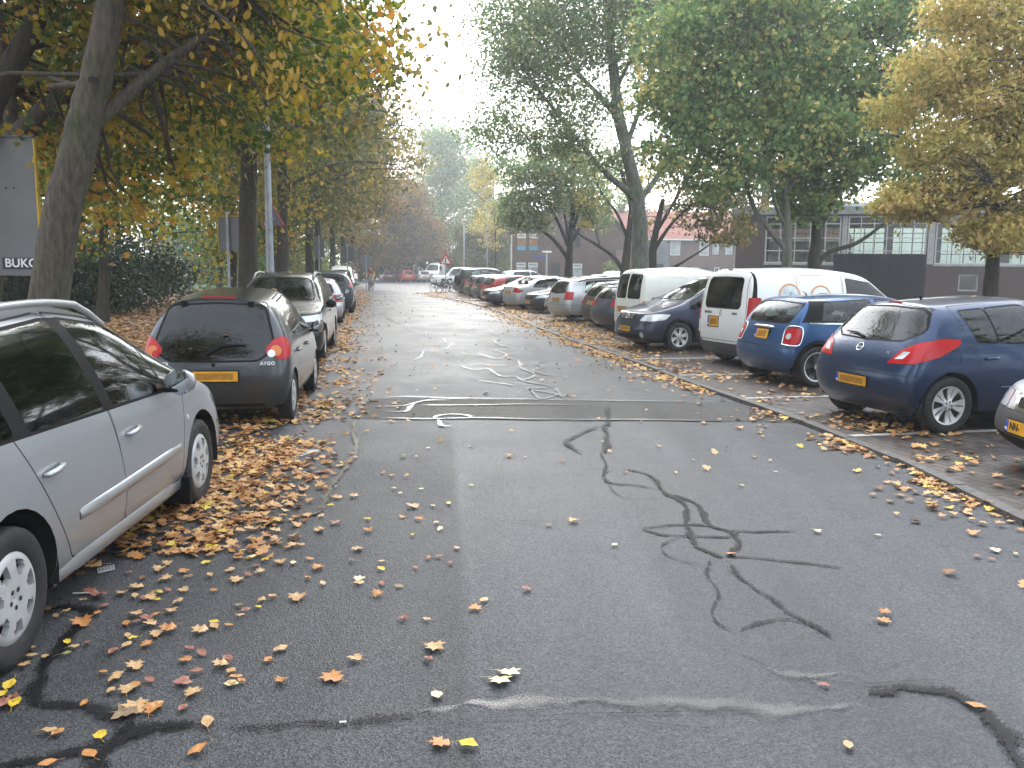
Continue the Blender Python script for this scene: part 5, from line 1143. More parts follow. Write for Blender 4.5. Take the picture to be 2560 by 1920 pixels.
panel_sign(-10.0, 52.0, 0.8, 2.0, 3.0, 'square grey sign back standing above the white van', 0.0, yellow=False)
panel_sign(-12.0, 70.0, 0.85, 1.95, 2.65, 'small distant grey sign back behind the cyclist', 0.05, yellow=False, sticker=False)
l = empty('street_lamp', (-5.93, 21.0, 0), 0, 'tall grey tapered lamp post rising into the leaves on the left verge', 'street lamp')
MB().tube([(0, 0, 0), (0, 0, 0.9), (0, 0, 3), (0, 0, 8.2)], [0.10, 0.098, 0.085, 0.055], 14).build('post', GALV, l, True)
MB().tube([(0, 0, 8.2), (0.25, -0.05, 8.5), (0.9, -0.1, 8.55)], 0.03).build('arm', GALV, l, True); MB().box((0.8, -0.2, 8.48), (1.5, 0.02, 8.6)).build('lamp_head', GREYTRIM, l, bevel=0.03)
def tri(cx, cz, r, y, mi, b):
    P = [(cx + r*math.sin(a), cz + r*math.cos(a)) for a in (0, R(120), R(240))]
    Q = rounded(P, r*0.12, 3); n = len(Q)
    b.add([(p[0], y, p[1]) for p in Q] + [(p[0], y+0.012, p[1]) for p in Q], [tuple(range(n)), tuple(range(n, 2*n))[::-1]] + [(i, i+n, (i+1) % n + n, (i+1) % n) for i in range(n)], mi)
s = empty('warning_sign', (-5.9, 21.2, 0), 0, 'grey back of a red edged warning triangle strapped to the left lamp post', 'sign')
mb = MB(); tri(0, 2.93, 0.36, 0.0, 1, mb); mb.build('rim', [SGREY, SRED], s)
mb = MB(); tri(0, 2.93, 0.31, -0.012, 0, mb); mb.build('back_plate', SGREY, s); MB().box((-0.06, -0.09, 2.9), (0.06, -0.013, 2.94)).build('strap', GALV, s)
MB().box((-0.2, -0.016, 2.78), (-0.1, -0.0125, 2.81)).build('sticker', PRINTW, s)
s = empty('warning_sign', (-4.85, 62.0, 0), 0, 'red and white warning triangle on a grey post by the parked bicycles', 'sign')
MB().tube([(0, 0, 0), (0, 0, 2.75)], 0.04).build('post', GALV, s)
mb = MB(); tri(0, 2.30, 0.56, -0.07, 0, mb); mb.build('rim', SRED, s); mb = MB(); tri(0, 2.28, 0.36, -0.085, 0, mb); mb.build('face', SWHITE, s)
mb = MB(); mb.box((-0.035, -0.10, 2.12), (0.035, -0.086, 2.45)); mb.add([(-0.075, -0.1, 2.42), (0.075, -0.1, 2.42), (0, -0.1, 2.54)], [(0,1,2)]); mb.box((-0.15, -0.1, 2.20), (-0.035, -0.087, 2.24)); mb.build('symbol', TRIM, s)
def lamp_post(x, y, h, label, arm=0.0, head=True, r=0.07):
    l = empty('street_lamp', (x, y, 0), 0, label, 'street lamp', 'slim grey lamp posts in the distance')
    MB().tube([(0, 0, 0), (0, 0, h*0.5), (0, 0, h)], [r, r*0.8, r*0.6], 8).build('post', GALV, l, True)
    if head:
        b = MB(); b.tube([(-0.42, 0, h+0.05), (-0.2, 0, h+0.22), (0.2, 0, h+0.22), (0.42, 0, h+0.05)], [0.05, 0.13, 0.13, 0.05], 8); b.build('lamp_head', mat('lamp_pink', (0.55, 0.33, 0.27), 0.5), l, True)
    return l
lamp_post(-5.7, 100, 7.0, 'grey lamp post with a rosy head before the dark far hedge', r=0.11)
lamp_post(-2.1, 70, 6.6, 'grey lamp post running up through the yellow branches', head=False, r=0.075)
l = lamp_post(2.55, 65, 2.95, 'low lamp post in front of the gable house wall', head=False, r=0.06)
MB().tube([(-0.35, 0, 3.03), (0.35, 0, 3.03)], 0.07).build('lamp_head', WFRAME, l, True)
lamp_post(-3.9, 118, 2.9, 'short post with a pink top near the distant block', r=0.06)
s = empty('street_name_sign', (1.95, 66, 0), 0, 'small blue street name board on a bracket by the low lamp post', 'sign'); MB().tube([(0.58, 0, 0), (0.58, 0, 2.85)], 0.03).build('post', GALV, s); MB().box((-0.35, -0.02, 2.58), (0.55, 0.01, 2.74)).build('board', mat('name_board_blue', (0.04, 0.06, 0.28), 0.5), s)

# ================================================================== trees
RNG = np.random.default_rng(11)
def leaf_mat(name, stops, trans=0.55, rough=0.5):
    m, n, L, b = nmat(name); at_ = node(n, 'ShaderNodeAttribute', attribute_name='tint'); rp = ramp(n, stops); L.new(at_.outputs['Fac'], rp.inputs[0])
    L.new(rp.outputs[0], b.inputs['Base Color']); b.inputs['Roughness'].default_value = rough; b.inputs['Specular IOR Level'].default_value = 0.3
    tl = node(n, 'ShaderNodeBsdfTranslucent'); L.new(rp.outputs[0], tl.inputs[0]); ms = node(n, 'ShaderNodeMixShader'); ms.inputs[0].default_value = trans
    L.new(b.outputs[0], ms.inputs[1]); L.new(tl.outputs[0], ms.inputs[2]); L.new(ms.outputs[0], n.nodes['Material Output'].inputs['Surface']); return m
MAPLE_Y = leaf_mat('maple_leaves', [(0, (0.046, 0.098, 0.021)), (0.42, (0.121, 0.190, 0.030)), (0.62, (0.368, 0.345, 0.040)), (0.86, (0.598, 0.414, 0.040)), (1, (0.552, 0.253, 0.046))])
LIME_O = leaf_mat('lime_leaves', [(0, (0.060, 0.085, 0.024)), (0.42, (0.135, 0.145, 0.036)), (0.75, (0.27, 0.20, 0.045)), (1, (0.50, 0.34, 0.06))])
OCHRE = leaf_mat('ochre_leaves', [(0, (0.078, 0.072, 0.023)), (0.5, (0.208, 0.137, 0.046)), (1, (0.390, 0.234, 0.072))])
POPLAR_G = leaf_mat('poplar_leaves', [(0, (0.144, 0.229, 0.110)), (0.6, (0.265, 0.356, 0.163)), (0.9, (0.486, 0.480, 0.217)), (1, (0.800, 0.627, 0.255))])
GREEN = leaf_mat('green_leaves', [(0, (0.099, 0.186, 0.069)), (0.6, (0.226, 0.353, 0.119)), (0.9, (0.492, 0.504, 0.158)), (1, (0.800, 0.637, 0.226))])
YELLOW = leaf_mat('yellow_leaves', [(0, (0.205, 0.226, 0.059)), (0.35, (0.461, 0.398, 0.117)), (0.8, (0.717, 0.583, 0.184)), (1, (0.743, 0.530, 0.250))])
SHRUB = leaf_mat('evergreen_leaves', [(0, (0.016, 0.034, 0.016)), (0.7, (0.036, 0.065, 0.029)), (1, (0.078, 0.111, 0.052))], 0.15, 0.3)
DARKG = leaf_mat('dark_leaves', [(0, (0.014, 0.022, 0.014)), (1, (0.035, 0.048, 0.028))], 0.2)
def bark(name, a, b_, streak=9):
    m, n, L, b = nmat(name); tc = node(n, 'ShaderNodeTexCoord'); mp = node(n, 'ShaderNodeMapping'); mp.inputs['Scale'].default_value = (streak, streak, streak*0.22); L.new(tc.outputs['Object'], mp.inputs[0])
    nz = node(n, 'ShaderNodeTexNoise'); nz.inputs['Scale'].default_value = 2.0; nz.inputs['Detail'].default_value = 8; nz.inputs['Roughness'].default_value = 0.7; L.new(mp.outputs[0], nz.inputs['Vector'])
    n2 = node(n, 'ShaderNodeTexNoise'); n2.inputs['Scale'].default_value = 1.6; n2.inputs['Detail'].default_value = 4; L.new(tc.outputs['Object'], n2.inputs['Vector'])
    rp = ramp(n, [(0.35, a), (0.62, b_)]); L.new(nz.outputs['Fac'], rp.inputs[0])
    gr = ramp(n, [(0.48, (1, 1, 1)), (0.68, (0.75, 1.0, 0.62))]); L.new(n2.outputs['Fac'], gr.inputs[0])
    mu = node(n, 'ShaderNodeMix', data_type='RGBA', blend_type='MULTIPLY'); mu.inputs[0].default_value = 1; L.new(rp.outputs[0], mu.inputs[6]); L.new(gr.outputs[0], mu.inputs[7]); L.new(mu.outputs[2], b.inputs['Base Color'])
    b.inputs['Roughness'].default_value = 0.85; bp = node(n, 'ShaderNodeBump'); bp.inputs['Strength'].default_value = 0.9; bp.inputs['Distance'].default_value = 0.03; L.new(nz.outputs['Fac'], bp.inputs['Height']); L.new(bp.outputs['Normal'], b.inputs['Normal']); return m
BARK = bark('maple_bark', (0.035, 0.028, 0.022), (0.115, 0.095, 0.078)); BARK_D = bark('dark_bark', (0.020, 0.017, 0.014), (0.060, 0.050, 0.042)); BARK_P = bark('poplar_bark', (0.07, 0.068, 0.062), (0.20, 0.195, 0.18), 5)
SHAPES = {
 'quad': [(0, -0.5), (0.34, 0.02), (0, 0.5), (-0.34, 0.02)],
 'oval': [(0, -0.55), (0.27, -0.25), (0.33, 0.08), (0.2, 0.36), (0, 0.55), (-0.2, 0.36), (-0.33, 0.08), (-0.27, -0.25)],
 'maple': [(0.03, -0.5), (0.28, -0.42), (0.22, -0.18), (0.52, -0.12), (0.36, 0.08), (0.46, 0.32), (0.17, 0.24), (0, 0.55), (-0.17, 0.24), (-0.46, 0.32), (-0.36, 0.08), (-0.52, -0.12), (-0.22, -0.18), (-0.28, -0.42), (-0.03, -0.5)],
 'spray': [(0, -0.5), (0.10, -0.1), (0.34, 0.05), (0.12, 0.12), (0.2, 0.42), (0, 0.5), (-0.2, 0.42), (-0.12, 0.12), (-0.34, 0.05), (-0.10, -0.1)]}
def leaf_cloud(C, size, shape, up=0.5, droop=0.0):
    N = len(C); P = np.array(SHAPES[shape]); k = len(P)
    n = RNG.normal(size=(N, 3)); n[:, 2] = n[:, 2]*(1-0.3*up) + up; n /= np.linalg.norm(n, axis=1)[:, None]
    a = RNG.normal(size=(N, 3)); a[:, 2] -= droop; a -= n*(a*n).sum(1)[:, None]; a /= np.linalg.norm(a, axis=1)[:, None]; b = np.cross(n, a)
    s = size*RNG.uniform(0.65, 1.3, N)
    V = C[:, None, :] + s[:, None, None]*(P[None, :, 0, None]*b[:, None, :] + P[None, :, 1, None]*a[:, None, :]) 
    V += (s*0.35)[:, None, None]*(np.abs(P[None, :, 0, None])*n[:, None, :])
    return V.reshape(-1, 3), k
def smooth_path(pts, r0, r1, m=5, jit=0.04):
    P = [Vector(p) for p in pts]; Q = []; rs = []
    for i in range(len(P)-1):
        p0, p1, p2, p3 = P[max(0, i-1)], P[i], P[i+1], P[min(len(P)-1, i+2)]
        for k in range(m):
            t = k/m; Q.append(0.5*((2*p1) + (p2-p0)*t + (2*p0-5*p1+4*p2-p3)*t*t + (3*p1-p0-3*p2+p3)*t**3))
    Q.append(P[-1]); n = len(Q)
    for i in range(1, n-1): Q[i] = Q[i] + Vector(RNG.normal(size=3))*jit*r0
    return Q, [r0 + (r1-r0)*(i/(n-1))**0.85 for i in range(n)]
def tree(name, base, limbs, blobs, lsize, lm, shape, label, bm_=BARK, group=None, per=36, tint=(0.5, 0.28), twig=0.35, up=0.4, flare=0.35, droop=0.6, cat='tree', sig=0.24, seedtint=0.22):
    root = empty(name, (base[0], base[1], 0), 0, label, cat, group); B = Vector((base[0], base[1], 0))
    mb = MB(); sk = []
    for i, (pts, r0, r1) in enumerate(limbs):
        Q, rs = smooth_path([Vector(p) - B for p in pts], r0, r1, 6 if i == 0 else 4)
        if i == 0 and flare:
            rs = [r*(1 + flare*max(0, 1 - q.z/0.9)**2) for q, r in zip(Q, rs)]
            if Q[0].z > -0.1: Q[0].z = -0.12
        mb.tube(Q, rs, 14 if r0 > 0.15 else 7, cap=False); sk += [(q, r) for q, r in list(zip(Q, rs))[(len(Q)*2//5 if i == 0 else len(Q)//3):]]
    C = []; Tn = []
    for (cx, cy, cz, rx, ry, rz, n) in blobs:
        m_ = max(4, n//per)
        d = RNG.normal(size=(m_, 3)); d /= np.linalg.norm(d, axis=1)[:, None]; d *= (RNG.uniform(0.25, 1.0, m_)**0.5)[:, None]
        cen = d*np.array([rx, ry, rz]) + np.array([cx, cy, cz]) - np.array(B)
        sg = sig*min(rx, ry, rz)*RNG.uniform(0.6, 1.3, m_)
        idx = RNG.integers(0, m_, n); p = cen[idx] + RNG.normal(size=(n, 3))*sg[idx][:, None]*np.array([1.15, 1.15, 0.75])
        ct = RNG.normal(size=m_)*seedtint; C.append(p); Tn.append(ct[idx])
        if sk and twig > 0:
            for j in range(int(m_*twig)):
                c = Vector(cen[j]); q, r = min(sk, key=lambda s: (s[0]-c).length + 0.6*abs(s[0].z - c.z))
                if (q-c).length > 6.5 or (q-c).length < 0.3: continue
                mid = (q+c)/2 + Vector(RNG.normal(size=3))*0.12*(q-c).length + Vector((0, 0, 0.08*(q-c).length))
                P_, rr = smooth_path([q, mid, c], min(r*0.6, 0.012*(q-c).length+0.012), 0.006, 3, 0.5); mb.tube(P_, rr, 4, cap=False)
    if limbs: mb.build('trunk' if cat == 'tree' else 'stem', bm_, root, True)
    C = np.concatenate(C); Tn = np.concatenate(Tn); ok = C[:, 2] > 0.02; C, Tn = C[ok], Tn[ok]
    V, k = leaf_cloud(C, lsize, shape, up, droop)
    t = np.clip(tint[0] + Tn + RNG.normal(size=len(C))*tint[1]*0.7, 0, 1)
    me = np_mesh('crown', V, len(C), k, lm, t); link(bpy.data.objects.new('crown' if cat == 'tree' else 'foliage', me), root)
    return root
def rblobs(cx, cy, z0, z1, rad, nb, n, flat=0.8):
    """irregular crown: lumps spread through a rounded volume"""
    out = []
    for i in range(nb):
        t = (i + 0.5)/nb; z = z0 + (z1-z0)*t; w = rad*math.sin(math.pi*(0.16 + 0.78*t))**0.7; a = RNG.uniform(0, 6.28); q = RNG.uniform(0.25, 0.75)*w
        r = rad*RNG.uniform(0.38, 0.58); out.append((cx + q*math.cos(a), cy + q*math.sin(a)*0.9, z, r, r, r*flat, int(n/nb)))
    return out

# --- big leaning maple by the sign, the slanting stem behind it and the far left trunk
t1 = tree('maple_tree', (-6.2, 11.0), [([(-6.2, 11, 0), (-5.97, 11, 1.36), (-5.5, 11, 3.16), (-5.22, 11, 4.01), (-5.0, 11.05, 5.0), (-4.8, 11.2, 6.6), (-4.5, 11.6, 9.5), (-4.4, 12, 12)], 0.275, 0.10),
     ([(-5.25, 11.05, 3.55), (-4.7, 11.4, 4.2), (-3.9, 11.9, 5.0), (-2.6, 12.4, 6.2)], 0.10, 0.03), ([(-4.9, 11.1, 5.6), (-3.6, 10.4, 6.8), (-2.0, 9.8, 7.4)], 0.09, 0.03),
     ([(-4.95, 11.1, 5.2), (-3.7, 10.2, 5.9), (-2.4, 9.4, 5.55), (-1.7, 9.0, 5.1)], 0.035, 0.012), ([(-4.9, 11, 5.9), (-3.4, 10.0, 5.6), (-2.6, 9.6, 5.3), (-1.9, 9.4, 5.4)], 0.03, 0.01)],
     [(-3.6, 11.2, 6.6, 1.9, 1.9, 1.0, 3825), (-2.4, 10.6, 6.0, 1.6, 1.6, 0.8, 2295), (-5.6, 12.8, 5.9, 2.0, 1.8, 1.1, 4335), (-2.6, 12.6, 5.0, 1.2, 1.2, 0.7, 1071), (-3.9, 13.2, 4.3, 1.0, 1.0, 0.9, 1071), (-6.4, 14.0, 3.6, 1.2, 1.0, 1.3, 1785), (-4, 12, 10, 4, 4, 2.5, 8925), (-7.5, 11.5, 6.4, 1.5, 1.5, 0.8, 1785)],
     0.105, MAPLE_Y, 'maple', 'thick leaning maple trunk with a knothole in front of the big grey sign', group=None, tint=(0.55, 0.30), twig=0.6, sig=0.3)
mesh_disc('knothole', (1.075, -0.225, 4.0), (0.3, -1, 0.0), 0.055, DARK, t1, (0.8, 1.25), dome=-0.4)
tree('maple_tree', (-8.4, 13.4), [([(-8.4, 13.4, 0), (-8.1, 13.4, 2.2), (-7.73, 13.5, 3.57), (-6.81, 13.6, 4.38), (-5.9, 13.8, 4.7), (-5.2, 14, 5.3), (-4.2, 14.4, 7.5)], 0.24, 0.08), ([(-7.75, 13.5, 3.5), (-7.9, 13.8, 5), (-8.3, 14, 8)], 0.13, 0.04)],
     [(-8.6, 15.5, 4.6, 1.7, 1.6, 1.3, 3120), (-6.2, 16.5, 5.4, 1.9, 1.6, 1.3, 3600), (-10.5, 15.5, 5.5, 1.8, 1.8, 1.6, 3120), (-7.5, 15, 7.5, 2.4, 2.0, 1.5, 4080), (-4.6, 16.6, 6.3, 1.7, 1.6, 1.4, 3120), (-8, 14, 10, 4, 4, 2, 7200)], 0.115, MAPLE_Y, 'maple', 'maple with a slanting stem passing behind the leaning trunk', tint=(0.52, 0.30), sig=0.3)
tree('maple_tree', (-8.8, 12.3), [([(-8.8, 12.3, 0), (-8.0, 12.4, 2.6), (-7.28, 12.5, 4.24), (-6.55, 12.5, 5.43), (-5.6, 12.6, 7.6), (-5, 12.6, 11)], 0.22, 0.09), ([(-7.3, 12.5, 4.2), (-8.0, 12.3, 5.6), (-8.3, 12, 8)], 0.10, 0.04)],
     [(-9.3, 13, 6.0, 1.6, 1.6, 1.0, 1600), (-6.5, 13.5, 7.2, 1.8, 1.6, 1.2, 2080), (-6, 11.5, 9.5, 3, 3, 1.8, 3200)], 0.115, MAPLE_Y, 'maple', 'bare leaning trunk at the far left edge above the sign', bm_=BARK_D, tint=(0.5, 0.30), sig=0.3)
# --- parkland maples behind the shrubs, branches down to the ground
def park(x, y, r, z0, z1, n, label, lm=MAPLE_Y, ls=0.17, tint=(0.5, 0.30), tr=0.2, nb=11, shape='maple', grp='parkland trees behind the left verge', bk=BARK_D):
    limbs = [([(x, y, 0), (x+0.2, y, z1*0.3), (x-0.1, y+0.1, z1*0.85)], tr, tr*0.3)]
    for k in range(5):
        a = k*1.3 + x; limbs.append(([(x+0.1, y, z0+0.4+k*0.5), (x+math.cos(a)*r*0.4, y+math.sin(a)*r*0.4, z0+1.2+k*0.7), (x+math.cos(a)*r*0.8, y+math.sin(a)*r*0.8, z0+1.4+k*0.9)], tr*0.4, tr*0.1))
    return tree('park_tree', (x, y), limbs, rblobs(x, y, z0, z1, r, nb, n), ls, lm, shape, label, bk, grp, tint=tint, sig=0.3)
park(-13.0, 27, 4.6, 3.7, 11, 9500, 'yellow green maple hanging low over the dark shrubs beside the leaning trunk')
park(-18.5, 26, 4.5, 2.2, 10, 6500, 'yellow maple behind the big sign at the left edge')
park(-12.2, 37, 4.4, 2.4, 11, 7500, 'rust and yellow maple behind the thin sign post', tint=(0.62, 0.28))
park(-18.5, 40, 5.0, 2.0, 12, 7000, 'browner maple at the end of the lawn', tint=(0.66, 0.25))
park(-14.5, 52, 5.0, 2.2, 13, 6500, 'dull olive tree behind the avenue trunks', LIME_O, 0.2, shape='quad')
park(-25.5, 46, 6.0, 1.8, 14, 7000, 'tall olive tree beyond the lawn far left', LIME_O, 0.22, shape='quad')
park(-24, 70, 7, 1.5, 16, 6500, 'broad dark green tree beyond the lawn', GREEN, 0.28, (0.3, 0.3), shape='quad')
park(-36, 68, 8, 1.5, 17, 6000, 'large olive tree at the far edge of the lawn', LIME_O, 0.3, shape='quad')
park(-18.5, 78, 6, 1.2, 15, 5500, 'dark tree filling the gap behind the far sign backs', GREEN, 0.3, (0.25, 0.3), shape='quad')
park(-50, 80, 10, 1.5, 18, 5000, 'wide tree at the left end of the park', LIME_O, 0.38, shape='quad')
park(-18.5, 68, 5.0, 2.0, 13, 6500, 'olive tree closing the view behind the fourth avenue trunk', LIME_O, 0.28, (0.35, 0.3), shape='quad')
park(-20.5, 60, 5.5, 1.2, 13, 7000, 'green tree standing at the near right corner of the lawn', GREEN, 0.26, (0.4, 0.3), shape='quad')
park(-31, 56, 6.5, 1.5, 15, 7000, 'yellow brown tree on the left half of the lawn', LIME_O, 0.28, (0.6, 0.3), shape='quad')
park(-28, 38, 5.5, 1.8, 13, 6500, 'green and yellow maple deep behind the big sign', MAPLE_Y, 0.24, (0.35, 0.3), shape='quad')
park(-22.5, 33, 4.2, 3.0, 12, 6000, 'yellow maple over the evergreen shrubs', MAPLE_Y, 0.2, (0.5, 0.3), shape='quad')
park(-44, 60, 9, 1.5, 17, 6000, 'wide olive tree at the left end of the lawn', LIME_O, 0.36, (0.45, 0.3), shape='quad')
# --- avenue limes along the left verge
def avenue(x, y, dx, r, z0, z1, rad, n, label, ls=0.15, lm=LIME_O, tint=(0.45, 0.3)):
    limbs = [([(x, y, 0), (x + dx*0.35, y, z0*0.6), (x + dx, y, z0+1.2), (x + dx*1.5, y, z1*0.6), (x + dx*1.6, y, z1*0.9)], r, r*0.25)]
    for k in range(8):
        a = k*2.1 + y; h = z0 - 0.6 + (z1-z0)*0.075*k; limbs.append(([(x+dx, y, h), (x+dx+math.cos(a)*rad*0.45, y+math.sin(a)*rad*0.45, h+1.1), (x+dx+math.cos(a)*rad*0.95, y+math.sin(a)*rad*0.95, h+1.2)], r*0.36, 0.02))
    return tree('lime_tree', (x, y), limbs, rblobs(x+dx*1.3, y, z0, z1, rad, 15, int(n*1.5)), ls*1.1, lm, 'oval', label, BARK_D, 'avenue trees along the left side of the road', tint=tint, sig=0.30, droop=1.0)
avenue(-6.82, 22, 0.25, 0.29, 5.0, 13.0, 4.3, 9500, 'avenue lime with the nearest upright trunk beside the tall lamp post')
avenue(-8.6, 32, 0.15, 0.26, 5.2, 14, 4.9, 8500, 'avenue lime whose dark trunk rises behind the warning triangle')
avenue(-9.95, 42, 0.1, 0.25, 5.2, 14.5, 5.1, 7500, 'third avenue lime trunk beside the narrow sign back', 0.18)
avenue(-10.9, 48, 0.1, 0.22, 5.3, 14.5, 5.2, 7000, 'fourth avenue lime close behind the third', 0.2)
avenue(-12.6, 60, 0.1, 0.24, 5.4, 15, 5.4, 6500, 'slimmer avenue lime left of the white van', 0.23, tint=(0.6, 0.3))
avenue(-14.6, 74, 0.0, 0.24, 5.6, 15, 5.8, 6000, 'ochre avenue lime above the cyclist', 0.26, OCHRE, (0.55, 0.3))
avenue(-17.5, 88, 0.0, 0.24, 5.2, 13, 5.5, 5000, 'last avenue lime before the bend', 0.28, OCHRE, (0.5, 0.3))
# overhanging twigs of large pale leaves above the parked cars
tree('overhanging_branch', (-5.4, 10.0), [([(-5.2, 10.4, 5.6), (-4.0, 9.6, 4.9), (-3.0, 9.2, 4.3), (-2.5, 9.1, 3.75)], 0.03, 0.006), ([(-3.9, 9.6, 4.9), (-3.2, 9.9, 4.2), (-2.75, 10.0, 3.5)], 0.016, 0.005), ([(-4.4, 9.8, 5.2), (-3.2, 8.6, 5.2), (-2.1, 8.0, 4.9)], 0.02, 0.006)],
     [(-2.6, 9.15, 4.0, 0.5, 0.5, 0.45, 40), (-2.75, 10.0, 3.75, 0.4, 0.4, 0.4, 36), (-3.3, 9.5, 4.5, 0.6, 0.5, 0.4, 60), (-2.3, 8.2, 5.0, 0.6, 0.6, 0.35, 70), (-1.8, 8.6, 4.55, 0.5, 0.5, 0.4, 40), (-3.9, 9.4, 5.0, 0.6, 0.6, 0.4, 70), (-2.0, 9.6, 5.3, 0.9, 0.7, 0.5, 120)], 0.095, leaf_mat('pale_yellow_leaves', [(0, (0.30, 0.21, 0.03)), (1, (0.52, 0.33, 0.06))]), 'oval', 'low hanging twigs of big pale yellow leaves over the road edge', BARK_D, per=6, twig=0, flare=0, up=0.1, droop=2.0, cat='branch', sig=0.5)
# --- evergreen shrubs
def shrub(x, y, rx, ry, h, n, label, lm=SHRUB, ls=0.13, nb=9, grp='evergreen shrubs in the park'):
    b = []
    for i in range(nb):
        a = RNG.uniform(0, 6.28); q = RNG.uniform(0.1, 0.8); b.append((x+rx*q*math.cos(a), y+ry*q*math.sin(a), h*RNG.uniform(0.25, 0.62), rx*0.44, ry*0.44, h*0.38, n//nb))
    limbs = [([(x+0.2*k-0.3, y, 0), (x+rx*0.3*math.cos(k), y+ry*0.3*math.sin(k), h*0.5), (x+rx*0.5*math.cos(k), y+ry*0.5*math.sin(k), h*0.8)], 0.05, 0.015) for k in range(4)]
    return tree('evergreen_shrub', (x, y), limbs, b, ls, lm, 'quad', label, BARK_D, grp, per=60, tint=(0.5, 0.3), twig=0.15, up=0.7, flare=0, cat='shrub', sig=0.42)
shrub(-17.2, 31.5, 4.2, 3.4, 3.3, 22000, 'dark evergreen shrub right of the leaning trunk', ls=0.15)
shrub(-21.5, 30, 4.0, 3.2, 3.3, 14000, 'dark evergreen shrub below the big grey sign', ls=0.15)
shrub(-17.5, 38.5, 3.4, 2.6, 2.9, 11000, 'dark evergreen shrub reaching to the lawn edge', ls=0.16)
shrub(-31, 86, 6, 4, 4.0, 5000, 'far evergreen shrub behind the lawn, left one', ls=0.3)
shrub(-22.5, 82, 5, 4, 4.2, 5000, 'far evergreen shrub behind the sign post beyond the lawn', ls=0.3)
shrub(-14.0, 62.5, 2.2, 3.0, 3.0, 3500, 'bright leaved shrub between the third and fourth avenue trunks', GREEN, 0.2)
for i, (x, q) in enumerate([(-20.5, 'behind the far dark hatchback'), (-15.5, 'behind the far red car'), (-10.5, 'behind the tall white minibus'), (-5.5, 'behind the warning sign')]):
    shrub(x, 121, 4.0, 3.0, 6.2, 4200, 'dark hedge shrub ' + q, DARKG, 0.42, 8, 'dark hedge beyond the bend')
for i, (x, y, q) in enumerate([(-29, 103, 'right behind the lawn'), (-40, 101, 'in the middle of the far lawn edge'), (-53, 98, 'left along the far lawn edge'), (-68, 92, 'at the far left end of the lawn')]):
    shrub(x, y, 7.5, 3.5, 8.5, 4500, 'tall evergreen screen ' + q, SHRUB, 0.42, 9)
# --- far end of the road
park(-13.2, 116, 5.6, 3.6, 12.5, 20000, 'rusty orange tree with a pale trunk beyond the far cars', OCHRE, 0.34, (0.6, 0.28), 0.3, 12, 'quad', None, BARK_P)
park(-20, 112, 5.4, 3.0, 12, 14000, 'ochre tree left of the rusty one beyond the bend', OCHRE, 0.36, (0.4, 0.28), 0.3, 10, 'quad', None)
park(-12.0, 142, 8.0, 6, 23, 24000, 'tall rounded green tree rising behind the rusty tree', GREEN, 0.45, (0.35, 0.25), 0.3, 15, 'quad', None)
park(-4.8, 128, 5.0, 4.5, 17, 10000, 'thin grey green tree right of the rusty tree', POPLAR_G, 0.36, (0.4, 0.3), 0.22, 12, 'quad', None)
park(-1.9, 84, 3.0, 4.4, 12.0, 4200, 'sparse yellow tree left of the gable house', YELLOW, 0.24, (0.45, 0.3), 0.13, 10, 'quad', None)
park(-3.2, 104, 4.0, 1.2, 8.5, 11000, 'olive green tree in front of the pink block', LIME_O, 0.30, (0.3, 0.25), 0.2, 9, 'quad', None)
park(28, 122, 8, 5, 14, 3000, 'tree behind the row house roofs at right', LIME_O, 0.45, (0.4, 0.3), 0.3, 10, 'quad', None)
park(13.5, 122, 7, 5, 14.5, 2600, 'green tree behind the row houses beside the gable', GREEN, 0.45, (0.5, 0.3), 0.3, 10, 'quad', None)
# --- right side: great poplar
pop = [([(5.45, 36, 0), (5.3, 36, 2.2), (5.25, 36, 3.72), (5.02, 36, 5.23), (4.34, 36, 7.63), (4.0, 36, 9.81), (3.66, 36, 12.5), (3.3, 36, 16), (3.2, 36, 19)], 0.42, 0.10),
 ([(5.1, 36, 4.6), (4.5, 35.8, 5.1), (3.63, 35.6, 5.77), (2.46, 35.4, 7.06), (0.91, 35.2, 8.88), (0.15, 35, 9.96)], 0.17, 0.04), ([(4.35, 36, 7.8), (3.6, 36.2, 8.7), (2.6, 36.4, 9.8), (1.6, 36.5, 11.5)], 0.16, 0.04),
 ([(5.3, 36, 4.7), (5.9, 36.2, 5.5), (6.47, 36.4, 6.36), (7.97, 36.6, 7.11), (8.8, 36.6, 8.2)], 0.15, 0.04), ([(4.6, 36, 6.8), (5.2, 36.6, 8.4), (6, 37, 11), (6.4, 37, 14)], 0.13, 0.04), ([(4.1, 36, 9), (4.9, 35.5, 10.8), (5.4, 35, 13)], 0.1, 0.03),
 ([(2.6, 35.4, 6.9), (1.2, 35, 7.0), (0.2, 34.6, 6.7)], 0.05, 0.015), ([(3.0, 35.5, 6.4), (2.0, 35.4, 6.5), (1.0, 35.3, 6.1)], 0.05, 0.015), ([(5.0, 36, 5.6), (3.9, 36.2, 6.0), (3.0, 36.4, 6.2)], 0.05, 0.015)]
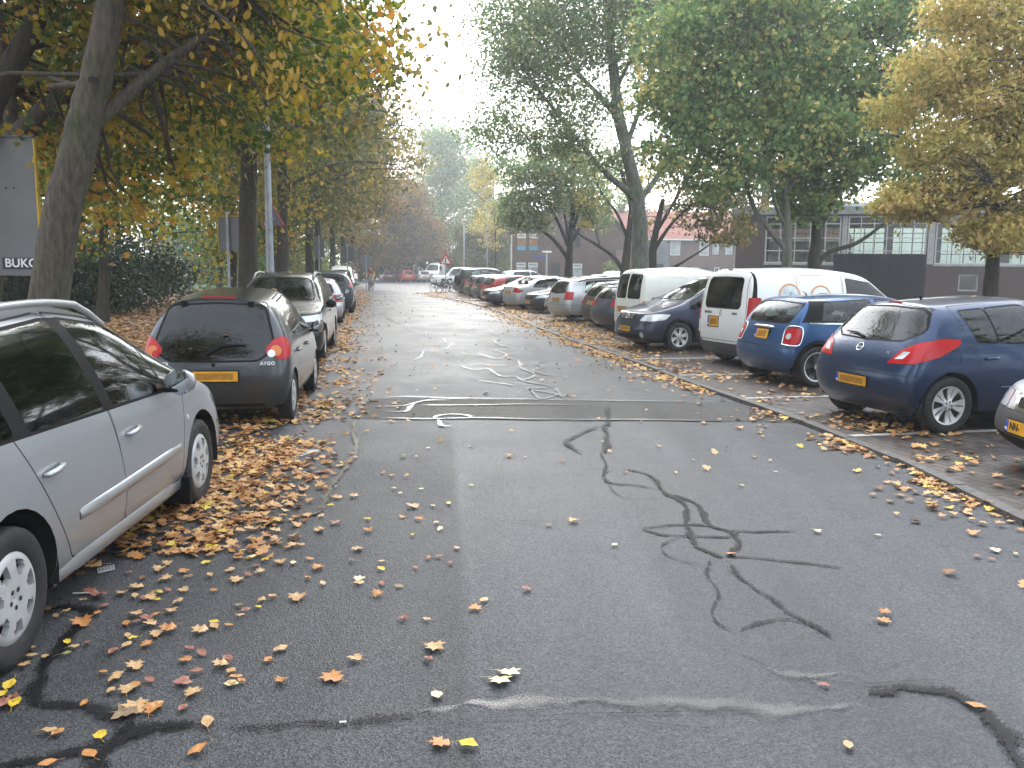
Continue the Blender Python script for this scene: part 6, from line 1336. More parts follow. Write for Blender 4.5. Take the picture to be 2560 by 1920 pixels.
pb = [(0.2, 35, 9.6, 1.7, 1.5, 1.4, 4483), (-0.6, 35, 7.3, 1.2, 1.1, 1.2, 2091), (1.6, 36, 10.8, 1.9, 1.8, 1.5, 5681), (0.0, 35.5, 12, 1.8, 1.8, 1.5, 4184), (2.4, 35.6, 8.2, 1.6, 1.5, 1.2, 3289), (3.9, 36, 11.2, 1.9, 1.7, 1.6, 5681), (2.6, 36, 13.4, 2.4, 2, 1.7, 5980), (5.8, 36.6, 12.2, 2.0, 1.8, 1.9, 5681), (6.6, 36.8, 9.4, 1.8, 1.5, 1.6, 4483), (8.4, 36.8, 8.6, 1.5, 1.4, 1.4, 2691), (5.2, 35.4, 14.2, 2.2, 2, 1.6, 4782), (8.2, 37, 12.4, 2.0, 1.8, 1.9, 4483), (3.2, 36, 6.4, 1.3, 1.2, 0.9, 1495), (1.4, 35.2, 6.9, 1.2, 1.0, 0.7, 1495), (4, 36, 17, 3, 3, 2, 6578), (0.8, 36, 15, 2.4, 2.2, 1.6, 4184), (7.5, 37, 15.5, 2.4, 2.2, 1.8, 4483)]
tree('poplar_tree', (5.45, 36), pop, pb, 0.145, POPLAR_G, 'quad', 'great grey poplar with a pale banded trunk rising behind the white vans', BARK_P, None, tint=(0.42, 0.28), twig=0.5, sig=0.34, droop=0.8)
tree('poplar_tree', (17.5, 60), [([(17.5, 60, 0), (17.3, 60, 10), (17.2, 60, 24)], 0.4, 0.1)] + [([(17.3, 60, h), (17.3+1.5*math.cos(h*2), 60+math.sin(h*2), h+2), (17.3+2.4*math.cos(h*2), 60+1.4*math.sin(h*2), h+4)], 0.1, 0.02) for h in range(8, 24, 2)],
     [(17.3 + RNG.uniform(-2, 2), 60, z, 2.6, 2.2, 2.0, 2080) for z in range(9, 30, 2)] + [(21.5, 62, z, 2.2, 2.2, 2.0, 1120) for z in range(12, 28, 3)], 0.24, DARKG, 'quad', 'tall dark poplar standing behind the green trees at top', BARK_D, tint=(0.6, 0.3))
tree('round_tree', (3.1, 48), [([(3.1, 48, 0), (3.1, 48, 1.54), (3.15, 48, 3.2), (3.3, 48, 5.5), (3.2, 48, 8)], 0.31, 0.07), ([(3.1, 48, 2.3), (2.2, 48, 3.4), (0.9, 48, 4.3), (-0.3, 48, 4.8)], 0.14, 0.03), ([(3.1, 48, 3.0), (2.2, 47.6, 4.8), (1.2, 47.4, 6.3)], 0.12, 0.03), ([(3.15, 48, 3.1), (4.2, 48.2, 4.9), (5.2, 48.4, 6.3)], 0.13, 0.03), ([(3.2, 48, 3.6), (3.8, 47.5, 5.6), (4.2, 47, 7.4)], 0.1, 0.03), ([(3.15, 48, 2.9), (2.8, 48.6, 5), (2.2, 49, 7)], 0.1, 0.03)],
     [(0.2, 48, 5.0, 1.3, 1.2, 1.0, 1456), (1.3, 48, 6.3, 1.6, 1.4, 1.2, 2288), (2.6, 48, 7.4, 1.7, 1.5, 1.2, 2496), (4.2, 48, 7.3, 1.6, 1.5, 1.2, 900), (5.3, 48.3, 6.0, 1.2, 1.2, 1.1, 350), (1.0, 47.6, 4.4, 1.3, 1.2, 0.7, 1040), (3.2, 47.4, 5.7, 1.6, 1.2, 1.0, 1456), (0.2, 48, 7.2, 1.3, 1.2, 1.0, 1040), (4.6, 48, 4.6, 1.0, 1.0, 0.8, 520)], 0.20, POPLAR_G, 'quad', 'bushy grey green street tree in front of the gable house', BARK_D, tint=(0.45, 0.3), sig=0.33)
tree('bare_tree', (5.75, 45), [([(5.75, 45, 0), (5.85, 45, 1.6), (6.0, 45, 3.4), (6.1, 45, 5.0), (5.6, 45, 6.6), (5.1, 45, 8)], 0.30, 0.06), ([(5.8, 45, 1.5), (5.36, 45, 2.3), (4.4, 45, 3.0), (3.4, 45, 3.6), (2.8, 44.6, 4.2)], 0.13, 0.03), ([(6.0, 45, 3.2), (5.4, 45, 4.6), (4.6, 45, 5.6), (4.0, 45, 6.8)], 0.1, 0.03), ([(6.05, 45, 4.2), (6.8, 45, 5.6), (7.1, 45, 7.2)], 0.1, 0.03), ([(4.5, 45, 3.0), (4.2, 45, 4.0), (3.7, 45, 4.9)], 0.05, 0.015)],
     [(4.4, 45, 4.4, 1.1, 1.0, 0.8, 150), (5.2, 45, 6.8, 1.4, 1.2, 1.1, 260), (6.9, 45, 6.6, 1.3, 1.2, 1.2, 260), (3.6, 45, 5.6, 1.0, 1.0, 0.8, 130), (7.4, 45, 4.4, 1.0, 1, 0.8, 150)], 0.20, YELLOW, 'quad', 'thin leaved crooked tree left of the poplar trunk', BARK_D, tint=(0.3, 0.3), twig=1.0, per=12)
tree('crooked_tree', (6.45, 40), [([(6.45, 40, 0), (6.46, 40, 1.6), (6.5, 40, 3), (6.9, 40, 5)], 0.33, 0.10), ([(6.46, 40, 1.3), (7.2, 40, 1.75), (8.0, 40, 2.2), (9.2, 40, 3.0)], 0.13, 0.03), ([(6.5, 40, 2.6), (7.4, 40, 4.0), (8.6, 40, 5.0)], 0.12, 0.03), ([(6.55, 40, 3.4), (7.8, 40.5, 5.5), (8.6, 41, 7.2)], 0.1, 0.03)],
     [(8.6, 40, 4.4, 1.5, 1.2, 0.9, 1350), (9.8, 40, 3.6, 1.4, 1.2, 0.8, 1050), (8.2, 40.5, 6.2, 1.8, 1.4, 1.3, 1800), (10.8, 40.5, 5.4, 1.7, 1.4, 1.2, 1500)], 0.17, LIME_O, 'quad', 'dark crooked stem with a low right limb beside the poplar', BARK_D, tint=(0.4, 0.3), twig=0.7)
# green maples over the vans
tree('green_tree', (8.95, 28), [([(8.95, 28, 0), (8.92, 28, 1.85), (8.84, 28, 3.33), (8.56, 28, 5.94), (8.4, 28, 8.5)], 0.22, 0.06), ([(8.9, 28, 2.4), (8.2, 28, 3.2), (7.69, 28, 3.91), (7.1, 28, 5.5), (6.6, 28, 7)], 0.12, 0.03), ([(8.85, 28, 3.1), (8.3, 27.8, 4.1), (8.0, 27.6, 5.6)], 0.09, 0.025), ([(8.75, 28, 4.2), (9.6, 27.8, 5.8), (10.2, 27.6, 7.4)], 0.09, 0.025)],
     [(6.4, 28, 6.2, 1.5, 1.4, 0.9, 2250), (7.3, 28, 7.6, 1.7, 1.5, 1.1, 3000), (8.8, 28, 8.6, 1.8, 1.5, 1.2, 3300), (5.6, 28, 7.6, 1.3, 1.2, 0.9, 1650), (7.9, 27.4, 5.3, 1.4, 1.2, 0.8, 1650), (9.3, 27.5, 6.3, 1.5, 1.2, 0.9, 1950), (6.6, 28, 9.4, 1.6, 1.5, 1.0, 2100), (8.2, 28, 10.4, 2.0, 1.8, 1.2, 2700), (6.5, 27.6, 4.6, 1.0, 1.0, 0.7, 900), (5.3, 28, 5.5, 1.2, 1.1, 0.8, 1200), (5.0, 28.2, 9.0, 1.4, 1.3, 1.0, 1700), (4.7, 28, 7.0, 1.1, 1.0, 0.8, 1100), (6.2, 28.4, 10.8, 1.6, 1.4, 1.0, 1800)], 0.145, GREEN, 'maple', 'green maple with a smooth pale trunk left of the hall windows', BARK_P, tint=(0.5, 0.28), sig=0.32)
tree('green_tree', (10.2, 29), [([(10.2, 29, 0), (10.12, 29, 1.86), (10.16, 29, 3.39), (9.96, 29, 5.65), (9.9, 29, 8.5)], 0.27, 0.07), ([(10.2, 29, 1.9), (10.61, 29, 2.4), (11.52, 29, 2.72), (12.41, 29, 3.41), (13.2, 29, 4.6)], 0.12, 0.03), ([(10.15, 29, 3.0), (10.8, 29, 4.4), (11.3, 29, 6.2)], 0.12, 0.03), ([(10.1, 29, 3.4), (9.5, 29, 4.6), (9.1, 29, 6)], 0.1, 0.03)],
     [(10.2, 29, 5.0, 1.6, 1.4, 0.9, 2550), (11.6, 29, 6.2, 1.8, 1.5, 1.1, 3000), (9.6, 29, 6.8, 1.6, 1.4, 1.0, 2250), (10.8, 29, 8.2, 2.0, 1.7, 1.2, 3300), (12.8, 29, 7.6, 1.6, 1.5, 1.1, 2250), (12.6, 29, 5.2, 1.3, 1.2, 0.8, 1350), (11.0, 29, 10.2, 2.2, 2, 1.3, 3300), (9.8, 28.8, 4.0, 1.2, 1.0, 0.6, 1200), (13.3, 29, 10, 1.8, 1.6, 1.2, 1950)], 0.15, GREEN, 'maple', 'green maple with a dark trunk and a long low limb reaching right', BARK_D, tint=(0.42, 0.28), sig=0.32)
tree('yellow_tree', (11.75, 21), [([(11.75, 21, 0), (11.7, 21, 1.5), (11.67, 21, 2.76), (11.6, 21, 5), (11.6, 21, 8)], 0.22, 0.06)] + [([(11.65, 21, 2.2+0.5*k), (11.65+1.3*math.cos(k*2.2+2), 21+1.2*math.sin(k*2.2+2), 3.0+0.55*k), (11.65+2.8*math.cos(k*2.2+2), 21+2.4*math.sin(k*2.2+2), 3.2+0.7*k)], 0.09, 0.02) for k in range(8)],
     [(9.3, 20.6, 3.4, 0.8, 0.8, 0.45, 1950), (9.9, 20.4, 4.7, 0.9, 0.9, 0.55, 2400), (10.4, 20.4, 3.6, 0.9, 0.9, 0.5, 2400), (11.2, 20.2, 2.7, 0.8, 0.8, 0.45, 1950), (11.0, 20.2, 5.6, 1.1, 1.0, 0.7, 3300), (10.0, 20.6, 6.4, 1.1, 1.0, 0.6, 3000), (11.4, 20.2, 7.2, 1.2, 1.1, 0.7, 3300), (12.2, 20, 4.4, 1.0, 1.0, 0.6, 3000), (12.6, 20.4, 6.2, 1.2, 1.1, 0.7, 3300), (11.3, 20.1, 4.2, 0.9, 0.9, 0.55, 2400), (12.3, 20.2, 3.1, 0.8, 0.8, 0.5, 1800), (10.6, 20.6, 7.9, 1.2, 1.1, 0.6, 2700), (12.8, 20.2, 8.2, 1.2, 1.1, 0.7, 2700), (13.4, 20.4, 5.0, 1.0, 1.0, 0.6, 1800), (9.0, 21, 5.6, 0.7, 0.7, 0.4, 1050), (12.9, 20.2, 2.4, 0.8, 0.7, 0.5, 1350)], 0.15, YELLOW, 'spray', 'golden yellow tree with feathery leaves at the right edge', BARK_D, tint=(0.55, 0.25), sig=0.34, up=0.3)
shrub(8.9, 77.5, 1.2, 1.0, 2.6, 900, 'dark bush against the gable house wall', GREEN, 0.22, 5)

# --- unseen trees added around the photographer to darken reflections and the near road
park(-6.0, -1.0, 5.0, 4.6, 12, 7000, 'unseen leafy tree added over the left verge behind the photographer, nearest one', MAPLE_Y, 0.26, shape='quad', grp=None)
park(-9.5, -16, 5.5, 2.5, 13, 4500, 'unseen leafy tree added on the left verge behind the photographer, second one', LIME_O, 0.36, shape='quad', grp=None)
park(9.0, -7.0, 5.0, 3.0, 12, 4500, 'unseen green tree added over the right bays behind the photographer', GREEN, 0.34, shape='quad', grp=None)
park(13.0, 5.5, 4.2, 3.2, 11, 3500, 'unseen green tree added over the right bays level with the photographer', GREEN, 0.34, shape='quad', grp=None)
park(-22.0, -4, 8.0, 1.5, 14, 5000, 'unseen broad tree added left of the photographer', LIME_O, 0.5, shape='quad', grp=None)
park(6.0, -34, 9.0, 1.5, 13, 6000, 'unseen broad tree added across the street behind the photographer', LIME_O, 0.5, shape='quad', grp=None)

# ================================================================== parked vehicles
P_ = dict(silver=paint('silver_paint', (0.40, 0.42, 0.45), 0.65, 0.34, 0.25), grey=paint('charcoal_paint', (0.052, 0.058, 0.068), 0.6), black=paint('black_paint', (0.008, 0.009, 0.011), 0.2),
  bgreen=paint('black_green_paint', (0.010, 0.016, 0.016), 0.3), blue=paint('dark_blue_paint', (0.010, 0.030, 0.088), 0.5), mblue=paint('mid_blue_paint', (0.014, 0.072, 0.20), 0.5), navy=paint('navy_paint', (0.014, 0.022, 0.055), 0.4),
  white=paint('white_paint', (0.72, 0.73, 0.73), 0.0, 0.4, 0.3), cream=paint('off_white_paint', (0.66, 0.66, 0.61), 0.0, 0.4, 0.4), slate=paint('slate_blue_paint', (0.045, 0.055, 0.095), 0.5), red=paint('red_paint', (0.36, 0.018, 0.020), 0.1),
  teal=paint('blue_grey_paint', (0.040, 0.060, 0.075), 0.4), bsilver=paint('bright_silver_paint', (0.52, 0.53, 0.55), 0.55, 0.36, 0.25), brick=paint('faded_red_paint', (0.42, 0.05, 0.045), 0.0))
GL_ = 'cars parked in a row along the left side'; GR_ = 'cars parked nose or tail to the kerb on the right'; GF_ = 'cars beyond the bend'; GB_ = 'cars in the second parking row'
ARMR = R(90)
SE = c = vehicle(s_estate307(), 'estate_car', 'silver estate car with black window pillars filling the left edge', 'car', (-3.03, 3.53), 93.4, P_['silver'], GL_, 2)
p, n = c['side'](1.06, 0.70, -1); mesh_disc('side_repeater', p, n, 0.022, CLEAR, c['root'], dome=1.2)
b = MB(); b.box((0.93, -0.90, 0.10), (0.985, -0.70, 0.30)); b.build('mud_flap', TRIM, c['root'], bevel=0.01)
AY = c = vehicle(s_aygo(), 'small_hatchback', 'charcoal small hatchback seen from behind with round red tail lights', 'car', (-3.32, 9.74), 97.0, P_['grey'], GL_, 2)
BADGE = mat('badge_silver', (0.55, 0.56, 0.58), 0.3, 0.7)
for txt, y, z, sz in (('TOYOTA', 0.57, 0.71, 0.042), ('AYGO', -0.57, 0.71, 0.052)):
    p, n = c['end'](y, z, -1); put_text('badge', txt, sz, c['objs'].get('tailgate', c['root']), face_matrix(p + n*0.003, n, -1), BADGE, bold=0.002, space=1.15)
for s in 'ab':
    o = c['lamps'][(0, s)]; sg = 1 if s == 'a' else -1
    for (y, z, r, m_) in ((0.655, 0.845, 0.062, AMBER), (0.61, 0.815, 0.042, CLEAR if sg < 0 else REDLENS)):
        p, n = c['end'](y*sg, z, -1); mesh_disc('lamp_lens', p + n*(0.007 if r > 0.05 else 0.012), n, r, m_, o, dome=0.3)
for y in (0.36, -0.36):
    p, n = c['end'](y, 1.335, -1); b = MB(); b.box((-0.02, -0.035, -0.07), (0.03, 0.035, 0.045)); b.build('hinge', TRIM, c['objs'].get('tailgate', c['root']), bevel=0.012, loc=p)
p, n = c['end'](0.0, 0.70, -1); mesh_disc('lock', p + n*0.002, n, 0.022, TRIM, c['root'])
p, n = c['end'](-0.70, 0.44, -1)
S = s_mpv(4.6, 1.82, 1.70); S['rails'] = (-1.6, 0.30, 0.075, mat('grey_rail', (0.22, 0.23, 0.24), 0.4, 0.5)); S['mirrorm'] = TRIM; S['glass'] = GLASS
MP = vehicle(S, 'people_carrier', 'black green people carrier with roof rails facing the camera', 'car', (-4.50, 16.35), 278, P_['bgreen'], GL_, axle_ref='front')
vehicle(s_hatch(3.8, 1.65, 1.43, mirrorm=P_['silver']), 'hatchback', 'silver grey hatchback tucked behind the people carrier', 'car', (-5.30, 21.6), 101, P_['silver'], GL_)
vehicle(s_hatch(3.85, 1.66, 1.45, mirrorm=TRIM), 'hatchback', 'white hatchback parked second behind the people carrier', 'car', (-6.15, 26.8), 100, P_['bsilver'], GL_)
S = s_suv(4.55, 1.80, 1.66); S['lamps'][0] = ('tail_light', False, 45, [(-2.2, 0.66, 1.02), (-2.05, 0.88, 1.0), (-1.90, 0.78, 1.50), (-2.0, 0.62, 1.50)], PINKLENS); S['rails'] = (-1.7, 0.2, 0.07, CHROME)
vehicle(S, 'off_road_car', 'dark off road car with tall pale tail lights in the left row', 'car', (-7.0, 32.9), 99, P_['teal'], GL_)
S = s_estate(); S['lamps'][0] = ('tail_light', False, 45, [(-2.3, 0.62, 0.80), (-2.1, 0.86, 0.78), (-1.98, 0.72, 1.32), (-2.1, 0.60, 1.32)], REDLENS)
vehicle(S, 'estate_car', 'dark estate car with upright red tail lights in the left row', 'car', (-8.3, 39.2), 100, P_['black'], GL_)
vehicle(s_hatch(), 'hatchback', 'dark hatchback between the dark estate and the far left row', 'car', (-9.4, 45.0), 101, P_['grey'], GL_)
vehicle(s_hatch(3.9, 1.68, 1.46), 'hatchback', 'dark grey hatchback just before the white van in the left row', 'car', (-10.35, 50.0), 101, P_['black'], GL_)
vehicle(s_van(4.3, 1.75, 1.92), 'van', 'pale cream van at the far end of the left row', 'van', (-11.2, 56.0), 281, P_['cream'], GL_, axle_ref='front')

# right row, from the camera outwards
c = vehicle(s_frontsaloon(), 'saloon_car', 'silver car nose cut by the right edge with a yellow plate', 'car', (5.30, 7.10, 0.03), 179, P_['silver'], GR_, axle_ref='front')
o = c['objs'].get('plate1')
if o: put_text('lettering', 'NN-', 0.092, o, Matrix.Translation((-0.115, 0, 0.0065)) @ Matrix.Scale(0.88, 4, (1, 0, 0)), mat('plate_black', (0.015, 0.013, 0.01), 0.5), bold=0.001)
CO = c = vehicle(s_corsa(), 'hatchback', 'dark blue five door hatchback with long red tail lights and alloy wheels', 'car', (4.48, 9.88, 0.03), 16, P_['blue'], GR_, 2)
p, n = c['end'](0.04, 0.885, -1); M = face_matrix(p + n*0.004, n, -1); tg = c['objs'].get('tailgate', c['root'])
e = ring_mesh('emblem', M, 0.044, 0.054, CHROME, tg); mesh_obj('emblem_bolt', [M @ Vector(q) for q in ((-0.075, 0.004, 0.004), (0.012, -0.010, 0.004), (0.012, 0.003, 0.004), (0.075, -0.004, 0.004), (-0.012, 0.010, 0.004), (-0.012, -0.003, 0.004))], [(0, 1, 2), (3, 4, 5), (1, 2, 4, 5)], CHROME, e)
for s in 'ab':
    o = c['lamps'][(0, s)]; sg = 1 if s == 'a' else -1; V = []
    for (y, z) in ((0.555, 0.80), (0.66, 0.81), (0.70, 0.885), (0.62, 0.885)):
        p, n = c['end'](y*sg, z, -1); V.append(p + n*0.008)
    mesh_obj('reverse_lens', V, [(0, 1, 2, 3) if sg < 0 else (3, 2, 1, 0)], CLEAR, o)
p, n = c['side'](-1.40, 0.83, -1); ring_mesh('fuel_flap', face_matrix(p + n*0.001, n, 0), 0.080, 0.084, DARK, c['root'], depth=0.001)
for txt, y, z in (('CORSA', 0.40, 0.93), ('1.2', -0.42, 0.86)):
    p, n = c['end'](y, z, -1); put_text('badge', txt, 0.035, tg, face_matrix(p + n*0.003, n, -1), BADGE, space=1.1)
for y in (0.62, -0.62):
    p, n = c['end'](y, 0.585, -1)
c = vehicle(s_mini(), 'small_hatchback', 'mid blue three door small car with black wheel arches and dark alloys', 'car', (4.36, 13.51, 0.03), 16, P_['mblue'], GR_)
p, n = c['end'](0.0, 0.875, -1); V, F = tube_vf([p + n*0.012 + Vector((0, y, 0.0)) for y in (-0.27, -0.2, 0, 0.2, 0.27)], [0.012, 0.024, 0.026, 0.024, 0.012], 8); mesh_obj('boot_handle', V, F, CHROME, c['objs'].get('tailgate', c['root']), True)
for s in 'ab':
    o = c['lamps'][(0, s)]; sg = 1 if s == 'a' else -1; p, n = c['end'](0.655*sg, 0.765, -1); mesh_disc('reverse_lens', p + n*0.006, n, 0.048, CLEAR, o)
    ax = [(-1.80, 0.55, 0.64), (-1.70, 0.70, 0.63), (-1.62, 0.77, 0.66), (-1.60, 0.77, 0.87), (-1.66, 0.71, 0.915), (-1.78, 0.57, 0.88)]; Q = []
    for (x, y, z) in ax:
        d = Vector((0.79, -0.62*sg, 0)); pp, nn = c['surf'](Vector((x, y*sg, z)) - d*2, d)
        if pp is not None: Q.append(pp + nn*0.004)
    if len(Q) > 3: V, F = tube_vf(smooth_path(Q + [Q[0]], 0.01, 0.01, 5, 0)[0], 0.011, 6, False); mesh_obj('lamp_surround', V, F, CHROME, o, True)
c = vehicle(s_kangoo(), 'van', 'white delivery van with two orange ringed pictures on its side', 'van', (4.50, 15.98, 0.03), 20, P_['white'], GR_)
tg = c['objs'].get('tailgate', c['root']); p, n = c['end'](0, 0.965, -1); M = face_matrix(p + n*0.003, n, -1)
mesh_obj('emblem', [M @ Vector(q) for q in ((0, -0.075, 0), (0.042, 0, 0), (0, 0.075, 0), (-0.042, 0, 0), (0, -0.045, 0), (0.022, 0, 0), (0, 0.045, 0), (-0.022, 0, 0))], [(0, 1, 5, 4), (1, 2, 6, 5), (2, 3, 7, 6), (3, 0, 4, 7)], CHROME, tg)
for txt, y, sz in (('KANGOO', 0.42, 0.06), ('MAXI', -0.42, 0.06)):
    p, n = c['end'](y, 0.965, -1); put_text('badge', txt, sz, tg, face_matrix(p + n*0.003, n, -1), GREYTRIM, bold=0.002)
ORING = mat('orange_ring_print', (0.75, 0.36, 0.16), 0.5); PALEP = mat('pale_picture_print', (0.60, 0.66, 0.68), 0.5, noise=(4, 0.35)); WARMP = mat('warm_picture_print', (0.62, 0.34, 0.26), 0.5, noise=(6, 0.3)); TEALP = mat('teal_print', (0.16, 0.36, 0.42), 0.5); INK = mat('ink_print', (0.16, 0.17, 0.18), 0.5)
for x, z, kind in ((-1.30, 1.29, 0), (-0.62, 1.26, 1)):
    p, n = c['side'](x, z, -1); M = face_matrix(p + n*0.012, n, 0); r = ring_mesh('picture', M, 0.205, 0.235, ORING, c['root'], 48, 0.002)
    mesh_disc('picture_disc', p + n*0.010, n, 0.205, PALEP if kind == 0 else mat('white_print', (0.8,0.8,0.8), 0.5), r, dome=0)
    if kind == 0:
        mesh_obj('picture_blob', [M @ Vector((0.17*math.cos(a)*(1 if math.sin(a) < 0 else 0.6), -0.07 + 0.10*math.sin(a), 0.003)) for a in [k*0.314 for k in range(20)]], [tuple(range(20))], WARMP, r)
        put_text('lettering', 'P', 0.10, r, M @ Matrix.Translation((0.02, 0.04, 0.004)), TEALP)
    else:
        b = MB()
        for (x0, y0, x1, y1) in ((-0.14, -0.06, 0.14, -0.05), (-0.14, -0.06, -0.13, 0.02), (0.13, -0.06, 0.14, 0.06), (-0.13, 0.02, -0.05, 0.03), (-0.05, 0.02, 0.0, 0.09), (0.0, 0.08, 0.14, 0.09), (-0.10, -0.11, -0.04, -0.06), (0.05, -0.11, 0.11, -0.06)): b.box((x0, y0, 0.002), (x1, y1, 0.004), 0, M)
        b.build('picture_drawing', INK, r)
p, n = c['side'](-1.45, 0.78, -1); put_text('lettering', 'noordhuis', 0.20, c['root'], face_matrix(p + n*0.012, n, 0) @ Matrix.Translation((0.04, 0, 0)), TEALP, space=1.08)
ZA = c = vehicle(s_zafira(), 'people_carrier', 'dark blue people carrier with its nose to the kerb between two white vans', 'car', (3.28, 18.98, 0.03), 201, P_['navy'], GR_, axle_ref='front')
p, n = c['end'](0, 0.735, 1); M = face_matrix(p + n*0.012, n, 1); e = ring_mesh('emblem', M, 0.048, 0.060, CHROME, c['root']); mesh_obj('emblem_bolt', [M @ Vector(q) for q in ((-0.08, 0.004, 0.004), (0.012, -0.010, 0.004), (0.012, 0.003, 0.004), (0.08, -0.004, 0.004), (-0.012, 0.010, 0.004), (-0.012, -0.003, 0.004))], [(0, 1, 2), (3, 4, 5), (1, 2, 4, 5)], CHROME, e)
b = MB()
for z in (0.695, 0.72, 0.75, 0.775):
    p, n = c['end'](0.17, z, 1); q, n2 = c['end'](0, z, 1); b.tube([(p.x+0.01, -0.27, z), (q.x+0.012, 0, z), (p.x+0.01, 0.27, z)], 0.005, 5)
b.build('grille_bar', CHROME, c['root'])
for sg in (1, -1):
    p, n = c['end'](0.60*sg, 0.36, 1); mesh_disc('fog_lamp', p + n*0.004, n, 0.05, CLEAR, c['root'], (1.3, 1))
S = s_van(4.2, 1.70, 1.84); S['rscreen'] = [[(0.05, 1.05), (0.60, 1.05), (0.56, 1.60), (0.05, 1.62)]]; S['prz'] = 0.76; S['py'] = 0.18; S['glass'] = GLASS_D
S['lamps'][0] = ('tail_light', False, 42, [(-2.05, 0.66, 0.66), (-1.9, 0.84, 0.66), (-1.9, 0.84, 0.98), (-2.03, 0.68, 0.98)], REDLENS); S['bumperm'] = P_['cream']
c = vehicle(S, 'van', 'plain white van with two narrow rear windows behind the blue people carrier', 'van', (3.55, 21.5, 0.03), 20, P_['cream'], GR_)
for x0, x1 in ((-1.62, -0.85), (-0.70, -0.08)):
    Q = []
    for (x, z) in rounded([(x0, 0.98), (x1, 0.98), (x1 - 0.05*(x1 > -0.5), 1.56), (x0, 1.58)], 0.10, 4):
        p, n = c['side'](x, z, -1)
        if p is not None: Q.append(p + n*0.001)
    V, F = tube_vf(Q + [Q[0]], 0.007, 5, False); mesh_obj('panel_rib', V, F, P_['cream'], c['root'], True)
S = s_hatch(4.25, 1.72, 1.42); S['lamps'][0] = ('tail_light', False, 42, [(-2.1, 0.50, 0.72), (-1.9, 0.82, 0.71), (-1.86, 0.82, 0.90), (-2.05, 0.52, 0.91)], REDLENS); S['glass'] = S['rglass'] = GLASS_L; S['prz'] = None
vehicle(S, 'hatchback', 'slate blue hatchback with red tail lights left of the plain white van', 'car', (3.12, 24.1, 0.03), 21, P_['slate'], GR_)
S = s_hatch(4.1, 1.70, 1.46); S['glass'] = S['rglass'] = GLASS_L
vehicle(S, 'hatchback', 'dark hatchback with a roof spoiler between the slate hatchback and the silver estate', 'car', (3.0, 26.5, 0.03), 21, P_['grey'], GR_)
S = s_estate(4.68, 1.75, 1.50); S['lamps'][0] = ('tail_light', False, 42, [(-2.3, 0.58, 0.74), (-2.12, 0.84, 0.74), (-2.10, 0.84, 0.99), (-2.28, 0.60, 0.99)], REDLENS); S['rails'] = (-1.8, 0.1, 0.06, TRIM); S['glass'] = S['rglass'] = GLASS_L
vehicle(S, 'estate_car', 'silver estate car with square red tail lights and black roof rails', 'car', (2.35, 29.1, 0.03), 22, P_['bsilver'], GR_)
vehicle(s_hatch(4.1, 1.72, 1.45), 'hatchback', 'silver hatchback nose peeping out beside the silver estate', 'car', (2.15, 31.8, 0.03), 202, P_['silver'], GR_, axle_ref='front')
S = s_hatch(4.3, 1.80, 1.49); S['lamps'][1] = ('headlight', True, 40, [(2.05, 0.42, 0.58), (1.75, 0.86, 0.62), (1.45, 0.86, 0.76), (1.90, 0.56, 0.71)], CLEAR)
vehicle(S, 'hatchback', 'glossy black hatchback with long swept headlights facing the road', 'car', (1.45, 34.4, 0.03), 202, P_['black'], GR_, axle_ref='front')
S = s_saloon(); S['lamps'][0] = ('tail_light', False, 46, [(-2.40, 0.48, 0.74), (-2.2, 0.84, 0.72), (-2.05, 0.88, 0.80), (-2.30, 0.66, 0.97), (-2.36, 0.56, 0.93)], REDLENS); S['glass'] = S['rglass'] = GLASS_L
vehicle(S, 'saloon_car', 'bright silver saloon with triangular red tail lights', 'car', (0.85, 37.2, 0.03), 22, P_['bsilver'], GR_)
S = s_hatch(4.5, 1.78, 1.45, wheel=(6, 'star'))
vehicle(S, 'hatchback', 'dark grey car with large pale headlights facing the road beside the red car', 'car', (-0.45, 39.8, 0.03), 203, P_['grey'], GR_, axle_ref='front')
vehicle(s_hatch(4.2, 1.70, 1.42, glass=GLASS_L), 'hatchback', 'red hatchback in the right row', 'car', (-0.75, 42.8, 0.03), 23, P_['red'], GR_)
vehicle(s_hatch(4.0, 1.69, 1.43), 'hatchback', 'blue grey hatchback left of the red car', 'car', (-1.45, 47.0, 0.03), 23, P_['teal'], GR_)
vehicle(s_hatch(4.0, 1.68, 1.42), 'hatchback', 'dark hatchback between the off road car and the blue grey hatchback', 'car', (-2.1, 51.0, 0.03), 24, P_['black'], GR_)
c = vehicle(s_suv(4.3, 1.78, 1.80), 'off_road_car', 'tall dark green off road car with a spare wheel on its back', 'car', (-2.65, 55.2, 0.03), 24, P_['bgreen'], GR_)
p, n = c['end'](0, 0.98, -1); ty, ri = wheel_mesh(0.36, 0.22, 0.19, (5, 'std'), 48); o = link(bpy.data.objects.new('spare_wheel', ty), c['root']); o.location = p + Vector((-0.10, 0, 0)); o.rotation_euler = (0, 0, R(90))
vehicle(s_hatch(4.1, 1.70, 1.42), 'hatchback', 'last dark car of the right row beside the parked bicycles', 'car', (-3.25, 58.4, 0.03), 24, P_['black'], GR_)

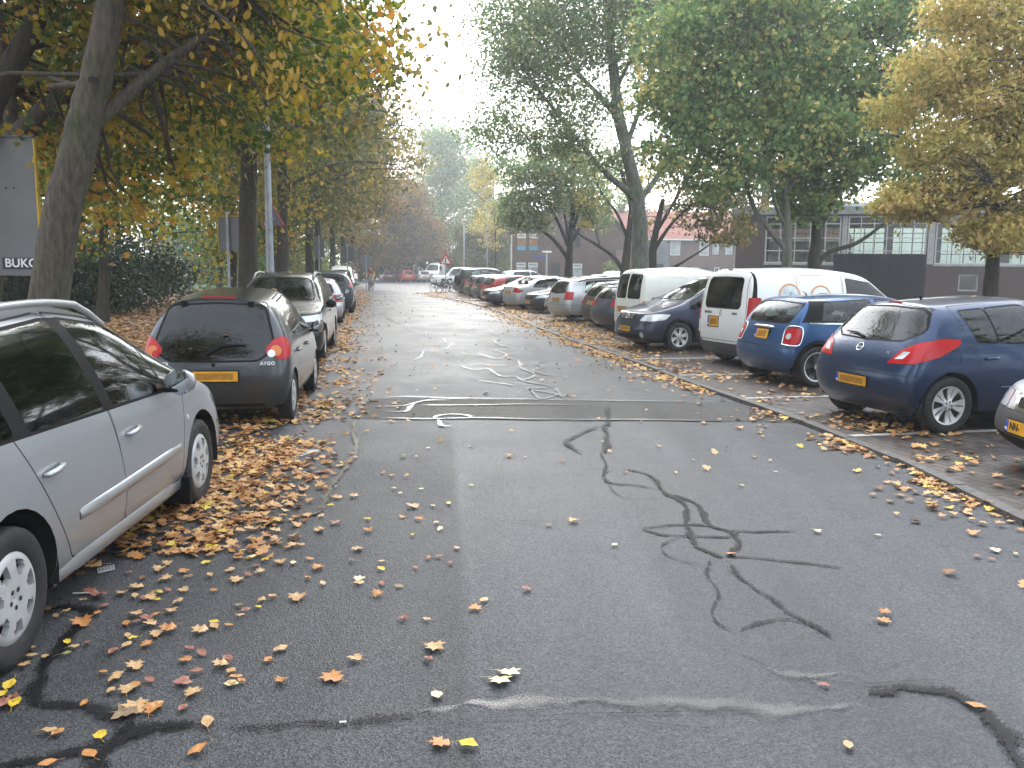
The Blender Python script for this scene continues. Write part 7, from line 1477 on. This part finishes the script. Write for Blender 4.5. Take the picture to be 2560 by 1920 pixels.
# second row and beyond the bend
vehicle(s_estate(4.7, 1.78, 1.52, rails=(-1.8, 0.1, 0.06, TRIM)), 'estate_car', 'dark estate roof seen over the silver saloon', 'car', (6.0, 47, 0.03), 22, P_['grey'], GB_)
vehicle(s_van(4.4, 1.78, 1.62), 'van', 'low silver van roof seen over the silver estate', 'van', (8.4, 60, 0.03), 200, P_['silver'], GB_)
vehicle(s_estate(4.9, 1.80, 1.66, rails=(-1.9, 0.1, 0.08, P_['white'])), 'estate_car', 'white car with pale roof bars in front of the gable house windows', 'car', (0.0, 63, 0.03), 14, P_['white'], GB_)
vehicle(s_hatch(4.0, 1.7, 1.55), 'hatchback', 'pale hatchback in front of the drainpipe corner of the gable house', 'car', (-3.2, 67, 0.03), 10, P_['bsilver'], GB_)
vehicle(s_suv(4.4, 1.8, 1.85), 'pickup_van', 'white boxy car before the pink block', 'car', (-3.9, 78, 0.03), 200, P_['white'], GB_)
vehicle(s_hatch(4.2, 1.72, 1.44), 'hatchback', 'white car roof between the two white vans', 'car', (8.6, 40, 0.03), 22, P_['white'], GB_)
vehicle(s_estate(4.6, 1.75, 1.50), 'estate_car', 'dark estate standing behind the glossy black hatchback', 'car', (5.6, 53, 0.03), 22, P_['black'], GB_)
vehicle(s_hatch(3.5, 1.62, 1.47), 'small_hatchback', 'far small black hatchback nearest the cyclist', 'car', (-15.6, 108), 108, P_['black'], GF_)
vehicle(s_hatch(3.6, 1.62, 1.50), 'small_hatchback', 'far bright red small hatchback', 'car', (-13.1, 107), 110, P_['brick'], GF_)
vehicle(s_hatch(4.0, 1.72, 1.47), 'hatchback', 'far silver hatchback beside the bright red one', 'car', (-11.2, 108), 112, P_['bsilver'], GF_)
vehicle(s_hatch(4.0, 1.72, 1.47), 'hatchback', 'far dark car behind the silver one, just left of the tall minibus', 'car', (-11.0, 113), 112, P_['teal'], GF_)
c = vehicle(s_van(), 'minibus', 'tall cream white minibus facing the road junction', 'van', (-10.3, 110), 262, P_['cream'], GF_, axle_ref='front'); c['root'].scale = (1.3, 1.2, 1.36)
vehicle(s_hatch(4.0, 1.72, 1.47), 'hatchback', 'far pale car right of the tall minibus', 'car', (-7.2, 112), 75, P_['bsilver'], GF_)
vehicle(s_hatch(4.0, 1.72, 1.47), 'hatchback', 'far dark red lit car behind the warning sign post', 'car', (-6.0, 108), 75, P_['red'], GF_)

# ================================================================== bicycles and the cyclist
BK = mat('bicycle_black', (0.012, 0.012, 0.013), 0.4); SADDLE = mat('saddle_leather', (0.03, 0.02, 0.015), 0.6)
def bicycle(loc, rz, label, group, lean=0.0):
    r = empty('bicycle', loc, R(rz), label, 'bicycle', group); r.rotation_euler = (R(lean), 0, R(rz))
    for x in (-0.53, 0.55):
        V, F = tube_vf([(0.335*math.cos(a), 0, 0.335*math.sin(a)) for a in [k*math.pi/14 for k in range(29)]], 0.020, 6, False)
        w_ = mesh_obj('wheel', V, F, RUBBER, r, True, None, (x, 0, 0.345))
        b = MB()
        for k in range(9): a = k*math.pi/9; b.tube([(-0.32*math.cos(a), 0.012, -0.32*math.sin(a)), (0.32*math.cos(a), -0.012, 0.32*math.sin(a))], 0.003, 3)
        b.tube([(0, -0.05, 0), (0, 0.05, 0)], 0.03, 8); b.build('spokes', GALV, w_)
    b = MB()
    for q in ([(-0.53, 0, 0.345), (-0.08, 0, 0.30), (-0.20, 0, 0.82), (-0.53, 0, 0.345)], [(-0.08, 0, 0.30), (0.38, 0, 0.72), (-0.18, 0, 0.72)], [(0.34, 0, 0.92), (0.40, 0, 0.66), (0.55, 0, 0.345)]): b.tube(q, 0.018, 7)
    b.build('frame', BK, r, True)
    MB().tube([(0.20, 0.30, 1.02), (0.34, 0.18, 1.05), (0.33, 0, 1.02), (0.34, -0.18, 1.05), (0.20, -0.30, 1.02)], 0.014, 7).build('handlebar', CHROME, r, True)
    MB().tube([(-0.36, 0, 0.93), (-0.22, 0, 0.95), (-0.02, 0, 0.93)], [0.10, 0.075, 0.025], 8).build('saddle', SADDLE, r, True)
    MB().tube([(-0.1, -0.12, 0.16), (-0.08, 0, 0.30), (-0.06, 0.12, 0.44)], 0.012, 6).box((-0.16, -0.19, 0.14), (-0.04, -0.10, 0.17)).box((-0.12, 0.10, 0.43), (0.0, 0.19, 0.46)).build('pedals', BK, r)
    V, F = tube_vf([(0.37*math.cos(a) - 0.53, 0, 0.345 + 0.37*math.sin(a)) for a in [R(20 + 12*k) for k in range(14)]], 0.022, 6); mesh_obj('mudguard', V, F, BK, r, True)
    MB().box((-0.78, -0.06, 0.76), (-0.36, 0.06, 0.78)).build('rear_rack', BK, r)
    return r
GBK = 'bicycles parked by the warning sign'
bicycle((-5.25, 61.6, 0.0), 150, 'dark bicycle leaning left of the warning sign post', GBK, 6); bicycle((-4.75, 61.3, 0.03), 165, 'dark bicycle leaning against the warning sign post', GBK, 8); bicycle((-4.2, 61.5, 0.03), 120, 'dark bicycle between the sign post and the last parked car', GBK, 5)
bicycle((-10.85, 65.6, 0.0), 265, 'bicycle ridden towards the camera on the left of the road', None, 0)
def person():
    r = empty('person', (-10.85, 65.6, 0.0), R(265), 'cyclist in a red and yellow jersey and pale trousers riding towards the camera', 'person')
    J = [((-0.2, 0, 0.98), 0.15), ((-0.12, 0, 1.18), 0.14), ((0.0, 0, 1.40), 0.165), ((0.06, 0, 1.53), 0.075), ((0.09, 0, 1.61), 0.085), ((0.11, 0, 1.70), 0.105), ((0.11, 0, 1.78), 0.075)]; E_ = [(0,1),(1,2),(2,3),(3,4),(4,5),(5,6)]
    for s in (1, -1):
        b0 = len(J); J += [((0.02, s*0.19, 1.44), 0.075), ((0.10, s*0.29, 1.22), 0.055), ((0.28, s*0.25, 1.08), 0.042), ((0.35, s*0.22, 1.07), 0.035)]; E_ += [(2, b0), (b0, b0+1), (b0+1, b0+2), (b0+2, b0+3)]
        b0 = len(J); k = (0.13, 0.72, 0.17) if s > 0 else (0.16, 0.66, 0.30)
        J += [((-0.16, s*0.10, 0.95), 0.105), ((0.17, s*0.13, 0.80 if s > 0 else 0.70), 0.075), ((-0.02, s*0.14, 0.52 if s > 0 else 0.30), 0.055), ((-0.05, s*0.15, 0.49 if s > 0 else 0.20), 0.045), ((0.10, s*0.15, 0.48 if s > 0 else 0.18), 0.04)]; E_ += [(0, b0), (b0, b0+1), (b0+1, b0+2), (b0+2, b0+3), (b0+3, b0+4)]
    me = bpy.data.meshes.new('t'); me.from_pydata([j[0] for j in J], E_, []); o = bpy.data.objects.new('t', me); COL.objects.link(o)
    m = o.modifiers.new('s', 'SKIN'); o.modifiers.new('u', 'SUBSURF').levels = 2
    for i, j in enumerate(J): me.skin_vertices[0].data[i].radius = (j[1], j[1])
    me.skin_vertices[0].data[0].use_root = True
    bpy.context.view_layer.update(); m2 = bpy.data.meshes.new_from_object(o.evaluated_get(bpy.context.evaluated_depsgraph_get())); bpy.data.objects.remove(o)
    for x in (mat('skin', (0.45, 0.25, 0.18), 0.6), mat('red_jersey', (0.40, 0.06, 0.04), 0.8), mat('yellow_jersey', (0.50, 0.36, 0.12), 0.8), mat('pale_trousers', (0.36, 0.31, 0.25), 0.85), mat('dark_shoes', (0.02, 0.02, 0.02), 0.6), mat('grey_hair', (0.22, 0.2, 0.19), 0.8)): m2.materials.append(x)
    for f in m2.polygons:
        c = f.center; f.use_smooth = True
        f.material_index = 5 if c.z > 1.76 or (c.z > 1.66 and c.x < 0.07) else 0 if c.z > 1.55 else 1 if c.z > 1.28 and abs(c.y) < 0.24 else 2 if c.z > 1.0 and not (c.x > 0.27) else 0 if c.x > 0.27 and c.z > 1.0 else 4 if c.z < 0.26 or (c.y > 0 and c.z < 0.53) else 3
    link(bpy.data.objects.new('body', m2), r)
    h = MB()
    for s in (1, -1):
        for k in range(4): h.tube([(0.34, s*(0.20+0.018*k), 1.075), (0.375, s*(0.20+0.018*k), 1.07), (0.375, s*(0.20+0.018*k), 1.035)], 0.009, 5)
    h.build('fingers', mat('skin'), r, True)
    MB().box((0.185, -0.012, 1.68), (0.225, 0.012, 1.71)).build('nose', mat('skin'), r)
person()

# ================================================================== fallen leaves
LITTER = leaf_mat('litter', [(0, (0.14, 0.060, 0.028)), (0.25, (0.34, 0.15, 0.055)), (0.6, (0.54, 0.29, 0.12)), (0.85, (0.60, 0.40, 0.20)), (1, (0.64, 0.46, 0.08))], 0.15, 0.55)
def litter(name, pts, z, size, label, shape='maple', tint=(0.5, 0.27)):
    C = np.column_stack([pts, np.full(len(pts), z) + RNG.uniform(0.004, 0.022, len(pts))]); V, k = leaf_cloud(C, size, shape, 5.0, 0)
    me = np_mesh(name, V, len(C), k, LITTER, np.clip(RNG.normal(tint[0], tint[1], len(C)), 0, 1)); o = link(bpy.data.objects.new(name, me)); return tag(o, label, 'leaves', None, 'stuff')
def arr(f, ys): return np.array([f(y) for y in ys])
def clumpy(x, y, s=1.3, p=0.5): return (np.sin(x*2.1*s+1.3*np.sin(y*1.7*s))*np.sin(y*1.9*s+1.1*np.sin(x*2.3*s+2)) + 1)*0.5 > RNG.uniform(0, 1, len(x))**p*0.9
# left: under and beside the parked row, thinning on to the road
n = 15000; y = 5.2 + 60*RNG.uniform(0, 1, n)**1.25; lane = arr(lambda q: yx(LANE, q), y); back = arr(lambda q: yx(LEFT, q), y)
u = RNG.uniform(0, 1, n); x = np.where(u < 0.55, lane + 0.1 - np.abs(RNG.normal(0, 0.55, n)), np.where(u < 0.86, lane - 0.05 + RNG.exponential(0.30, n), back + (lane-back)*RNG.uniform(0, 1, n)))
k = (clumpy(x, y, 1.0, 0.7) | (x < lane - 0.3)) & (x > back - 0.2) & ~((y < 9.5) & (x > lane - 0.15) & (RNG.uniform(0, 1, n) < 0.55)) & ~((x > lane + 1.0) & (RNG.uniform(0, 1, n) < 0.5))
litter('fallen_leaves', np.column_stack([x[k], y[k]]), 0.004, 0.080, 'drift of brown and orange leaves along the left parked row')
n = 850; y = 5.0 + 3.6*RNG.uniform(0, 1, n); x = -2.25 + 0.32*RNG.normal(size=n) + 0.10*(8-y); k = x < -1.45 + 0.1*RNG.normal(size=n)
litter('fallen_leaves', np.column_stack([x[k], y[k]]), 0.006, 0.070, 'thick patch of leaves beside the front wheel of the silver estate')
n = 26000; y = 6 + 74*RNG.uniform(0, 1, n)**1.1; back = arr(lambda q: yx(LEFT, min(q, 66)), y); x = back - 9.5*RNG.uniform(0, 1, n)**1.2
k = ~((y > 52) & (x < -20 - 0.2*(y-60)))
litter('fallen_leaves', np.column_stack([x[k], y[k]]), -0.025, 0.13, 'carpet of rusty leaves under the left avenue trees', 'maple', (0.42, 0.25))
# right: gutter and parking bays
n = 10000; y = 3.5 + 57*RNG.uniform(0, 1, n)**1.15; kb = arr(lambda q: yx(KERB, q), y); x = kb - 0.02 - RNG.exponential(0.14, n)*(1 + 0.02*y) ; k = clumpy(x, y, 0.9, 0.45)
litter('fallen_leaves', np.column_stack([x[k], y[k]]), 0.004, 0.075, 'line of leaves lying in the gutter against the right kerb', tint=(0.6, 0.25))
n = 17000; y = 4.0 + 58*RNG.uniform(0, 1, n)**1.05; kb = arr(lambda q: yx(KERB, q), y); x = kb + 0.12 + RNG.gamma(1.4, 0.75, n); dens = np.clip(0.48 + 0.035*(y-8), 0.4, 1.0); k = clumpy(x, y, 0.8, 0.6) & (RNG.uniform(0, 1, n) < dens) & (x < kb + 6)
litter('fallen_leaves', np.column_stack([x[k], y[k]]), 0.034, 0.082, 'scatter of pale brown leaves over the right parking bays', tint=(0.58, 0.25))
n = 300; y = 7 + 55*RNG.uniform(0, 1, n)**1.3; kb = arr(lambda q: yx(KERB, q), y); ln = arr(lambda q: yx(LANE, q), y); x = ln + (kb-ln)*RNG.uniform(0.05, 1, n)**1.5
litter('fallen_leaves', np.column_stack([x, y]), 0.006, 0.07, 'sparse single leaves dotted over the far road', tint=(0.65, 0.25))
# single leaves near the camera, each an object of its own
LC = {'t': ('tan', (0.46, 0.28, 0.13)), 'o': ('orange', (0.42, 0.18, 0.05)), 'y': ('yellow', (0.58, 0.40, 0.035)), 'r': ('reddish', (0.26, 0.10, 0.065)), 'b': ('brown', (0.20, 0.125, 0.065)), 'p': ('cream', (0.66, 0.55, 0.33)), 'g': ('greenish', (0.20, 0.21, 0.06))}
_LM = {}
def leaf_mesh(kind, col):
    key = (kind, col)
    if key in _LM: return _LM[key]
    P = SHAPES['maple' if kind == 'm' else 'oval']; ph = random.uniform(0, 6)
    V = [(0, 0, 0.012)]; F = []
    def zc(x, y): return 0.16*abs(x) + 0.10*math.sin(5*x+ph)*y + 0.13*y*y*math.sin(ph+1) + 0.07*math.sin(9*x+7*y+ph)
    n = len(P); rings = (0.35, 0.7, 1.0)
    for q in rings: V += [(x*q, y*q, 0.02 + zc(x*q, y*q)) for x, y in P]
    for i in range(n): F.append((0, 1+i, 1+(i+1) % n))
    for r in range(2):
        for i in range(n): F.append((1+r*n+i, 1+(r+1)*n+i, 1+(r+1)*n+(i+1) % n, 1+r*n+(i+1) % n))
    mz = min(v[2] for v in V); V = [(a, b, c - mz) for a, b, c in V]
    b0 = len(V); V2, F2 = tube_vf([(0, -0.5, V[1][2]*0.6+0.02), (0.03, -0.72, 0.03), (0.10, -0.98, 0.012)], [0.016, 0.012, 0.012], 4); V += [tuple(v) for v in V2]; F += [tuple(i+b0 for i in f) for f in F2]
    me = bpy.data.meshes.new('fallen_leaf'); me.from_pydata(V, [], F); me.materials.append(mat('leaf_' + LC[col][0].replace(' ', '_'), LC[col][1], 0.5, noise=(9, 0.3))); me.polygons.foreach_set('use_smooth', [True]*len(F)); me.update(); _LM[key] = me; return me
spots = [(float(a), float(b), c) for a, b, c in (q.split(',') for q in LV.split())]
while len(spots) < 262:
    yy = random.uniform(3.2, 6.4); xx = -2.1 + abs(random.gauss(0, 0.45)) + (0.3 if yy < 4.2 else 0)
    if xx > 0.3: continue
    spots.append((xx, yy, random.choice(['ot', 'oo', 'mt', 'mo', 'or', 'oy', 'mt', 'ob'])))
for i, (x, y, cd_) in enumerate(spots):
    big = cd_[0].isupper(); kd = cd_[0].lower(); o = link(bpy.data.objects.new('fallen_leaf', leaf_mesh(kd, cd_[1])))
    kx = yx(KERB, y); z = 0.0085 + 0.006*(x > -99) if x < kx else 0.036
    s = (0.078 if kd == 'm' else 0.056)*(1.35 if big else random.uniform(0.75, 1.1)); o.location = (x, y, z); o.rotation_euler = (random.uniform(-0.12, 0.12), random.uniform(-0.12, 0.12), random.uniform(0, 6.28)); o.scale = (s, s, s*random.uniform(0.35, 1.1))
    zone = 'left of mid road' if x < -0.35 else 'on mid road' if x < 0.7 else 'on the right road half' if x < kx - 0.5 else 'by the right kerb'
    dist = 'in the foreground' if y < 3.4 else 'level with the silver estate' if y < 6.3 else 'farther up'
    tag(o, '%s%s %s leaf %s, %s' % ('large ' if big else 'small ', LC[cd_[1]][0], 'lobed' if kd == 'm' else 'oval', zone, dist), 'leaf', 'single fallen leaves on the wet road')
def leaf_on(car, x, y, kind, col, label, s=0.075):
    p, n = car['surf'](Vector((x, y, 4)), Vector((0, 0, -1)))
    if p is None: return
    r = car['root']; q = Matrix.Translation(r.location) @ r.rotation_euler.to_matrix().to_4x4() @ (p + n*0.004)
    o = link(bpy.data.objects.new('fallen_leaf', leaf_mesh(kind, col))); o.location = q; o.rotation_euler = (random.uniform(-0.2, 0.2), random.uniform(-0.2, 0.2), random.uniform(0, 6)); o.scale = (s, s, s); tag(o, label, 'leaf')
leaf_on(AY, -0.2, 0.45, 'm', 't', 'pale leaf lying on the roof of the charcoal hatchback, left one'); leaf_on(AY, 0.1, 0.15, 'o', 'y', 'yellow leaf lying at the roof middle of the charcoal hatchback'); leaf_on(AY, -0.1, -0.42, 'm', 'o', 'orange leaf on the right roof edge of the charcoal hatchback'); leaf_on(AY, -1.62, -0.12, 'm', 'o', 'orange leaf caught on the rear wiper of the charcoal hatchback')
leaf_on(CO, -0.6, -0.2, 'o', 't', 'tan leaf on the roof of the dark blue five door hatchback', 0.06); leaf_on(ZA, 1.55, 0.2, 'm', 't', 'tan leaf on the bonnet of the dark blue people carrier'); leaf_on(SE, 1.5, -0.4, 'o', 'y', 'yellow leaf on the bonnet of the silver estate car'); leaf_on(MP, 0.0, 0.1, 'm', 't', 'tan leaf on the roof of the black green people carrier', 0.09)
# little things on the ground
b = MB(); b.box((-0.07, -0.045, 0), (0.07, 0.045, 0.012), 0)
for i in range(5):
    for j in range(3): b.box((-0.06+i*0.026, -0.036+j*0.026, 0.012), (-0.042+i*0.026, -0.018+j*0.026, 0.0128), 1)
pk = b.build('litter_packet', [mat('packet_white', (0.5, 0.5, 0.5), 0.5), INK], loc=(-2.36, 4.78, 0.008), rot=(0.1, -0.1, 0.5)); pk.scale = (0.65, 0.65, 0.65)
tag(pk, 'crumpled black and white packet under the sill of the silver estate', 'litter')
tag(MB().tube([(0, 0, 0), (0.11, 0.01, 0)], 0.003, 6).build('straw', mat('white_print'), loc=(-2.36, 4.40, 0.014)), 'thin white straw on the asphalt by the silver estate rear wheel', 'litter')
tag(MB().tube([(0, 0, 0), (0.026, 0.003, 0)], 0.004, 6).build('cigarette_end', mat('white_print'), loc=(-0.66, 3.11, 0.014)), 'white cigarette end on the near tar band', 'litter')

# ================================================================== damp autumn air
hz = bpy.data.materials.new('damp_air'); hz.use_nodes = True; n = hz.node_tree; n.nodes.remove(n.nodes['Principled BSDF'])
pv = n.nodes.new('ShaderNodeVolumePrincipled'); pv.inputs['Color'].default_value = (0.93, 0.97, 1, 1); pv.inputs['Density'].default_value = 0.0017; pv.inputs['Anisotropy'].default_value = 0.5
n.links.new(pv.outputs[0], n.nodes['Material Output'].inputs['Volume'])
tag(MB().box((-130, -30, -1.0), (130, 175, 42)).build('haze', hz), kind='stuff')
